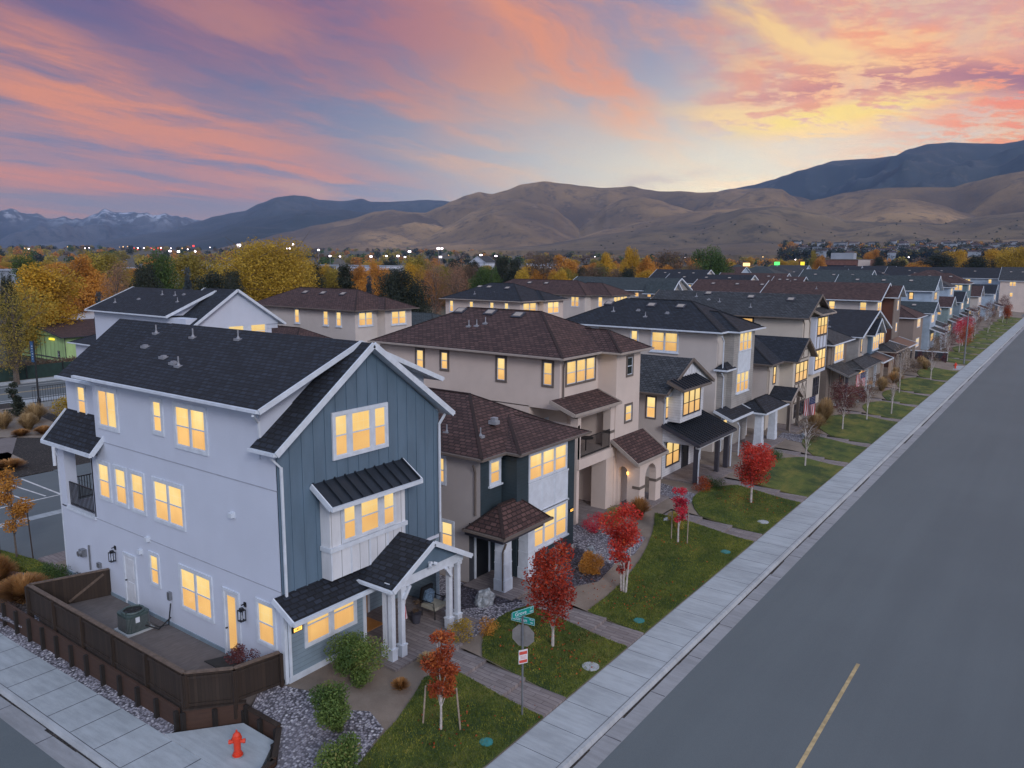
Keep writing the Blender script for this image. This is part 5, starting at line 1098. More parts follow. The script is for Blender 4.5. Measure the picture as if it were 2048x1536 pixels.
for i in range(34):                                    # the distant field of roofs
    if i < 20: X = -40-rg.uniform(0, 75); Y = 262+rg.uniform(0, 130)
    else: X = -28-rg.uniform(0, 130); Y = 400+rg.uniform(0, 120)
    q = tints[i % 4]; d_ = rg.uniform(9, 13); w_ = rg.uniform(13, 17)
    T = house('distant_house', 'distant %s-roofed house in the field of roofs before the brick office' % {'dark': 'black', 'brown': 'brown', 'slate': 'grey', 'teal': 'blue-grey'}[q], X, Y, group='distant houses, %s roofs' % q)
    wm = rg.choice(['greige_stucco', 'grey_siding', 'cream_stucco', 'pale_blue_siding'])
    e_ = rg.choice((5.5, 8.4, 8.4)); walls(T, [(X-w_/2, X+w_/2, Y-d_/2, Y+d_/2, -1, e_-.1)], wm)
    if rg.random() < .5: hip(T, X-w_/2-.4, X+w_/2+.4, Y-d_/2-.4, Y+d_/2+.4, e_, .42, q+'_shingle', 'white_trim', gut=False)
    else: gable(T, 'x', X-w_/2-.4, X+w_/2+.4, Y-d_/2-.4, Y+d_/2+.4, e_, .42, q+'_shingle', wm, gut=False)
    if rg.random() < .4: window(T, 'S', Y-d_/2, X+1, X+2.6, e_-1.6, e_-.3, 2)
# ---------------------------------------------------------------- left side: green house, shed, brick office, church, warehouses
G = house('green_house', 'low lime green house with brown shallow roof beyond the outer road', -116, 54)
walls(G, [(-126, -108.5, 47.5, 60, -.6, 2.9)], 'green_board'); gable(G, 'y', 46.8, 60.7, -126.8, -107.8, 3.0, .16, 'brown_shingle', 'green_board', fas='dark_trim')
window(G, 'S', 47.5, -119.5, -118.0, .2, 2.2, 1, trim='dark_trim', lit=False); window(G, 'E', -108.5, 50.5, 51.6, .3, 2.0, 1, trim='dark_trim', lit=True); window(G, 'S', 47.5, -110.8, -110.2, .1, 1.0, 1, trim='dark_trim', lit=False)
mb = MB(); mb.box(-112.8, -111.4, 47.35, 47.5, 2.35, 2.6); mb.build('wall_lamp', 'yellow_lamp', G)
mb = MB()
for x in (-117.2, -115.8, -114.4, -108.47): mb.box(x-.05, x+.05, 47.46, 47.52, -.5, 2.9)
mb.box(-126, -108.46, 47.44, 47.5, -.1, 0.05); mb.box(-108.5, -108.44, 47.5, 60, -.1, .05); mb.build('dark_battens', 'dark_trim', G)
T = house('metal_roof_shed', 'long low building with shining white metal roof behind the green house', -140, 66)
walls(T, [(-158, -126, 64, 73, -.6, 2.8)], 'brown_stucco'); plain('bright_metal', (.62, .64, .68), .35, .1, 3, .2); gable(T, 'x', -159, -125, 63, 74, 2.9, .2, 'bright_metal', 'white_stucco'); window(T, 'S', 64, -140, -138, .3, 2.2, 2, lit=False); window(T, 'S', 64, -134, -132.5, .3, 2.2, 1, lit=False)
def bigbox(name, label, x, y, w_, d_, h_, m, roof='white_trim', z=0, extra=None, cat='building', group=None):
    T = thing(name, label, cat, (x, y, z), group); mb = MB(); mb.box(x-w_/2, x+w_/2, y-d_/2, y+d_/2, z-8, z+h_); mb.build('wall', m, T)
    mb = MB(); mb.box(x-w_/2-.3, x+w_/2+.3, y-d_/2-.3, y+d_/2+.3, z+h_, z+h_+.5); mb.build('roof', roof, T); return T
def zat(x, y): return Gz(x, y)
plain('brick_red', (.16, .075, .06), .85, .2, .6); plain('pale_block', (.30, .33, .38), .8, .1, .1)
bx, by, _ = at(1690, 520, 560)
B = bigbox('brick_office', 'four storey red brick office with white penthouse among dark trees at right', bx, by, 34, 16, 17, 'brick_red', 'taupe_trim', zat(bx, by)-2)
mb = MB(); z = zat(bx, by)-2; mb.box(bx-8, bx+6, by-4, by+4, z+17.5, z+21.5); mb.build('penthouse', 'pale_block', B)
for k in range(3): 
    mb = MB(); mb.box(bx-15.5, bx+9, by-8.15, by-7.99, z+4+k*4, z+5.6+k*4); mb.build('window', 'dark_glass', B)
mb = MB(); mb.box(bx+10, bx+17.2, by-8.3, by-7.9, z-3, z+17); mb.build('stair_panel', 'tan_stucco', B)
for i, (px, py, D, w_, h_, n_, l_, m_) in enumerate([(40, 528, 330, 34, 7, 'grey_warehouse', 'flat grey warehouse at the far left edge above the orange trees', 'pale_block'), (245, 527, 420, 60, 6, 'long_white_shop', 'long white flat-roofed building behind the left trees', 'white_stucco'), (370, 522, 470, 70, 6, 'pale_shop_row', 'pale flat row of shops behind the olive trees', 'white_stucco'), (470, 520, 430, 12, 8, 'white_block', 'small white block left of the big yellow tree', 'white_stucco'),
        (690, 524, 520, 90, 8, 'white_factory', 'very long white factory roof in the middle distance', 'white_stucco'), (1095, 522, 620, 30, 7, 'pale_store', 'pale store behind the central trees', 'white_stucco'), (1520, 530, 640, 60, 6, 'lit_store', 'low store with lit signs right of the big olive tree', 'pale_block'), (1640, 534, 420, 50, 6, 'pale_flat_hall', 'pale flat roof hall in front of the brick office', 'pale_block'), (1790, 536, 420, 60, 6, 'wide_flat_hall', 'wide pale flat roof right of the brick office', 'pale_block')]):
    x, y, _ = at(px, py, D); z = at(px, py, D)[2]-h_; bigbox(n_, l_, x, y, w_, 14, h_-2.4, m_, 'pale_block', z)
x, y, z = at(966, 525, 600); T = thing('white_chapel', 'small white gabled house glowing between central trees', 'house', (x, y, z-3)); walls(T, [(x-7, x+7, y-6, y+6, z-12, z)], 'white_stucco'); gable(T, 'y', y-7, y+7, x-8, x+8, z, .6, 'slate_shingle', 'white_stucco', gut=False)
# ================================================================ trees and plants
NPR = np.random.RandomState(11)
def leaves(name, centers, radii, n, size, mat, flat=.5, up=0.0, tone=None, rs=None, elong=1.0):
    """many small leaf-sized faces spread through clumps"""
    rs = rs or NPR; C = np.array(centers, float); R = np.array(radii, float); w_ = R**2; w_ /= w_.sum()
    k = rs.choice(len(C), n, p=w_); d = rs.normal(size=(n, 3)); d /= np.linalg.norm(d, axis=1)[:, None]
    rr = rs.uniform(0, 1, n)**(1/2.2); P = C[k]+d*(rr*R[k])[:, None]*np.array([1, 1, .85])
    a = rs.normal(size=(n, 3)); a[:, 2] = a[:, 2]*.6+up; a /= np.linalg.norm(a, axis=1)[:, None]
    b_ = rs.normal(size=(n, 3)); b_ -= (b_*a).sum(1)[:, None]*a; b_ /= np.linalg.norm(b_, axis=1)[:, None]
    s_ = size*rs.uniform(.6, 1.35, n)[:, None]; L_ = a*s_*elong; W_ = b_*s_*flat
    V = np.stack([P-L_, P+W_-L_*.1, P+L_, P-W_-L_*.1], 1).reshape(-1, 3)
    me = bpy.data.meshes.new(name); me.vertices.add(len(V)); me.vertices.foreach_set('co', V.ravel().astype('f'))
    me.loops.add(4*n); me.loops.foreach_set('vertex_index', np.arange(4*n, dtype='i')); me.polygons.add(n)
    me.polygons.foreach_set('loop_start', np.arange(0, 4*n, 4, dtype='i')); me.polygons.foreach_set('loop_total', np.full(n, 4, dtype='i'))
    ct = rs.uniform(0, 1, len(C)); t = np.clip(ct[k]*.45+rs.uniform(0, 1, n)*.4+rr*.15, 0, 1)
    at_ = me.attributes.new('tone', 'FLOAT', 'FACE'); at_.data.foreach_set('value', t.astype('f'))
    me.materials.append(MATS[mat]); me.update(); me.validate(); return me
def branch_mesh(name, specs, mat, n=6):
    mb = MB()
    for pts, rs in specs: mb.tube(pts, rs, n)
    me = bpy.data.meshes.new(name); me.from_pydata(mb.v, [], mb.f); me.materials.append(MATS[mat]); me.polygons.foreach_set('use_smooth', [True]*len(mb.f)); return me
def lumps(rg, n, W, H, z0, shape):
    C = []; R = []
    for i in range(n):
        t = (i+.5)/n; z = z0+H*t
        if shape == 'cone': r = W/2*(1-t)**.8
        elif shape == 'vase': r = W/2*(.35+.65*min(1, t*1.5))*(1 if t < .8 else .75)
        elif shape == 'round': r = W/2*math.sqrt(max(.05, 1-(2*t-1)**2))
        else: r = W/2*(.6+.4*sin(pi*t))
        for q in range(1 if shape == 'cone' and t > .85 else 3 if shape != 'cone' else 4):
            a = rg.uniform(0, 2*pi); rad = r*rg.uniform(.25, .68); C.append((rad*cos(a), rad*sin(a), z+rg.uniform(-.05, .05)*H)); R.append(max(W*.12, r*rg.uniform(.46, .72)))
    return C, R
def make_tree(kind, W, H, clear, leaf, nleaf, size, shape='round', bark='bark', trunks=1, seed=0, tr=.06, clump=5, twigs=True, flat=.5):
    rg = random.Random(seed); rs = np.random.RandomState(seed+100)
    C, R = lumps(rg, clump, W, H-clear, clear, shape); R = [q*(.8 if W < 4 else 1) for q in R]
    crown = leaves('crown', C, R, nleaf, size, leaf, rs=rs, flat=flat) if nleaf else None
    sp = []
    for k in range(trunks):
        ox = (k-(trunks-1)/2)*tr*2.2; top = (rg.uniform(-.1, .1)*W+ox*3, rg.uniform(-.1, .1)*W, clear+(H-clear)*.75)
        mid = (ox*1.6, rg.uniform(-.02, .02), clear*.95); sp.append(([(ox, 0, -.1), mid, top], [tr*1.25, tr*.85, tr*.25]))
    for c, r_ in zip(C, R):
        if not twigs: break
        z = max(clear*.8, c[2]-rg.uniform(.25, .5)*H*.5); b0 = (c[0]*.12, c[1]*.12, min(z, c[2]-.05)); m_ = (c[0]*.55, c[1]*.55, (b0[2]+c[2])/2+.04*H)
        sp.append(([b0, m_, c], [tr*.45, tr*.25, tr*.08]))
        for q in range(3 if W < 12 else 2):
            e = (c[0]+rg.uniform(-1, 1)*r_, c[1]+rg.uniform(-1, 1)*r_, c[2]+rg.uniform(0, 1)*r_); sp.append(([m_, c, e], [tr*.16, tr*.12, tr*.04]))
    return branch_mesh('trunk', sp, bark, 7 if W < 5 else 5), crown
def put_tree(proto, name, label, cat, loc, rz=0, s=1, group=None, sz=None):
    T = bpy.data.objects.new(name, None); COL.objects.link(T); T.location = loc; T.rotation_euler = (0, 0, rz); T.scale = (s, s, sz or s); WL[T.name] = tuple(loc)
    tag(T, label, cat, group)
    for nm, me in (('trunk', proto[0]), ('crown', proto[1])):
        if me is None: continue
        o = bpy.data.objects.new(nm, me); COL.objects.link(o); o.parent = T
    return T
def stakes(T, pts, h, mat='stake_wood', lean=.0):
    for x, y in pts:
        mb = MB(); mb.tube([(T.location.x+x*(1+lean), T.location.y+y*(1+lean), T.location.z-.1), (T.location.x+x, T.location.y+y, T.location.z+h)], .028, 6); o = mb.build('stake', mat, T)
        o.rotation_euler = (0, 0, 0)
zt = lambda x, y: Zy(x, y)+.04
# street trees in the front lawns
def near(proto, label, x, y, rz=0, s=1, cat='tree', name='maple_tree'): return put_tree(proto, name, label, cat, (x, y, zt(x, y)), 0, s)
t1 = near(make_tree('m', 1.35, 3.0, .95, 'rust_leaf', 3800, .046, 'col', 'pale_bark', 1, 1, .035, 6), 'small rust red maple held by three pale stakes on the corner lawn', -14.1, 15.75); stakes(t1, [(-.45, -.15), (.35, .3)], 1.3, lean=.25)
near(make_tree('m', 2.3, 3.95, .85, 'scarlet_leaf', 6500, .052, 'round', 'pale_bark', 1, 2, .05, 9), 'full scarlet maple in front of the teal house, nearest large red tree', -14.2, 21.9)
t3 = near(make_tree('m', 2.0, 3.6, .9, 'red_leaf', 5000, .054, 'vase', 'pale_bark', 3, 3, .045, 6), 'red and orange maple with three splayed pale trunks left of the stepped walk', -14.35, 27.5)
t4 = near(make_tree('m', 1.2, 2.8, 1.0, 'crimson_leaf', 1500, .055, 'col', 'pale_bark', 1, 4, .045, 4), 'thin crimson maple between stakes before the tan house', -14.9, 34.1); stakes(t4, [(-.4, .1), (.4, .2)], 1.5)
near(make_tree('m', 2.8, 3.5, 1.2, 'red_leaf', 9000, .055, 'round', 'pale_bark', 1, 5, .06, 7), 'round bright red maple on the lawn before the white gable house', -14.3, 42.7)
bare = lambda seed, leaf, n, W=2.2, H=3.5: make_tree('b', W, H, 1.3, leaf, n, .05, 'vase', 'pale_bark', 1, seed, .05, 6)
near(bare(6, 'brown_leaf', 350), 'leafless pale young tree before the grey tower house', -14.2, 53.0, name='bare_tree')
near(bare(7, 'wine_leaf', 4200, 3.1, 3.7), 'dark red twiggy maple before the timbered houses', -15.0, 66.3)
near(bare(8, 'brown_leaf', 700, 2.4, 4.2), 'tall thin leafless tree just past the dark red maple', -14.4, 72.2, name='bare_tree')
near(bare(9, 'brown_leaf', 200, 1.7, 3.0), 'slim bare sapling on the lawn by the taupe hip house', -13.3, 77.0, name='bare_tree')
near(bare(10, 'brown_leaf', 1000, 2.8, 5.0), 'bare pale tree before the dormer house entry', -14.8, 89, name='bare_tree')
near(bare(11, 'brown_leaf', 2400, 3.0, 5.2), 'brown leaved tree near the end of the first block', -13.8, 102.5, name='maple_tree')
mr = bare(12, 'crimson_leaf', 5200, 3.6, 4.6); mo = bare(13, 'rust_leaf', 4200, 3.0, 4.2)
near(mr, 'crimson tree just behind the street light pole', -14.8, 136); near(mo, 'orange-red tree beside the street light pole', -13.8, 133.5); near(mr, 'second crimson tree past the light pole', -15.5, 146)
mw = [bare(14, 'wine_leaf', 2600, 3.4, 5.2), bare(15, 'brown_leaf', 1800, 3.4, 5.4)]
for i, y in enumerate([122, 156, 166, 176, 186, 197, 208, 219, 230]): near(mw[i % 2], '%s dark half-bare street tree past the street light pole' % ['first', 'second', 'third', 'fourth', 'fifth', 'sixth', 'seventh', 'eighth', 'last'][i], -14.6-(i % 3)*.6, y, name='street_tree')['group'] = 'street trees of the second block'
rust = make_tree('m', 3.0, 4.4, 1.3, 'rust_leaf', 3500, .07, 'round', 'bark', 1, 16, .06, 6)
near(rust, 'rust brown rounded tree at the far end of the street lawns', -13.6, 205)
# staked orange tree behind the corner house
to = put_tree(make_tree('m', 1.8, 4.2, 1.3, 'orange_leaf', 3600, .055, 'col', 'bark', 1, 20, .04, 6), 'maple_tree', 'orange young tree with two dark stakes on the grass behind the corner house', 'tree', (-38.9, 14.1, -.33)); stakes(to, [(-.9, -.3), (.7, .35)], 2.2, 'stained_wood', .1)
# fallen leaves under the red trees
rs = np.random.RandomState(8); C = []; 
for x, y, r_, n_ in ((-14.1, 15.75, 1.1, 60), (-14.2, 21.9, 2.0, 200), (-14.35, 27.5, 1.9, 180), (-14.9, 34.1, 1.2, 60), (-14.3, 42.7, 2.2, 220), (-13.2, 30, 3, 60), (-13.4, 18, 2, 30)):
    for i in range(n_):
        a, q = rs.uniform(0, 2*pi), r_*rs.uniform(0, 1)**.7; px_, py_ = min(x+q*cos(a), -12.2), y+q*sin(a); C.append((px_, py_, Zy(px_, py_)+.105))
me = leaves('fallen_leaves', C, [.012]*len(C), len(C), .032, 'rust_leaf', rs=rs, flat=.8); o = bpy.data.objects.new('fallen_leaves', me); COL.objects.link(o); o['kind'] = 'stuff'; o['label'] = 'fallen red leaves on the lawns'
# shrubs and grasses
def shrub(name, label, x, y, W, H, mat, n, size, z=None, seed=0, shape='round', cat='shrub', clump=4, flat=.5, up=0.0, elong=1.0, group=None):
    rg = random.Random(seed+50); C, R = lumps(rg, clump, W, H, 0.05, shape); rs = np.random.RandomState(seed+9)
    me = leaves(name, C, R, n, size, mat, rs=rs, flat=flat, up=up, elong=elong)
    o = bpy.data.objects.new(name, me); COL.objects.link(o); o.location = (x, y, (Zy(x, y) if z is None else z)); tag(o, label, cat, group); return o
def blades(name, label, x, y, W, H, mat, n, z=None, seed=0, cat='ornamental grass', wd=.012):
    rs = np.random.RandomState(seed+300); a = rs.uniform(0, 2*pi, n); r0 = rs.uniform(0, .22, n)*W/2; r1 = r0+rs.uniform(.1, 1, n)**.7*W/2; h = H*rs.uniform(.6, 1.05, n)*(1-.35*(r1/(W/2))**2)
    d = np.stack([np.cos(a), np.sin(a)], 1); t = np.stack([-np.sin(a), np.cos(a)], 1)*wd
    V = []; base = np.concatenate([d*r0[:, None], np.zeros((n, 1))], 1); mid = np.concatenate([d*(r0+(r1-r0)*.35)[:, None], (h*.65)[:, None]], 1); tip = np.concatenate([d*r1[:, None], h[:, None]], 1); T_ = np.concatenate([t, np.zeros((n, 1))], 1)
    V = np.stack([base-T_, base+T_, mid+T_*1.2, tip+T_*.5, tip-T_*.5, mid-T_*1.2], 1).reshape(-1, 3)
    me = bpy.data.meshes.new(name); me.vertices.add(len(V)); me.vertices.foreach_set('co', V.ravel().astype('f')); m_ = n*2
    idx = (np.arange(n)[:, None]*6+np.array([0, 1, 2, 5, 5, 2, 3, 4])[None]).ravel(); me.loops.add(8*n); me.loops.foreach_set('vertex_index', idx.astype('i')); me.polygons.add(m_)
    me.polygons.foreach_set('loop_start', np.arange(0, 8*n, 4, dtype='i')); me.polygons.foreach_set('loop_total', np.full(m_, 4, dtype='i'))
    tn = np.stack([rs.uniform(0, .5, n), rs.uniform(.4, 1, n)], 1).ravel(); at_ = me.attributes.new('tone', 'FLOAT', 'FACE'); at_.data.foreach_set('value', tn.astype('f'))
    me.materials.append(MATS[mat]); me.update(); o = bpy.data.objects.new(name, me); COL.objects.link(o); o.location = (x, y, Zy(x, y) if z is None else z); tag(o, label, cat); return o
shrub('rose_bush', 'large leafy green rose bush under the two front windows of the corner house', -17.75, 15.7, 2.0, 1.35, 'rose_leaf', 9000, .04, seed=1, shape='vase')
shrub('rose_bush', 'green bush with dark red stems in the gravel beside the low wooden wall', -16.5, 13.75, 1.7, 1.3, 'rose_leaf', 7000, .04, seed=2, shape='vase')
shrub('rose_bush', 'green bush cut by the bottom edge of the picture', -14.95, 12.75, 1.6, .95, 'rose_leaf', 5500, .04, seed=3)
blades('dry_grass', 'small brown dry tuft on the granite fines by the corner lawn', -16.35, 16.35, .6, .4, 'orange_blade', 500, seed=1)
shrub('yellow_shrub', 'low yellow-brown shrub by the walk under the porch', -16.9, 19.95, 1.1, .7, 'yellowgreen_leaf', 1500, .03, seed=5, clump=3)
shrub('yellow_shrub', 'dry orange and yellow shrub between porch and gravel', -16.4, 20.9, .9, .5, 'orange_leaf', 900, .03, seed=6, clump=3)
blades('dry_grass', 'straw tuft at the porch corner by the stepped walk', -16.7, 18.0, .7, .45, 'straw_blade', 420, seed=3)
shrub('round_shrub', 'round golden shrub in the dark gravel before the teal house', -16.2, 28.0, 1.15, .85, 'orange_leaf', 6000, .028, seed=7, clump=4)
shrub('burgundy_shrub', 'small burgundy shrub in the pale gravel beside the teal house', -17.0, 31.6, .9, .8, 'crimson_leaf', 1500, .03, seed=8, clump=3)
shrub('burgundy_shrub', 'low burgundy shrub against the teal house corner', -18.8, 32.6, 1.3, .9, 'crimson_leaf', 1900, .03, seed=9, clump=3)
shrub('olive_shrub', 'olive and brown shrub before the tan house lower porch', -18.3, 33.8, 1.5, 1.0, 'olive_leaf', 2400, .035, seed=10)
blades('gold_grass', 'golden feathery grass by the arched porch of the tan house', -18.0, 36.0, 1.3, 1.15, 'orange_blade', 1100, seed=4)
shrub('olive_shrub', 'grey-green shrub by the walk of the tan house', -16.2, 36.3, .9, .6, 'olive_leaf', 1200, .03, seed=12, clump=3)
shrub('olive_shrub', 'second low shrub beside the tan house walk, nearer the lawn', -15.6, 35.6, .8, .5, 'olive_leaf', 900, .03, seed=13, clump=3)
shrub('burgundy_shrub', 'rust-red shrub at the porch corner of the white gable house', -17.3, 42.5, 1.3, .75, 'rust_leaf', 2200, .03, seed=14, clump=3)
shrub('dark_shrub', 'flat dark green shrub mound on the fines before the white gable house', -16.75, 43.6, 1.5, .45, 'green_leaf', 2400, .03, seed=15, clump=2)
shrub('dark_shrub', 'flat dark green shrub mound before the grey tower house', -16.3, 52.9, 1.7, .5, 'green_leaf', 2400, .03, seed=16, clump=2)
for i, (x, y, w_, h_, l) in enumerate([(-16.6, 64.3, 1.6, 1.5, 'tan feather grass left of the timbered gable house'), (-16.9, 67.6, 1.7, 1.9, 'tall straw grass under the timbered lattice'), (-17.2, 69.6, 1.6, 1.9, 'second tall straw grass under the timbered tower'), (-16.4, 88.4, 1.5, 1.6, 'tall straw grass beside the glowing orange entry'), (-16.3, 95.2, 2.0, 1.4, 'wide straw grass clump before the dormer bay'), (-17.0, 99.0, 1.8, 1.4, 'straw grass clump past the dormer bay')]): blades('feather_grass', l, x, y, w_, h_, 'straw_blade', 900, seed=20+i, wd=.02)
shrub('bare_shrub', 'greyish leafless shrub before the grey tower house walk', -15.8, 60.0, 1.8, 1.2, 'brown_leaf', 1500, .04, seed=30)
shrub('bare_shrub', 'brown leafless shrub by the lawn of the timbered tall house', -16.5, 76.5, 2.0, 1.1, 'brown_leaf', 1400, .045, seed=31)
shrub('bare_shrub', 'dark bushy shrub before the taupe hip house porch', -16.6, 80.0, 2.2, 1.4, 'wine_leaf', 1600, .05, seed=32)
shrub('bare_shrub', 'brown shrub row by the alley end of the first block', -16.4, 106, 2.6, 1.5, 'brown_leaf', 1500, .05, seed=33)
# hedge and rail at the alley
T = thing('alley_fence', 'dark screen fence with pale top rail at the alley beyond the first block', 'fence', (-18, 121, -.4)); mb = MB(); mb.box(-22.5, -14.6, 121.5, 121.7, -.5, 1.0); mb.build('panel', 'dark_board', T); mb = MB(); mb.box(-22.5, -14.6, 121.45, 121.75, 1.0, 1.1); mb.build('rail', 'white_trim', T)
for i in range(5): shrub('wine_shrub', 'wine red upright shrub, one of a row before the alley fence', -21+i*1.55, 120.6, 1.1, 1.5, 'wine_leaf', 500, .06, z=-.4, seed=40+i, group='wine shrubs before the alley fence')
slab('alley', [(-22.8, 114.9), (-12.2, 114.9), (-12.2, 119.5), (-22.8, 119.5)], -.8, -.392, 'sidewalk_concrete')
# behind the house: grasses and bushes on the left
blades('orange_grass', 'orange dome of grass at the left edge behind the fence', -36.6, 12.35, 1.7, 1.5, 'orange_blade', 2400, z=-.6, seed=50)
blades('orange_grass', 'wide orange-brown grass mound just behind the wooden fence corner', -33.9, 12.4, 2.2, 1.15, 'orange_blade', 3000, z=-.5, seed=51)
shrub('grey_shrub', 'blue-green and brown bush at the rear corner of the corner house', -33.7, 13.5, 1.3, 1.1, 'green_leaf', 2600, .035, z=-.3, seed=52)
shrub('grey_shrub', 'small blue-green bush against the white wall behind the fence', -32.4, 13.8, .9, .8, 'blue_needle', 1300, .03, z=-.3, seed=53, clump=3)
for i, (px, py, w_, h_, m_, l) in enumerate([(8, 858, 1.7, 1.6, 'straw_blade', 'straw topped grass at the left edge by the parking'), (57, 860, 1.7, 1.5, 'straw_blade', 'straw grass tuft in the middle of the planter group'), (72, 845, 2.0, 1.8, 'straw_blade', 'largest straw grass tuft nearest the lamp post'), (42, 872, 1.3, .6, 'orange_blade', 'low brown tuft in front of the straw grasses'), (88, 868, 1.4, .7, 'orange_blade', 'low brown tuft right of the straw grasses'), (20, 938, 1.9, .7, 'orange_blade', 'brown grass patch by the parking path')]):
    t = (CH+.34)/-ray(px, py).z; d = ray(px, py); blades('planter_grass', l, d.x*t, d.y*t, w_, h_, m_, 700, z=-.34, seed=60+i, wd=.03)
shrub('green_bush', 'yellow and green bush behind the balcony roof', -70.0, 30.5, 3.2, 1.6, 'yellowgreen_leaf', 2400, .08, z=-.34, seed=70)
put_tree(make_tree('s', 2.4, 3.6, .3, 'dark_needle', 2600, .09, 'cone', 'bark', 1, 71, .06, 6), 'young_pine', 'young sparse pine beside the banner lamp post', 'tree', (-74.5, 28.0, -.34))
put_tree(make_tree('s', 3.6, 4.6, 1.2, 'rust_leaf', 900, .07, 'vase', 'bark', 1, 72, .06, 5), 'red_twig_tree', 'thin reddish tree behind the iron fence by the outer road', 'tree', (-76.5, 35.5, -.34))
# ---------------------------------------------------------------- belt of trees behind the roofs
KINDS = {}
def K(key, *a, **k): KINDS[key] = make_tree(key, *a, **k)
K('yellowgreen', 20, 14, 2.0, 'yellowgreen_leaf', 60000, .17, 'round', seed=31, tr=.5, clump=12)
K('yellowgreen2', 10, 9, 1.2, 'yellowgreen_leaf', 21600, .145, 'vase', seed=32, tr=.3, clump=7)
K('olive', 10, 9, 1.2, 'olive_leaf', 21600, .145, 'round', seed=33, tr=.3, clump=7)
K('gold', 9, 10, 1.5, 'gold_leaf', 21600, .145, 'round', seed=34, tr=.26, clump=7)
K('orange', 9, 10, 1.5, 'orange_leaf', 19800, .145, 'round', seed=35, tr=.26, clump=7)
K('dark', 9, 10, .8, 'dark_needle', 21600, .145, 'round', seed=36, tr=.28, clump=7)
K('pine', 7, 11, .6, 'dark_needle', 16200, .145, 'cone', seed=37, tr=.25, clump=9)
K('spruce', 7, 9, .3, 'blue_needle', 16200, .145, 'cone', seed=38, tr=.2, clump=9)
K('green', 10, 9, 1.2, 'green_leaf', 21600, .145, 'round', seed=39, tr=.28, clump=7)
K('pinktwig', 8, 10, 1.2, 'pink_twig', 7000, .13, 'vase', seed=40, tr=.22, clump=8, flat=.25)
K('brown', 10, 9, 1.2, 'brown_leaf', 9000, .16, 'round', seed=41, tr=.28, clump=7)
K('willow', 10, 9, 1.8, 'olive_leaf', 8000, .10, 'vase', seed=42, tr=.32, clump=6, flat=.35)
nm = dict(willow='willow_tree', yellowgreen='cottonwood_tree', yellowgreen2='cottonwood_tree', olive='willow_tree', gold='golden_tree', orange='orange_tree', dark='evergreen_tree', pine='pine_tree', spruce='spruce_tree', green='leafy_tree', pinktwig='twiggy_tree', brown='brown_tree')
def belt(key, px, top, wpx, D, label, group=None, zg=None, rz=None):
    x, y, _ = at(px, 500, D); z = Gz(x, y)+.6 if zg is None else zg; ztop = at(px, top, D)[2]; W = wpx/F*math.sqrt(D*D+100)
    me = KINDS[key]; H0 = {'gold': 10, 'orange': 10, 'dark': 10, 'pine': 11, 'pinktwig': 10, 'yellowgreen': 14}.get(key, 9); W0 = {'yellowgreen': 20, 'gold': 9, 'orange': 9, 'dark': 9, 'pine': 7, 'spruce': 7, 'pinktwig': 8}.get(key, 10)
    T = put_tree(me, nm[key], label, 'tree', (x, y, z), random.uniform(0, 6.28) if rz is None else rz, max(.25, W/W0*1.12), group, max(.3, (ztop-z)/H0)); return T
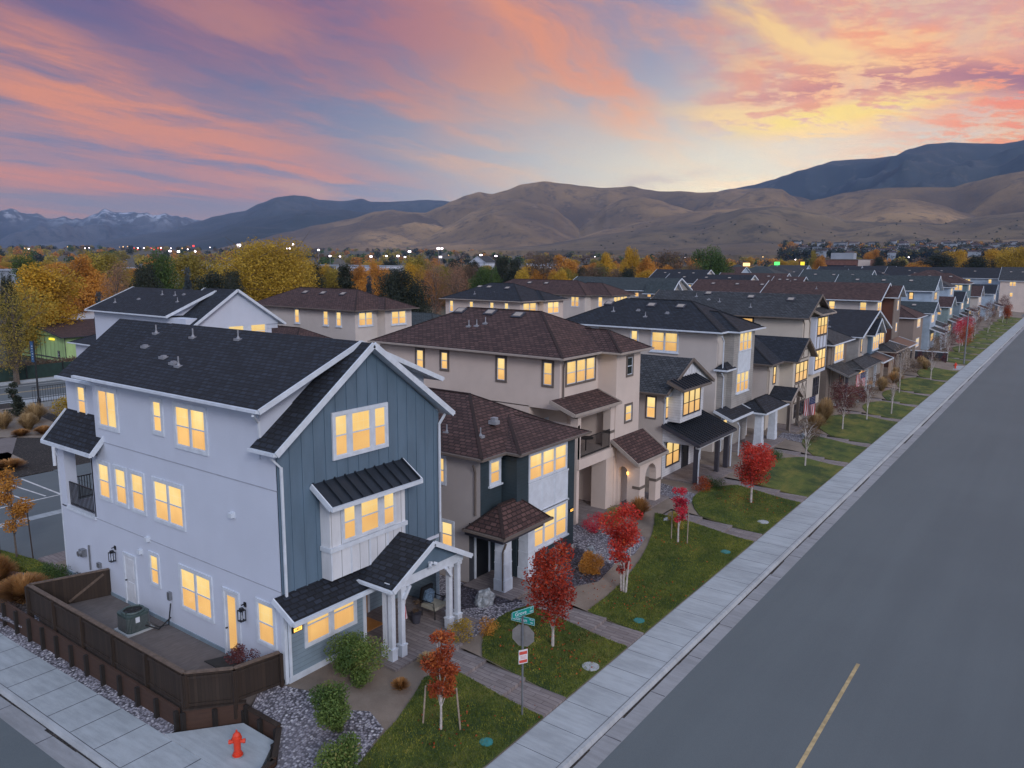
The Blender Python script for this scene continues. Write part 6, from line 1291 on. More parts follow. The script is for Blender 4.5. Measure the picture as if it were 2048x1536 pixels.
B_ = [('yellowgreen', 530, 497, 190, 165, 'huge yellow-green cottonwood rising above the white back house, largest tree in the picture'), ('olive', 395, 512, 135, 190, 'broad olive gold tree left of the huge cottonwood'),
 ('gold', 55, 540, 135, 128, 'bright golden tree at the left edge'), ('willow', 8, 588, 130, 101, 'big hazy olive willow over the outer road at the left edge'), ('orange', 150, 517, 100, 160, 'orange tree behind the golden tree'), ('olive', 205, 510, 110, 205, 'olive tree with bare dark stems behind the orange tree'),
 ('dark', 8, 548, 30, 118, 'dark evergreen peeking at the left edge above the golden tree'), ('green', 45, 520, 60, 170, 'green tree under the grey warehouse'), ('pinktwig', 228, 535, 60, 150, 'thin brownish tree with dark forked trunk'), ('spruce', 190, 588, 42, 120, 'blue spruce beside the parked trailer lot'),
 ('dark', 288, 528, 56, 150, 'dark maroon-green tree left of the spruce pair'), ('green', 318, 517, 80, 168, 'mid green tree behind the black back roof'), ('spruce', 372, 540, 44, 122, 'blue spruce rising behind the black roof ridge'), ('dark', 425, 545, 85, 140, 'wide dark evergreen behind the white back house'), ('dark', 462, 540, 50, 150, 'dark evergreen tucked left of the cottonwood'),
 ('yellowgreen2', 588, 530, 60, 185, 'lime green tree right of the huge cottonwood'), ('dark', 622, 526, 56, 190, 'dark green tree right of the lime tree'), ('gold', 648, 535, 50, 198, 'small golden tree among evergreens'), ('pine', 690, 522, 90, 160, 'big dark pine behind the brown hip back house'), ('orange', 716, 535, 60, 190, 'orange tree between two dark pines'), ('orange', 752, 528, 60, 195, 'second orange tree right of the dark pine'),
 ('spruce', 737, 555, 42, 140, 'blue-grey spruce behind the brown hip ridge'), ('dark', 800, 540, 100, 140, 'massive dark evergreen left of the pink twiggy tree'), ('olive', 835, 517, 90, 235, 'olive tree behind the massive evergreen'), ('pinktwig', 868, 530, 66, 160, 'pinkish twiggy tree, left of the pair'), ('pinktwig', 912, 535, 66, 158, 'orange-pink twiggy tree behind the black hip back roof'),
 ('dark', 905, 520, 40, 250, 'dark tree far behind the twiggy pair'), ('dark', 948, 522, 44, 235, 'dark evergreen left of the small chapel'), ('green', 966, 540, 56, 200, 'round green tree below the chapel'), ('dark', 1003, 512, 46, 232, 'tall dark evergreen right of the chapel'), ('dark', 1030, 518, 40, 238, 'second tall dark evergreen right of the chapel'),
 ('yellowgreen2', 1045, 555, 40, 150, 'low yellow-green bushy tree behind the black hip roof'), ('brown', 1088, 512, 66, 225, 'brown-gold tree in the middle of the belt'), ('orange', 1125, 514, 66, 240, 'orange tree beside the brown-gold tree'), ('gold', 1128, 546, 52, 205, 'yellow tree under the orange one'), ('dark', 1165, 535, 40, 235, 'small dark tree left of the bright orange poplars'),
 ('gold', 1207, 512, 42, 235, 'bright orange-gold poplar, first of three'), ('gold', 1259, 501, 38, 255, 'tallest orange-gold poplar of the three'), ('orange', 1292, 517, 48, 238, 'rounded orange poplar, last of three'), ('brown', 1235, 545, 50, 225, 'brown low tree between the poplars'), ('brown', 1343, 506, 62, 262, 'dark brown-orange tree right of the poplars'), ('green', 1414, 504, 90, 262, 'large olive green tree left of the lit store'), ('brown', 1375, 540, 50, 240, 'brown tree beside the olive green tree'),
 ('orange', 1645, 513, 26, 520, 'small orange tree left of the brick office'), ('olive', 1628, 503, 16, 540, 'slim yellow tree left of the brick office'), ('dark', 1760, 512, 30, 540, 'dark tree right of the brick office'), ('orange', 1748, 501, 36, 620, 'orange tree above the brick office'), ('dark', 1800, 520, 46, 470, 'dark tree right of the wide flat hall'), ('orange', 1845, 525, 60, 430, 'orange tree behind the pale blue house roof'), ('dark', 1880, 508, 60, 430, 'dark green crown above the long blue roof, left'), ('gold', 1925, 505, 60, 480, 'orange crown between two dark crowns at right'), ('dark', 1955, 512, 56, 420, 'dark green crown above the long blue roof, centre'), ('gold', 1985, 503, 60, 520, 'golden crown at the right behind the dark ones'), ('dark', 2010, 512, 40, 420, 'dark crown above the long blue roof, right end'), ('yellowgreen2', 2040, 505, 60, 400, 'yellow-green crown cut by the right edge')]
for b_ in B_: belt(*b_)
spots = ['left of the brown hip back house', 'behind the brown hip back house', 'right of the brown hip back house', 'below the pink twiggy tree', 'left of the black hip back roof', 'behind the black hip back roof', 'right of the small chapel', 'behind the wide brown back roof', 'below the orange poplars', 'behind the slate long back roof', 'right of the olive green tree']
for i in range(33):
    px = 560+i*26+random.uniform(-6, 6); q = ['dark', 'green', 'brown', 'olive', 'orange', 'gold'][(i*5+i//3) % 6]
    belt(q, px, 538+random.uniform(-6, 10), random.uniform(44, 66), random.uniform(195, 250), '%s %s low tree %s' % (['nearer', 'middle', 'farther'][i % 3], {'gold': 'yellow', 'dark': 'blackish'}.get(q, q), spots[i//3]), 'low trees behind the back row roofs')
rg = random.Random(21)
lab = dict(yellowgreen2='far yellow-green tree in the valley belt', olive='far olive tree in the valley belt', gold='far golden tree in the valley belt', orange='far orange tree in the valley belt', dark='far dark evergreen in the valley belt', green='far green tree in the valley belt', brown='far brown tree in the valley belt')
for i in range(230):
    D = rg.choice([rg.uniform(260, 420), rg.uniform(330, 700), rg.uniform(600, 1300)]); px = rg.uniform(-60, 2110)
    if px > 1400 and D < 560: D = rg.uniform(600, 1300)
    if px < 400 and D < 300: D = rg.uniform(320, 700)
    key = rg.choice(['olive', 'gold', 'orange', 'dark', 'green', 'brown', 'orange', 'brown', 'olive', 'yellowgreen2']); x, y, _ = at(px, 500, D); z = Gz(x, y)+.2; h = rg.uniform(7, 13)
    T = put_tree(KINDS[key], nm[key], lab[key], 'tree', (x, y, z), rg.uniform(0, 6), h/10*rg.uniform(1.0, 1.6), 'far %s trees of the valley belt' % key.replace('green2', '-green'), h/10)
# the wood that reads as one mass further out
def far_wood(name, mat, n, d0, d1, seed, pxr=(-100, 2150), r=(5, 9)):
    rs = np.random.RandomState(seed); C = []; R = []
    for i in range(n):
        D = rs.uniform(d0, d1); px = rs.uniform(*pxr); x, y, _ = at(px, 500, D); rr = rs.uniform(*r); C.append((x, y, Gz(x, y)+rr*.7)); R.append(rr)
    me = leaves(name, C, R, n*130, 1.4, mat, rs=rs, flat=.7); o = bpy.data.objects.new(name, me); COL.objects.link(o); o['kind'] = 'stuff'; o['label'] = 'distant wooded valley floor'; return o
for i, (m_, n_) in enumerate([('dark_needle', 260), ('orange_leaf', 150), ('olive_leaf', 240), ('brown_leaf', 240), ('green_leaf', 160)]): far_wood('far_wood', m_, n_, 900, 3000, 80+i)
# ================================================================ hills
def hillmat(name, grass, scrub, amt, sc_lo=.004, snow=None, rock=None):
    m, b = newmat(name); p = wpos(); n = nz(p, sc_lo, 8, .6); f = nz(p, .035, 6, .7); g = nz(p, .012, 6, .6)
    c = cmix(smooth(n, .35, .65), grass, sc_(grass, .72)); ga = E.nt.nodes.new('ShaderNodeAttribute'); ga.attribute_name = 'gully'; gv = E(ga.outputs['Fac'])+(f-.5)*.5; c = cmix(smooth(gv, .62, .86)*.6, c, sc_(grass, 1.45)); c = cmix((1.0-smooth(gv, .18, .5))*.75, c, scrub); big = nz(p, .0016, 3, .5); c = cmix(smooth(big, .42, .60)*.45, c, scrub); c = cmix(smooth(f*.45+g*.55, .52-amt*.1, .60)*.8, c, scrub)
    if rock: c = cmix(smooth(g, .6, .7)*.5, c, rock)
    if snow:
        s = E.nt.nodes.new('ShaderNodeSeparateXYZ'); E.nt.links.new(p, s.inputs[0]); k = smooth(E(s.outputs[2]), snow[0], snow[1])*smooth(nz(p, .006, 7, .7), .5, .58); c = cmix(k, c, (.5, .52, .6))
    setc(b, c); b.inputs['Roughness'].default_value = .95; return m
hillmat('tan_hill', (.245, .155, .078), (.062, .044, .036), .3, rock=(.30, .20, .12)); hillmat('scrub_hill', (.165, .115, .064), (.045, .036, .030), .5)
hillmat('forest_hill', (.030, .036, .040), (.018, .024, .026), .3, rock=(.10, .09, .08)); hillmat('blue_mountain', (.050, .055, .062), (.024, .029, .034), .3, rock=(.14, .13, .12)); hillmat('snow_mountain', (.08, .08, .09), (.03, .034, .04), .3, .0015, snow=(260, 560))
def hill(name, mat, crest, D, back, front, rough, seed, spur=6, dvar=.06, nr=70, base=None, gully=.5, step=5, jag=.0004):
    """a real ridge: crest heights along azimuth at distance D, slope down to the valley over `front`, down behind over `back`"""
    GL = []; az_el = [azel(*c) for c in crest]; x0, x1 = crest[0][0], crest[-1][0]; n = int((x1-x0)/step); V = []; row = 0
    for i in range(n+1):
        px = x0+(x1-x0)*i/n; k = 0
        while k < len(crest)-2 and crest[k+1][0] < px: k += 1
        (xa, ya), (xb, yb) = crest[k], crest[k+1]; t = min(1, max(0, (px-xa)/(xb-xa))); t2 = t*t*(3-2*t)*.5+t*.5; py = ya+(yb-ya)*t2
        a, e = azel(px, py); e += jag*noise.fractal(Vector((px*.03, seed, 0)), 1, 2, 4); d0 = D*(1+dvar*noise.noise(Vector((a*9, seed, 0)))); hz = CH+tan(e)*d0
        bz0 = base if base is not None else 40
        for j in range(nr+1):
            q = j/nr
            if q < .72: s_ = q/.72; d = d0-front*(1-s_); prof = s_**1.25*.55+(s_*s_*(3-2*s_))*.45
            else: s_ = (q-.72)/.28; d = d0+back*s_; prof = 1-s_*.75
            x, y = d*sin(a), d*cos(a); p = Vector((x/1000*spur*.16, y/1000*spur*.16, seed))
            rd = 1-abs(noise.noise(p*1.0))*2; rd2 = 1-abs(noise.noise(p*2.3+Vector((3, 1, 0))))*2; nn = noise.fractal(p*5, .9, 2.1, 5)
            mask = sin(pi*s_)*(1.2-s_) if q < .72 else 0
            h = (hz-bz0)*prof; h += (hz-bz0)*gully*mask*((rd-.55)*.62+(rd2-.5)*.42)*(.5+.5*s_)
            h += rough*nn*(hz-bz0)*(.10+.5*mask)
            if 0 < q < .72: h = min(h, CH-bz0+tan(e)*d*.985)
            V.append((x, y, bz0+h if q > 0 else bz0-60)); GL.append(rd*.6+rd2*.4)
    fs = [(i*(nr+1)+j, (i+1)*(nr+1)+j, (i+1)*(nr+1)+j+1, i*(nr+1)+j+1) for i in range(n) for j in range(nr)]
    me = bpy.data.meshes.new(name); me.from_pydata(V, [], fs); me.materials.append(MATS[mat]); me.polygons.foreach_set('use_smooth', [True]*len(fs))
    at_ = me.attributes.new('gully', 'FLOAT', 'POINT'); at_.data.foreach_set('value', GL)
    o = bpy.data.objects.new(name, me); COL.objects.link(o); o['kind'] = 'structure'; return o
hill('far_mountains', 'snow_mountain', [(-200, 440), (-100, 425), (0, 421), (37, 420), (55, 424), (72, 428), (95, 437), (130, 434), (165, 438), (190, 427), (208, 418), (232, 424), (262, 423), (300, 427), (330, 426), (352, 432), (400, 440), (470, 450), (560, 460), (700, 470)], 11500, 1200, 5200, .12, 1, 4.5, nr=90, base=45, gully=1.3, step=3, jag=.0035)
hill('blue_mountains', 'blue_mountain', [(200, 478), (330, 462), (400, 441), (432, 431), (465, 424), (487, 421), (520, 405), (556, 392), (585, 389), (610, 390), (640, 398), (680, 400), (700, 399), (724, 395), (742, 402), (780, 402), (815, 400), (845, 398), (880, 399), (905, 402), (960, 412), (1050, 440), (1150, 470)], 8200, 1500, 3600, .07, 2, 5, base=45, gully=.8, step=4)
hill('dark_foothills', 'forest_hill', [(290, 492), (360, 478), (420, 462), (470, 446), (520, 434), (570, 425), (625, 418), (660, 419), (690, 418), (720, 423), (760, 424), (800, 419), (830, 424), (900, 440), (1000, 470)], 6200, 1500, 2500, .07, 3, 7, base=42, gully=.8, step=4)
hill('brown_hills', 'tan_hill', [(420, 500), (500, 482), (580, 462), (640, 448), (700, 437), (750, 422), (785, 418), (815, 423), (850, 424), (880, 412), (905, 400), (935, 388), (958, 382), (985, 386), (1010, 379), (1045, 366), (1090, 360), (1130, 365), (1170, 370), (1208, 374), (1240, 372), (1262, 370), (1290, 376), (1320, 381), (1360, 380), (1400, 383), (1430, 382), (1470, 376), (1520, 374), (1600, 392), (1700, 430), (1800, 470)], 4300, 1200, 1150, .04, 5, 5.2, base=44, gully=1.25, step=3, nr=120)
hill('forest_mountain', 'forest_hill', [(1330, 400), (1420, 384), (1460, 376), (1505, 368), (1545, 357), (1570, 348), (1600, 338), (1640, 327), (1670, 318), (1700, 316), (1745, 314), (1790, 308), (1820, 294), (1860, 284), (1900, 281), (1955, 283), (2000, 284), (2030, 280), (2060, 273), (2150, 262), (2300, 265)], 6800, 1600, 3200, .06, 7, 6, base=45, gully=.9, step=4)
hill('tan_shoulder', 'tan_hill', [(1440, 420), (1470, 398), (1500, 384), (1530, 376), (1562, 378), (1585, 392), (1605, 404), (1640, 398), (1690, 386), (1740, 378), (1790, 375), (1850, 374), (1900, 375), (1950, 362), (2000, 350), (2060, 340), (2200, 330)], 3700, 900, 800, .04, 9, 6, base=42, gully=1.1, step=3, nr=100)
hill('scrub_hill', 'scrub_hill', [(880, 512), (980, 496), (1090, 488), (1180, 474), (1260, 462), (1330, 450), (1390, 442), (1440, 426), (1490, 416), (1545, 412), (1590, 414), (1640, 424), (1700, 440), (1760, 442), (1830, 436), (1900, 440), (1980, 430), (2060, 422), (2200, 420)], 2750, 600, 850, .04, 13, 7, base=34, gully=1.0, step=3, nr=90)
for q_, (cr, D_, fr, nm_) in enumerate([
 ([(520, 492), (600, 474), (680, 452), (740, 438), (790, 428), (830, 426), (862, 436), (900, 452), (960, 476), (1020, 492)], 3900, 900, 'tan_hill'),
 ([(760, 500), (840, 478), (900, 448), (950, 420), (990, 402), (1030, 396), (1070, 400), (1105, 412), (1135, 436), (1165, 462), (1200, 486)], 3700, 1100, 'tan_hill'),
 ([(1110, 482), (1150, 462), (1185, 436), (1215, 410), (1245, 396), (1280, 392), (1315, 398), (1350, 410), (1400, 424), (1450, 440)], 3600, 900, 'tan_hill'),
 ([(1060, 498), (1140, 478), (1220, 456), (1290, 440), (1350, 428), (1400, 420), (1450, 410), (1500, 404), (1550, 408), (1600, 424), (1660, 444), (1720, 470)], 3200, 900, 'tan_hill'),
 ([(1560, 470), (1620, 446), (1680, 420), (1730, 404), (1780, 396), (1830, 398), (1880, 408), (1930, 424), (1990, 446), (2060, 462)], 3150, 900, 'tan_hill')]):
    hill('hill_spur', nm_, cr, D_, 500, fr, .045, 20+q_*3.3, 6, base=40, gully=.8, step=3, nr=80)
hill('near_rise', 'scrub_hill', [(1180, 516), (1300, 500), (1400, 492), (1500, 486), (1600, 488), (1700, 484), (1800, 482), (1900, 478), (2000, 480), (2200, 476)], 2000, 500, 700, .06, 17, 8, base=22, gully=.5, step=5, nr=50)
# houses and trees on the far rise: found by dropping them on the hill surface
from mathutils.bvhtree import BVHTree
HV = []; HF = []
for n_ in [o.name for o in bpy.data.objects if o.name.split('.')[0] in ('near_rise', 'scrub_hill', 'brown_hills', 'tan_shoulder', 'hill_spur')]:
    me = bpy.data.objects[n_].data; k = len(HV); HV += [v.co.copy() for v in me.vertices]; HF += [tuple(q+k for q in p.vertices) for p in me.polygons]
BV = BVHTree.FromPolygons(HV, HF)
def onhill(px, py):
    h = BV.ray_cast(Vector((0, 0, CH)), ray(px, py)); return h[0]
rs = np.random.RandomState(77)
for nm_, mt, n_, sz in (('hillside_wood', 'dark_needle', 420, (4, 8)), ('hillside_wood', 'brown_leaf', 160, (3, 6)), ('hillside_wood', 'orange_leaf', 60, (3.5, 7)), ('hillside_wood', 'olive_leaf', 110, (3, 6))):
    C = []; R = []
    for i in range(n_):
        p = onhill(rs.uniform(1560, 2080), 524-rs.beta(1.6, 2.2)*40)
        if p is None: continue
        r_ = rs.uniform(*sz); C.append((p.x, p.y, p.z+r_*.6)); R.append(r_)
    me = leaves(nm_, C, R, len(C)*70, 1.3, mt, rs=rs, flat=.7); o = bpy.data.objects.new(nm_, me); COL.objects.link(o); o['kind'] = 'stuff'; o['label'] = 'wood covering the foot of the hills'
C = []; R = []
for i in range(200):
    p = onhill(rs.uniform(900, 2080), rs.uniform(440, 520))
    if p is None: continue
    r_ = rs.uniform(1, 3); C.append((p.x, p.y, p.z+.4)); R.append(r_)
me = leaves('hill_scrub', C, R, len(C)*16, 1.2, 'dark_needle', rs=rs, flat=.8); o = bpy.data.objects.new('hill_scrub', me); COL.objects.link(o); o['kind'] = 'stuff'; o['label'] = 'dark scrub on the hills'
rg = random.Random(31)
for i in range(70):
    px, py = rg.uniform(1590, 2045), rg.uniform(487, 514); p = onhill(px, py)
    if p is None: continue
    x, y, z = p; T = thing('hillside_house', 'tiny pale house among dark trees at the foot of the hills', 'house', (x, y, z), 'houses at the foot of the hills'); w_ = rg.uniform(5, 9); walls(T, [(x-w_, x+w_, y-5, y+5, z-6, z+rg.uniform(4, 7))], 'pale_block'); gable(T, 'x', x-w_-.5, x+w_+.5, y-5.5, y+5.5, z+6.5, .4, rg.choice(['slate_shingle', 'brown_shingle']), 'pale_block', gut=False, rake=0)
def lamp(name, label, px, py, D, r, mat, pole=True, group=None):
    x, y, z = at(px, py, D); g = Gz(x, y); T = thing(name, label, 'light', (x, y, g), group); mb = MB()
    if pole: p_ = MB(); p_.tube([(x, y, g-1), (x, y, z)], max(.12, r*.16), 6); p_.build('pole', 'grey_metal', T)
    for k in range(4 if pole else 1): mb.box(x-r+k*r*.5, x-r*.6+k*r*.5+.1, y-.2, y+.2, z-r*.45, z+r*.45) if pole else mb.tube([(x, y, z-r*.5), (x, y, z+r*.5)], r*.6, 6)
    mb.build('lamp_head', mat, T)
fl = [(478, 491, 7), (577, 498, 6.5), (586, 489, 4.5), (637, 500, 3.5), (660, 512, 3.5), (680, 513, 2.5), (742, 513, 4), (773, 512, 3), (796, 512, 4), (810, 514, 3), (819, 503, 4.5), (877, 497, 5), (884, 497, 3), (881, 514, 4), (340, 502, 4), (357, 503, 4.5), (390, 503, 3.5), (962, 510, 3.5), (992, 512, 3.5)]
for i, (px, py, r) in enumerate(fl): lamp('stadium_light', 'white glaring floodlight on a tall pole above the tree belt', px, py, 780, r*.38, 'white_lamp', True, 'stadium floodlights')
for i in range(28):
    px = rg.choice([rg.uniform(20, 420), rg.uniform(1440, 2045), rg.uniform(700, 1400), rg.uniform(20, 420)]); py = (495+rg.uniform(-2, 6)) if px < 430 else 512+rg.uniform(-3, 14) if px < 1440 else rg.uniform(488, 534); D = 1500 if px < 430 else rg.uniform(500, 900)
    lamp('town_light', 'tiny warm town light in the valley', px, py, D, rg.uniform(.5, .95)*D/900, rg.choice(['warm_lamp', 'warm_lamp', 'white_lamp']), False, 'small town lights')
for i, px in enumerate([268, 275, 302, 308, 316, 322]): lamp('red_light', 'small red light in the distant town', px, 496+i % 2*3, 1500, 1.5, 'red_lamp', False, 'red town lights')
lamp('red_roof_sign', 'glowing red roofed shop at the foot of the dark foothills', 387, 492, 1500, 3, 'red_lamp', False)
for n_, l_, px, py, w_, m_ in (('green_sign', 'glowing green shop sign in front of the hills', 1554, 527, 3, 'green_lamp'), ('orange_sign', 'glowing orange shop sign left of the green one', 1493, 529, 4, 'warm_lamp'), ('yellow_sign', 'yellow lit pole sign before the brick office', 1605, 527, 2.2, 'yellow_lamp')):
    x, y, z = at(px, py, 600); T = thing(n_, l_, 'sign', (x, y, z)); mb = MB(); mb.box(x-w_/1.6, x+w_/1.6, y-.3, y+.3, z-1.2, z+1.2); mb.build('sign_face', m_, T); mb = MB(); mb.tube([(x, y+.5, z-12), (x, y+.5, z)], .2, 6); mb.build('pole', 'grey_metal', T)
# ================================================================ fence, retaining wall, yard objects
def fence_run(T, pts, ztop, zmid, zbot, post=2.15, cap=True):
    for (xa, ya), (xb, yb) in zip(pts[:-1], pts[1:]):
        a, b_ = Vector((xa, ya, 0)), Vector((xb, yb, 0)); L_ = (b_-a).length; d = (b_-a).normalized(); n = max(1, int(round(L_/post)))
        out = Vector((d.y, -d.x, 0))
        for i in range(n):
            p, q = a.lerp(b_, i/n), a.lerp(b_, (i+1)/n)
            mb = MB(); mb.bar(p+Vector((0, 0, (ztop+zmid)/2)), q+Vector((0, 0, (ztop+zmid)/2)), .04, ztop-zmid, 0); mb.build('board_panel', 'stained_wood', T)
            for z in (zmid+.06, ztop-.14): mb = MB(); mb.bar(p+out*.045+Vector((0, 0, z)), q+out*.045+Vector((0, 0, z)), .045, .09); mb.build('fence_rail', 'stained_wood', T)
            if cap: mb = MB(); mb.bar(p+Vector((0, 0, ztop+.02)), q+Vector((0, 0, ztop+.02)), .15, .04); mb.build('cap_board', 'fence_cap', T)
        for i in range(n+1):
            p = a.lerp(b_, i/n)+out*.08; mb = MB(); mb.bar(p+Vector((0, 0, zbot)), p+Vector((0, 0, ztop-.02)), .11, .11, 0, (1, 0, 0)); mb.build('post', 'stained_wood', T)
def retaining(T, pts, ztop, zbot, post=1.1, cap=True):
    for (xa, ya), (xb, yb) in zip(pts[:-1], pts[1:]):
        a, b_ = Vector((xa, ya, 0)), Vector((xb, yb, 0)); L_ = (b_-a).length; d = (b_-a).normalized(); n = max(1, int(round(L_/post))); out = Vector((d.y, -d.x, 0))
        mb = MB(); mb.bar(a+Vector((0, 0, (ztop+zbot)/2)), b_+Vector((0, 0, (ztop+zbot)/2)), .08, ztop-zbot); mb.build('board_wall', 'retaining_wood', T)
        if cap: mb = MB(); mb.bar(a+Vector((0, 0, ztop+.02)), b_+Vector((0, 0, ztop+.02)), .16, .04); mb.build('cap_board', 'stained_wood', T)
        for i in range(n+1):
            p = a.lerp(b_, i/n)+out*.10; mb = MB(); mb.bar(p+Vector((0, 0, zbot-.1)), p+Vector((0, 0, ztop-.04)), .12, .12, 0, (1, 0, 0)); mb.build('post', 'dark_wood', T)
T = thing('patio_fence', 'dark brown board fence with pale cap wrapping the side patio of the corner house', 'fence', (-26, 11.7, -.1))
fence_run(T, [(-30.55, 14.3), (-31.45, 11.72)], 1.1, .02, -.3, 1.35); fence_run(T, [(-31.45, 11.7), (-20.8, 11.7)], 1.1, .02, -.7, 2.15); fence_run(T, [(-20.8, 11.7), (-19.85, 12.75)], 1.1, .02, -.5, 3); fence_run(T, [(-19.85, 12.75), (-19.55, 14.2)], 1.1, .02, -.2, 1.6)
mb = MB(); mb.bar((-31.0, 12.9, .1), (-30.6, 14.1, .95), .03, .09); mb.build('gate_brace', 'fence_cap', T)
T = thing('retaining_wall', 'low reddish-brown board retaining wall with posts under the patio fence', 'wall', (-26, 11.45, -.9))
retaining(T, [(-35.5, 11.5), (-20.9, 11.5)], 0.0, -1.25, 1.1, False); retaining(T, [(-20.75, 11.55), (-19.6, 12.95)], -.02, -1.1, .95); retaining(T, [(-19.6, 12.95), (-18.0, 12.95)], -.2, -1.0, .8); retaining(T, [(-18.0, 12.95), (-16.95, 12.0)], -.27, -1.0, .8); retaining(T, [(-16.95, 12.0), (-16.75, 10.9)], -.35, -.95, .9)
# air conditioner
T = thing('air_conditioner', 'dark green air conditioner standing on the side patio', 'air conditioner', (-26.95, 13.35, 0))
mb = MB(); x, y, r, h = -26.95, 13.35, .42, .78; P = [(x+r*i, y+r*j) for i, j in ((-1, -.75), (-.75, -1), (.75, -1), (1, -.75), (1, .75), (.75, 1), (-.75, 1), (-1, .75))]
plain('unit_green', (.055, .085, .085), .5, .15, 8)
mb.extrude([(a, b_, .06) for a, b_ in P], (0, 0, h-.16)); mb.build('cabinet', 'unit_green', T)
mb = MB()
for i in range(8):
    a, b_ = Vector((*P[i], 0)), Vector((*P[(i+1) % 8], 0)); n = max(2, int((b_-a).length/.045)); o = Vector(((a+b_)/2-Vector((x, y, 0)))).normalized()*.012
    for k in range(n): c = a.lerp(b_, (k+.5)/n)+o; mb.bar(c+Vector((0, 0, .1)), c+Vector((0, 0, h-.16)), .012, .012)
mb.build('grille', 'grey_metal', T)
mb = MB(); mb.extrude([(x+(a-x)*1.04, y+(b_-y)*1.04, h-.10) for a, b_ in P], (0, 0, .04))
ring = [(x+.36*cos(2*pi*k/24), y+.36*sin(2*pi*k/24), h-.03) for k in range(25)]; mb.tube(ring, .045, 8, cap=False); mb.build('top_rim', 'unit_green', T)
mb = MB(); mb.tube([(x, y, h-.058), (x, y, h-.04)], .355, 24); mb.build('fan_well', 'black_metal', T)
mb = MB()
for k in range(5): a = 2*pi*k/5; mb.bar((x, y, h-.036), (x+.3*cos(a), y+.3*sin(a), h-.03), .05, .006)
for rr in (.1, .2, .3): mb.tube([(x+rr*cos(2*pi*k/16), y+rr*sin(2*pi*k/16), h-.012) for k in range(17)], .006, 4, cap=False)
mb.build('fan', 'rubber', T)
mb = MB(); mb.box(x-.5, x+.5, y-.5, y+.5, .0, .06); mb.build('pad', 'kerb_concrete', T)
mb = MB(); mb.tube([(x+.42, y+.3, .3), (x+.7, y+.55, .08), (x+.85, y+.85, .1), (x+.9, y+.95, .9)], .025, 6); mb.tube([(x+.42, y+.2, .2), (x+.8, y+.5, .05), (x+.95, y+.9, .4)], .03, 6); mb.build('refrigerant_line', 'black_metal', T)
mb = MB(); mb.box(x+.82, x+.98, 14.22, 14.335, 1.05, 1.35); mb.build('disconnect_box', 'grey_metal', T)
mb = MB(); mb.box(x+.43, x+.45, y-.15, y+.0, .42, .62); mb.build('spec_label', 'white_trim', T)
slab('door_mat', [(-22.8, 13.55), (-21.75, 13.55), (-21.6, 14.1), (-22.5, 14.25)], .0, .03, 'rubber', kind=''); o = bpy.data.objects['door_mat']; del o['kind']; tag(o, 'black mat on the patio before the side glass door', 'mat')
shrub('maple_shrub', 'small purple-leaved maple inside the patio fence corner', -20.55, 13.5, .95, 1.25, 'wine_leaf', 2600, .028, z=.05, seed=90, shape='vase')
slab('entry_mat', [(-21.0, 18.3), (-19.9, 18.3), (-19.9, 19.1), (-21.0, 19.1)], .03, .055, 'amber_door', kind=''); o = bpy.data.objects['entry_mat']; del o['kind']; tag(o, 'orange-brown mat at the corner house front door', 'mat')
# hydrants
def hydrant(x, y, z, label, mat):
    T = thing('fire_hydrant', label, 'hydrant', (x, y, z)); mb = MB()
    mb.tube([(x, y, z), (x, y, z+.05)], .15, 14); mb.tube([(x, y, z+.05), (x, y, z+.12), (x, y, z+.13), (x, y, z+.52), (x, y, z+.53), (x, y, z+.58)], [.12, .12, .095, .105, .14, .14], 14); mb.build('barrel', mat, T, smooth=False)
    mb = MB(); mb.tube([(x, y, z+.58), (x, y, z+.66), (x, y, z+.72), (x, y, z+.74)], [.125, .11, .06, .03], 14); mb.tube([(x, y, z+.73), (x, y, z+.80)], .03, 5); mb.build('bonnet', mat, T)
    for sx, sy in ((.7, .7), (-.7, -.7)): mb = MB(); mb.tube([(x, y, z+.45), (x+sx*.2, y+sy*.2, z+.45)], .05, 10); mb.tube([(x+sx*.16, y+sy*.16, z+.45), (x+sx*.23, y+sy*.23, z+.45)], .065, 8); mb.build('hose_cap', mat, T)
    mb = MB(); mb.tube([(x, y, z+.40), (x-.16, y+.06, z+.40)], .08, 12); mb.tube([(x-.15, y+.055, z+.40), (x-.22, y+.08, z+.40)], .11, 10); mb.build('pumper_cap', 'dark_trim', T)
    mb = MB(); mb.tube([(x, y, z-.04), (x, y, z+.03)], .17, 12); mb.build('collar', 'gutter_concrete', T)
m, b = newmat('hydrant_red'); n = nz(wpos(), 9, 4); setc(b, cmix(n, (.55, .035, .012), (.75, .06, .02))); b.inputs['Roughness'].default_value = .4
hydrant(-18.25, 11.7, -.575, 'red fire hydrant on the small pad by the wooden wall, nearest hydrant', 'hydrant_red'); hydrant(-12.85, 115.9, -.39, 'distant red and white fire hydrant at the alley mouth', 'hydrant_red')
# street signs
T = thing('street_sign', 'green street name signs on a pole above the grey back of a stop sign', 'sign', (-12.7, 17.95, -.5)); sx, sy = -12.72, 17.95
mb = MB(); mb.tube([(sx, sy, -.55), (sx, sy, 2.66)], .032, 8); mb.box(sx-.03, sx+.03, sy-.03, sy+.03, 2.64, 2.90); mb.build('pole', 'grey_metal', T)
plain('sign_green', (.0, .24, .20), .4, .05, 5); plain('sign_back', (.19, .18, .175), .5, .15, 6); plain('notice_white', (.62, .60, .62), .5, .05, 5); plain('notice_red', (.55, .07, .05), .5, .05, 5)
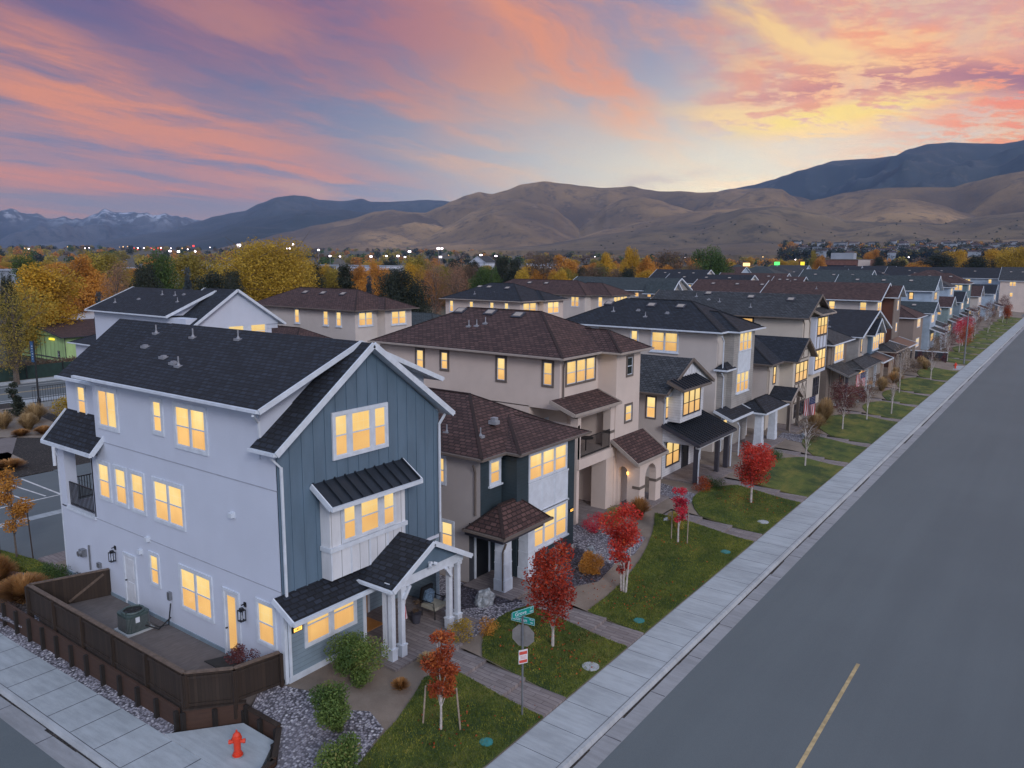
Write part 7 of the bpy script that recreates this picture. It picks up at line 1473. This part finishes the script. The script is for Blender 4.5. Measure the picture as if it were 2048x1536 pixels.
# blades: one along the street, one across; both turned to read from the corner
def blade(ang, z, words, small):
    d = Vector((cos(ang), sin(ang), 0)); n = Vector((sin(ang), -cos(ang), 0)); c = Vector((sx, sy, z))
    mb = MB(); mb.bar(c-d*.40, c+d*.40, .012, .22); o = mb.build('name_blade', 'sign_green', T)
    mb = MB()
    for s_ in (-.10, .10): mb.bar(c-d*.385+n*.0085+Vector((0, 0, s_)), c+d*.385+n*.0085+Vector((0, 0, s_)), .003, .008)
    for s_ in (-.39, .39): mb.bar(c+d*s_+n*.0085-Vector((0, 0, .1)), c+d*s_+n*.0085+Vector((0, 0, .1)), .003, .008)
    mb.build('border', 'white_trim', o)
    text_obj(words, .165, c-d*.09+n*.011+Vector((0, 0, -.005)), (pi/2, 0, ang), 'white_trim', o)
    text_obj(small[0], .062, c+d*.30+n*.011+Vector((0, 0, .052)), (pi/2, 0, ang), 'white_trim', o); text_obj(small[1], .062, c+d*.30+n*.011+Vector((0, 0, -.04)), (pi/2, 0, ang), 'white_trim', o)
blade(radians(72), 2.99, 'Grove', ('ST', '1200')); blade(radians(8), 2.76, 'Curran', ('WAY', '900'))
mb = MB(); r = .37; ang = radians(20); d = Vector((cos(ang), sin(ang), 0)); n = Vector((-sin(ang), cos(ang), 0)); P = [Vector((sx, sy, 2.22))+d*r*cos(radians(22.5+45*k))+Vector((0, 0, r*sin(radians(22.5+45*k)))) +n*.045 for k in range(8)]
mb.extrude(P, n*.006); mb.build('stop_sign_back', 'sign_back', T)
mb = MB(); ang = radians(60); d = Vector((cos(ang), sin(ang), 0)); n = Vector((sin(ang), -cos(ang), 0)); c = Vector((sx, sy, 1.58))+n*.04; mb.bar(c-d*.15, c+d*.15, .006, .45, 0); o = mb.build('notice', 'notice_white', T)
mb = MB(); mb.bar(c-d*.13+n*.005+Vector((0, 0, .12)), c+d*.13+n*.005+Vector((0, 0, .12)), .003, .10); mb.bar(c-d*.13+n*.005+Vector((0, 0, -.15)), c+d*.13+n*.005+Vector((0, 0, -.15)), .003, .09)
for k in range(3): mb.bar(c-d*.10+n*.005+Vector((0, 0, .02-.04*k)), c+d*.10+n*.005+Vector((0, 0, .02-.04*k)), .003, .008)
mb.build('notice_bands', 'notice_red', o)
# utility lids
plain('lid_green', (.03, .20, .20), .7, .12, 8)
for i, (x, y, r, m_, l) in enumerate([(-12.75, 16.2, .2, 'lid_green', 'teal round utility lid in the corner lawn'), (-12.5, 21.7, .3, 'kerb_concrete', 'grey round concrete lid in the lawn before the teal house'), (-12.75, 25.8, .22, 'lid_green', 'teal round utility lid past the second walk'), (-12.75, 34.8, .24, 'lid_green', 'grey-green lid in the long lawn'), (-12.75, 40.2, .3, 'kerb_concrete', 'grey lid in the lawn of the white gable house')]):
    mb = MB(); z = Zy(x, y)+.05; mb.tube([(x, y, z-.05), (x, y, z+.025)], r, 20); mb.tube([(x, y, z+.02), (x, y, z+.03)], r*.86, 20); tag(mb.build('utility_lid', m_, loc=(x, y, z)), l, 'lid')
# boulders
def boulder(x, y, w_, h_, label, seed, mat='rock'):
    import bmesh
    bm = bmesh.new(); bmesh.ops.create_icosphere(bm, subdivisions=3, radius=1)
    for v in bm.verts: n = noise.noise(v.co*1.3+Vector((seed, 0, 0))); n2 = noise.noise(v.co*3+Vector((0, seed, 0))); v.co *= 1+n*.45+n2*.18; v.co.x *= w_/2; v.co.y *= w_*.4; v.co.z *= h_*.62
    me = bpy.data.meshes.new('boulder'); bm.to_mesh(me); bm.free(); me.materials.append(MATS[mat]); o = bpy.data.objects.new('boulder', me); COL.objects.link(o); o.location = (x, y, Zy(x, y)+h_*.3); o.rotation_euler = (.2, .3, seed); tag(o, label, 'boulder')
plain('rock', (.27, .29, .31), .9, .45, 5)
boulder(-18.0, 22.75, .75, .75, 'pale pointed boulder in the dark gravel beside the porch', 1); boulder(-16.9, 29.3, .5, .8, 'leaning grey stone slab before the teal house', 5); boulder(-16.6, 36.4, .35, .2, 'small pale stone at the tan house walk', 8); boulder(-19.2, 21.9, .5, .3, 'dark low rock beside the porch gravel', 12)
for i in range(9):
    x, y = -16.6-(i*.37) % 1.5, 61+(i*3.7) % 30; boulder(x, y, .5, .3, 'small border rock along the far lawns', 20+i); bpy.data.objects[-1] if False else None
for o in [o for o in bpy.data.objects if o.name.startswith('boulder') and 'border rock' in o.get('label', '')]: o['group'] = 'border rocks of the far lawns'
# porch furniture of the corner house: bench chair with cushion, pot, flag
T = thing('porch_chair', 'cream cushioned metal armchair with blue pillow on the corner house porch', 'chair', (-18.9, 20.9, .03))
plain('cushion_cream', (.34, .33, .27), .9, .1, 9); plain('cushion_blue', (.10, .16, .24), .9, .5, 12)
x, y, z = -18.9, 20.8, .03
mb = MB(); mb.box(x-.35, x+.35, y-.35, y+.35, z+.36, z+.47); mb.build('seat', 'cushion_cream', T); mb = MB(); mb.bar((x-.42, y-.3, z+.78), (x-.42, y+.3, z+.78), .1, .62, 0, (.2, 0, 1)); mb.build('backrest', 'black_metal', T)
mb = MB(); mb.tube([(x-.33, y, z+.55), (x-.22, y, z+.9)], [.24, .2], 10); mb.build('pillow', 'cushion_blue', T)
for i, j in ((-.33, -.33), (.33, -.33), (.33, .33), (-.33, .33)): mb = MB(); mb.tube([(x+i, y+j, z), (x+i, y+j, z+.36)], .02, 6); mb.build('leg', 'black_metal', T)
for j in (-.36, .36): mb = MB(); mb.tube([(x-.38, y+j, z+.65), (x+.3, y+j, z+.65), (x+.33, y+j, z+.36)], .02, 6); mb.build('armrest', 'black_metal', T)
T = thing('plant_pot', 'dark pot with dry plant beside the porch chair', 'pot', (-19.0, 19.9, .03)); mb = MB(); mb.tube([(-19.0, 19.9, .03), (-19.0, 19.9, .4), (-19.0, 19.9, .43)], [.14, .2, .22], 12); mb.build('pot', 'dark_trim', T)
o = shrub('foliage', '', 0, 0, .5, .45, 'brown_leaf', 300, .03, z=0, seed=99, clump=2); o.parent = T; o.location = (0, 0, .38)
for k_ in ('label', 'category'): del o[k_]
def chair(label, x, y, z, rz):
    T = thing('patio_chair', label, 'chair', (x, y, z)); mb = MB(); mb.box(x-.3, x+.3, y-.3, y+.3, z+.38, z+.45); mb.build('seat', 'black_metal', T)
    mb = MB(); mb.box(x-.36, x-.30, y-.3, y+.3, z+.4, z+1.0); mb.build('backrest', 'black_metal', T)
    for i, j in ((-.28, -.28), (.28, -.28), (.28, .28), (-.28, .28)): mb = MB(); mb.tube([(x+i, y+j, z), (x+i, y+j, z+.38)], .02, 6); mb.build('leg', 'black_metal', T)
    mb = MB(); mb.box(x-.27, x-.15, y-.2, y+.2, z+.47, z+.8); mb.build('pillow', 'cushion_cream', T)
chair('black porch chair with pale pillow under the tan house balcony', -21.3, 34.0, .05, 0); chair('black chair on the balcony of the tan house', -21.6, 34.4, 3.42, 0)
T = thing('balcony_table', 'small dark round table behind the balcony railing of the tan house', 'table', (-20.7, 34.9, 3.42)); mb = MB(); mb.tube([(-20.7, 34.9, 4.1), (-20.7, 34.9, 4.14)], .4, 14); mb.build('tabletop', 'black_metal', T); mb = MB(); mb.tube([(-20.7, 34.9, 3.42), (-20.7, 34.9, 4.1)], .04, 6); mb.build('leg', 'black_metal', T)
T = thing('grill', 'black covered barbecue on the rear balcony of the corner house', 'grill', (-31.95, 15.2, 3.12)); mb = MB(); mb.tube([(-31.95, 15.3, 3.12), (-31.95, 15.3, 4.05), (-31.95, 15.3, 4.3)], [.42, .45, .25], 10); mb.build('cover', 'rubber', T)
mb = MB(); mb.tube([(-31.95, 14.95, 4.0), (-31.95, 14.88, 4.0)], .03, 6); mb.build('handle', 'grey_metal', T)
plain('flag_red', (.42, .035, .04), .8, .05, 5); plain('flag_white', (.55, .53, .55), .8, .05, 5); plain('flag_blue', (.03, .045, .14), .8, .05, 5)
def flag(label, x, y, z, droop, ang, L_=1.35, Hh=.8, pole=1.6, s=1):
    T = thing('flag', label, 'flag', (x, y, z)); d = Vector((cos(ang), sin(ang), .55)).normalized(); tip = Vector((x, y, z))+d*pole
    mb = MB(); mb.tube([(x, y, z), tip], .018, 6); mb.build('pole', 'fence_cap', T)
    # cloth hanging from the pole: stripes run down with soft folds
    hd = -d; dn = Vector((0, 0, -1)); mb = MB(); nx, ny = 13, 12
    side = Vector((-sin(ang), cos(ang), 0))
    def pt(i, j):
        u_, v2 = i/nx, j/ny; p = tip+hd*(Hh*u_)+dn*(L_*v2*(1-.15*u_)); p += side*(.06*sin(u_*9+v2*3)*v2*1.4); p += hd*(droop*v2*.1); return p
    for i in range(nx):
        for j in range(ny): mi = 2 if (i < 7 and j < 5) else (0 if i % 2 == 0 else 1); mb.poly([pt(i, j), pt(i+1, j), pt(i+1, j+1), pt(i, j+1)], mi)
    o = mb.build('cloth', ['flag_red', 'flag_white', 'flag_blue'], T)
    mb = MB()
    for i in range(6):
        for j in range(4): p = pt(i+.6, j+.8); mb.bar(p+side*.008-dn*.02, p+side*.008+dn*.02, .03, .02); mb.bar(p-side*.008-dn*.02, p-side*.008+dn*.02, .03, .02)
    mb.build('stars', 'flag_white', o)
flag('folded striped flag hanging from the porch column of the corner house', -17.95, 17.9, 1.6, 0, radians(110), .95, .5, .8); flag('striped flag on a pole at the timbered gable house porch', -18.2, 63.8, 2.0, 0, radians(-10), 1.6, 1.0, 1.9); flag('striped flag on the porch post of the taupe hip house', -17.8, 79.6, 2.2, 0, radians(10), 1.4, .9, 1.7)
# street light at the end of the first block, banner lamp post, bollard lamp, iron fence
T = thing('street_light', 'slim grey street light pole at the alley corner', 'street light', (-12.6, 122.3, -.45)); mb = MB(); mb.tube([(-12.6, 122.3, -.45), (-12.6, 122.3, 7.2)], [.11, .07], 8); mb.build('pole', 'grey_metal', T); mb = MB(); mb.bar((-12.6, 122.3, 7.15), (-11.6, 122.3, 7.25), .07, .06); mb.box(-11.9, -11.4, 122.2, 122.4, 7.2, 7.28); mb.build('lamp_arm', 'grey_metal', T)
bx, by = -77.0, 31.0; T = thing('banner_lamp_post', 'black lamp post with blue vertical banner beside the outer road', 'lamp post', (bx, by, -.34)); mb = MB(); mb.tube([(bx, by, -.34), (bx, by, .5), (bx, by, .6), (bx, by, 5.9)], [.16, .16, .09, .07], 8); mb.build('pole', 'black_metal', T)
plain('banner_blue', (.03, .10, .22), .7, .1, 5); mb = MB(); mb.box(bx-.75, bx-.1, by-.02, by+.02, 3.9, 5.8); o = mb.build('banner', 'banner_blue', T); mb = MB(); mb.bar((bx-.78, by, 5.82), (bx, by, 5.82), .04, .04); mb.bar((bx-.78, by, 3.88), (bx, by, 3.88), .04, .04); mb.build('banner_arm', 'black_metal', T)
mb = MB()
for k in range(6): mb.box(bx-.50, bx-.36+(k % 3)*.05, by-.028, by-.02, 4.15+k*.24, 4.22+k*.24)
mb.build('banner_mark', 'white_trim', o)
x, y = -54.6, 22.6; T = thing('bollard_light', 'white post lamp with square cap in the dark planter behind the corner house', 'lamp', (x, y, -.34)); mb = MB(); mb.tube([(x, y, -.34), (x, y, 1.25)], .11, 10); mb.build('post', 'white_trim', T); mb = MB(); mb.box(x-.2, x+.2, y-.2, y+.2, 1.25, 1.5); mb.box(x-.23, x+.23, y-.23, y+.23, 1.5, 1.6); mb.build('lamp_cap', 'cream_trim', T)
T = thing('iron_fence', 'black iron picket fence along the outer road', 'fence', (-78.5, 40, -.34))
for k in range(6): railing(T, [(-79.5, 31.5+k*4.6), (-79.5, 31.5+(k+1)*4.6)], -.3, 1.25, .22, name='railing')
T = thing('green_screen_fence', 'long dark green screened fence along the far side of the outer road', 'fence', (-97, 30, -.4)); mb = MB(); mb.box(-97.3, -97.15, -30, 47.5, -.5, 1.1); plain('screen_green', (.012, .035, .03), .8, .2, 2); mb.build('screen', 'screen_green', T)
mb = MB()
for k in range(20): mb.box(-97.12, -97.02, -30+k*4, -29.9+k*4, -.5, 1.3)
mb.build('post', 'black_metal', T)
T = thing('hedge', 'clipped dark hedge behind the screened fence by the green house', 'hedge', (-100, 44, -.4)); rs = np.random.RandomState(5); C = [(-99.5, 36+k*1.2, .6) for k in range(18)]; me = leaves('hedge', C, [1.1]*18, 9000, .12, 'brown_leaf', rs=rs); o = bpy.data.objects.new('foliage', me); COL.objects.link(o); o.parent = T; o.location = (100, -44, .4); 
for i in range(3): blades('feather_grass', ['tiny straw tuft by the far alley, first', 'tiny straw tuft by the far alley, second', 'tiny straw tuft by the far alley, third'][i], -15.5-i*.5, 110+i*1.6, 1.4, 1.4, 'straw_blade', 400, seed=120+i, wd=.03)
# ================================================================ haze
m = bpy.data.materials.new('haze_air'); m.use_nodes = True; E.nt = m.node_tree; E.nt.nodes.clear()
pv = E.nt.nodes.new('ShaderNodeVolumePrincipled'); pv.inputs['Color'].default_value = (.34, .56, 1.0, 1); pv.inputs['Density'].default_value = 5.0e-5; pv.inputs['Anisotropy'].default_value = .0
ou = E.nt.nodes.new('ShaderNodeOutputMaterial'); E.nt.links.new(pv.outputs[0], ou.inputs['Volume']); MATS['haze_air'] = m
mb = MB(); mb.box(-13400, 13400, -13400, 13400, -80, 1500); o = mb.build('haze', 'haze_air'); o['kind'] = 'stuff'; o['label'] = 'thin evening haze over the valley'
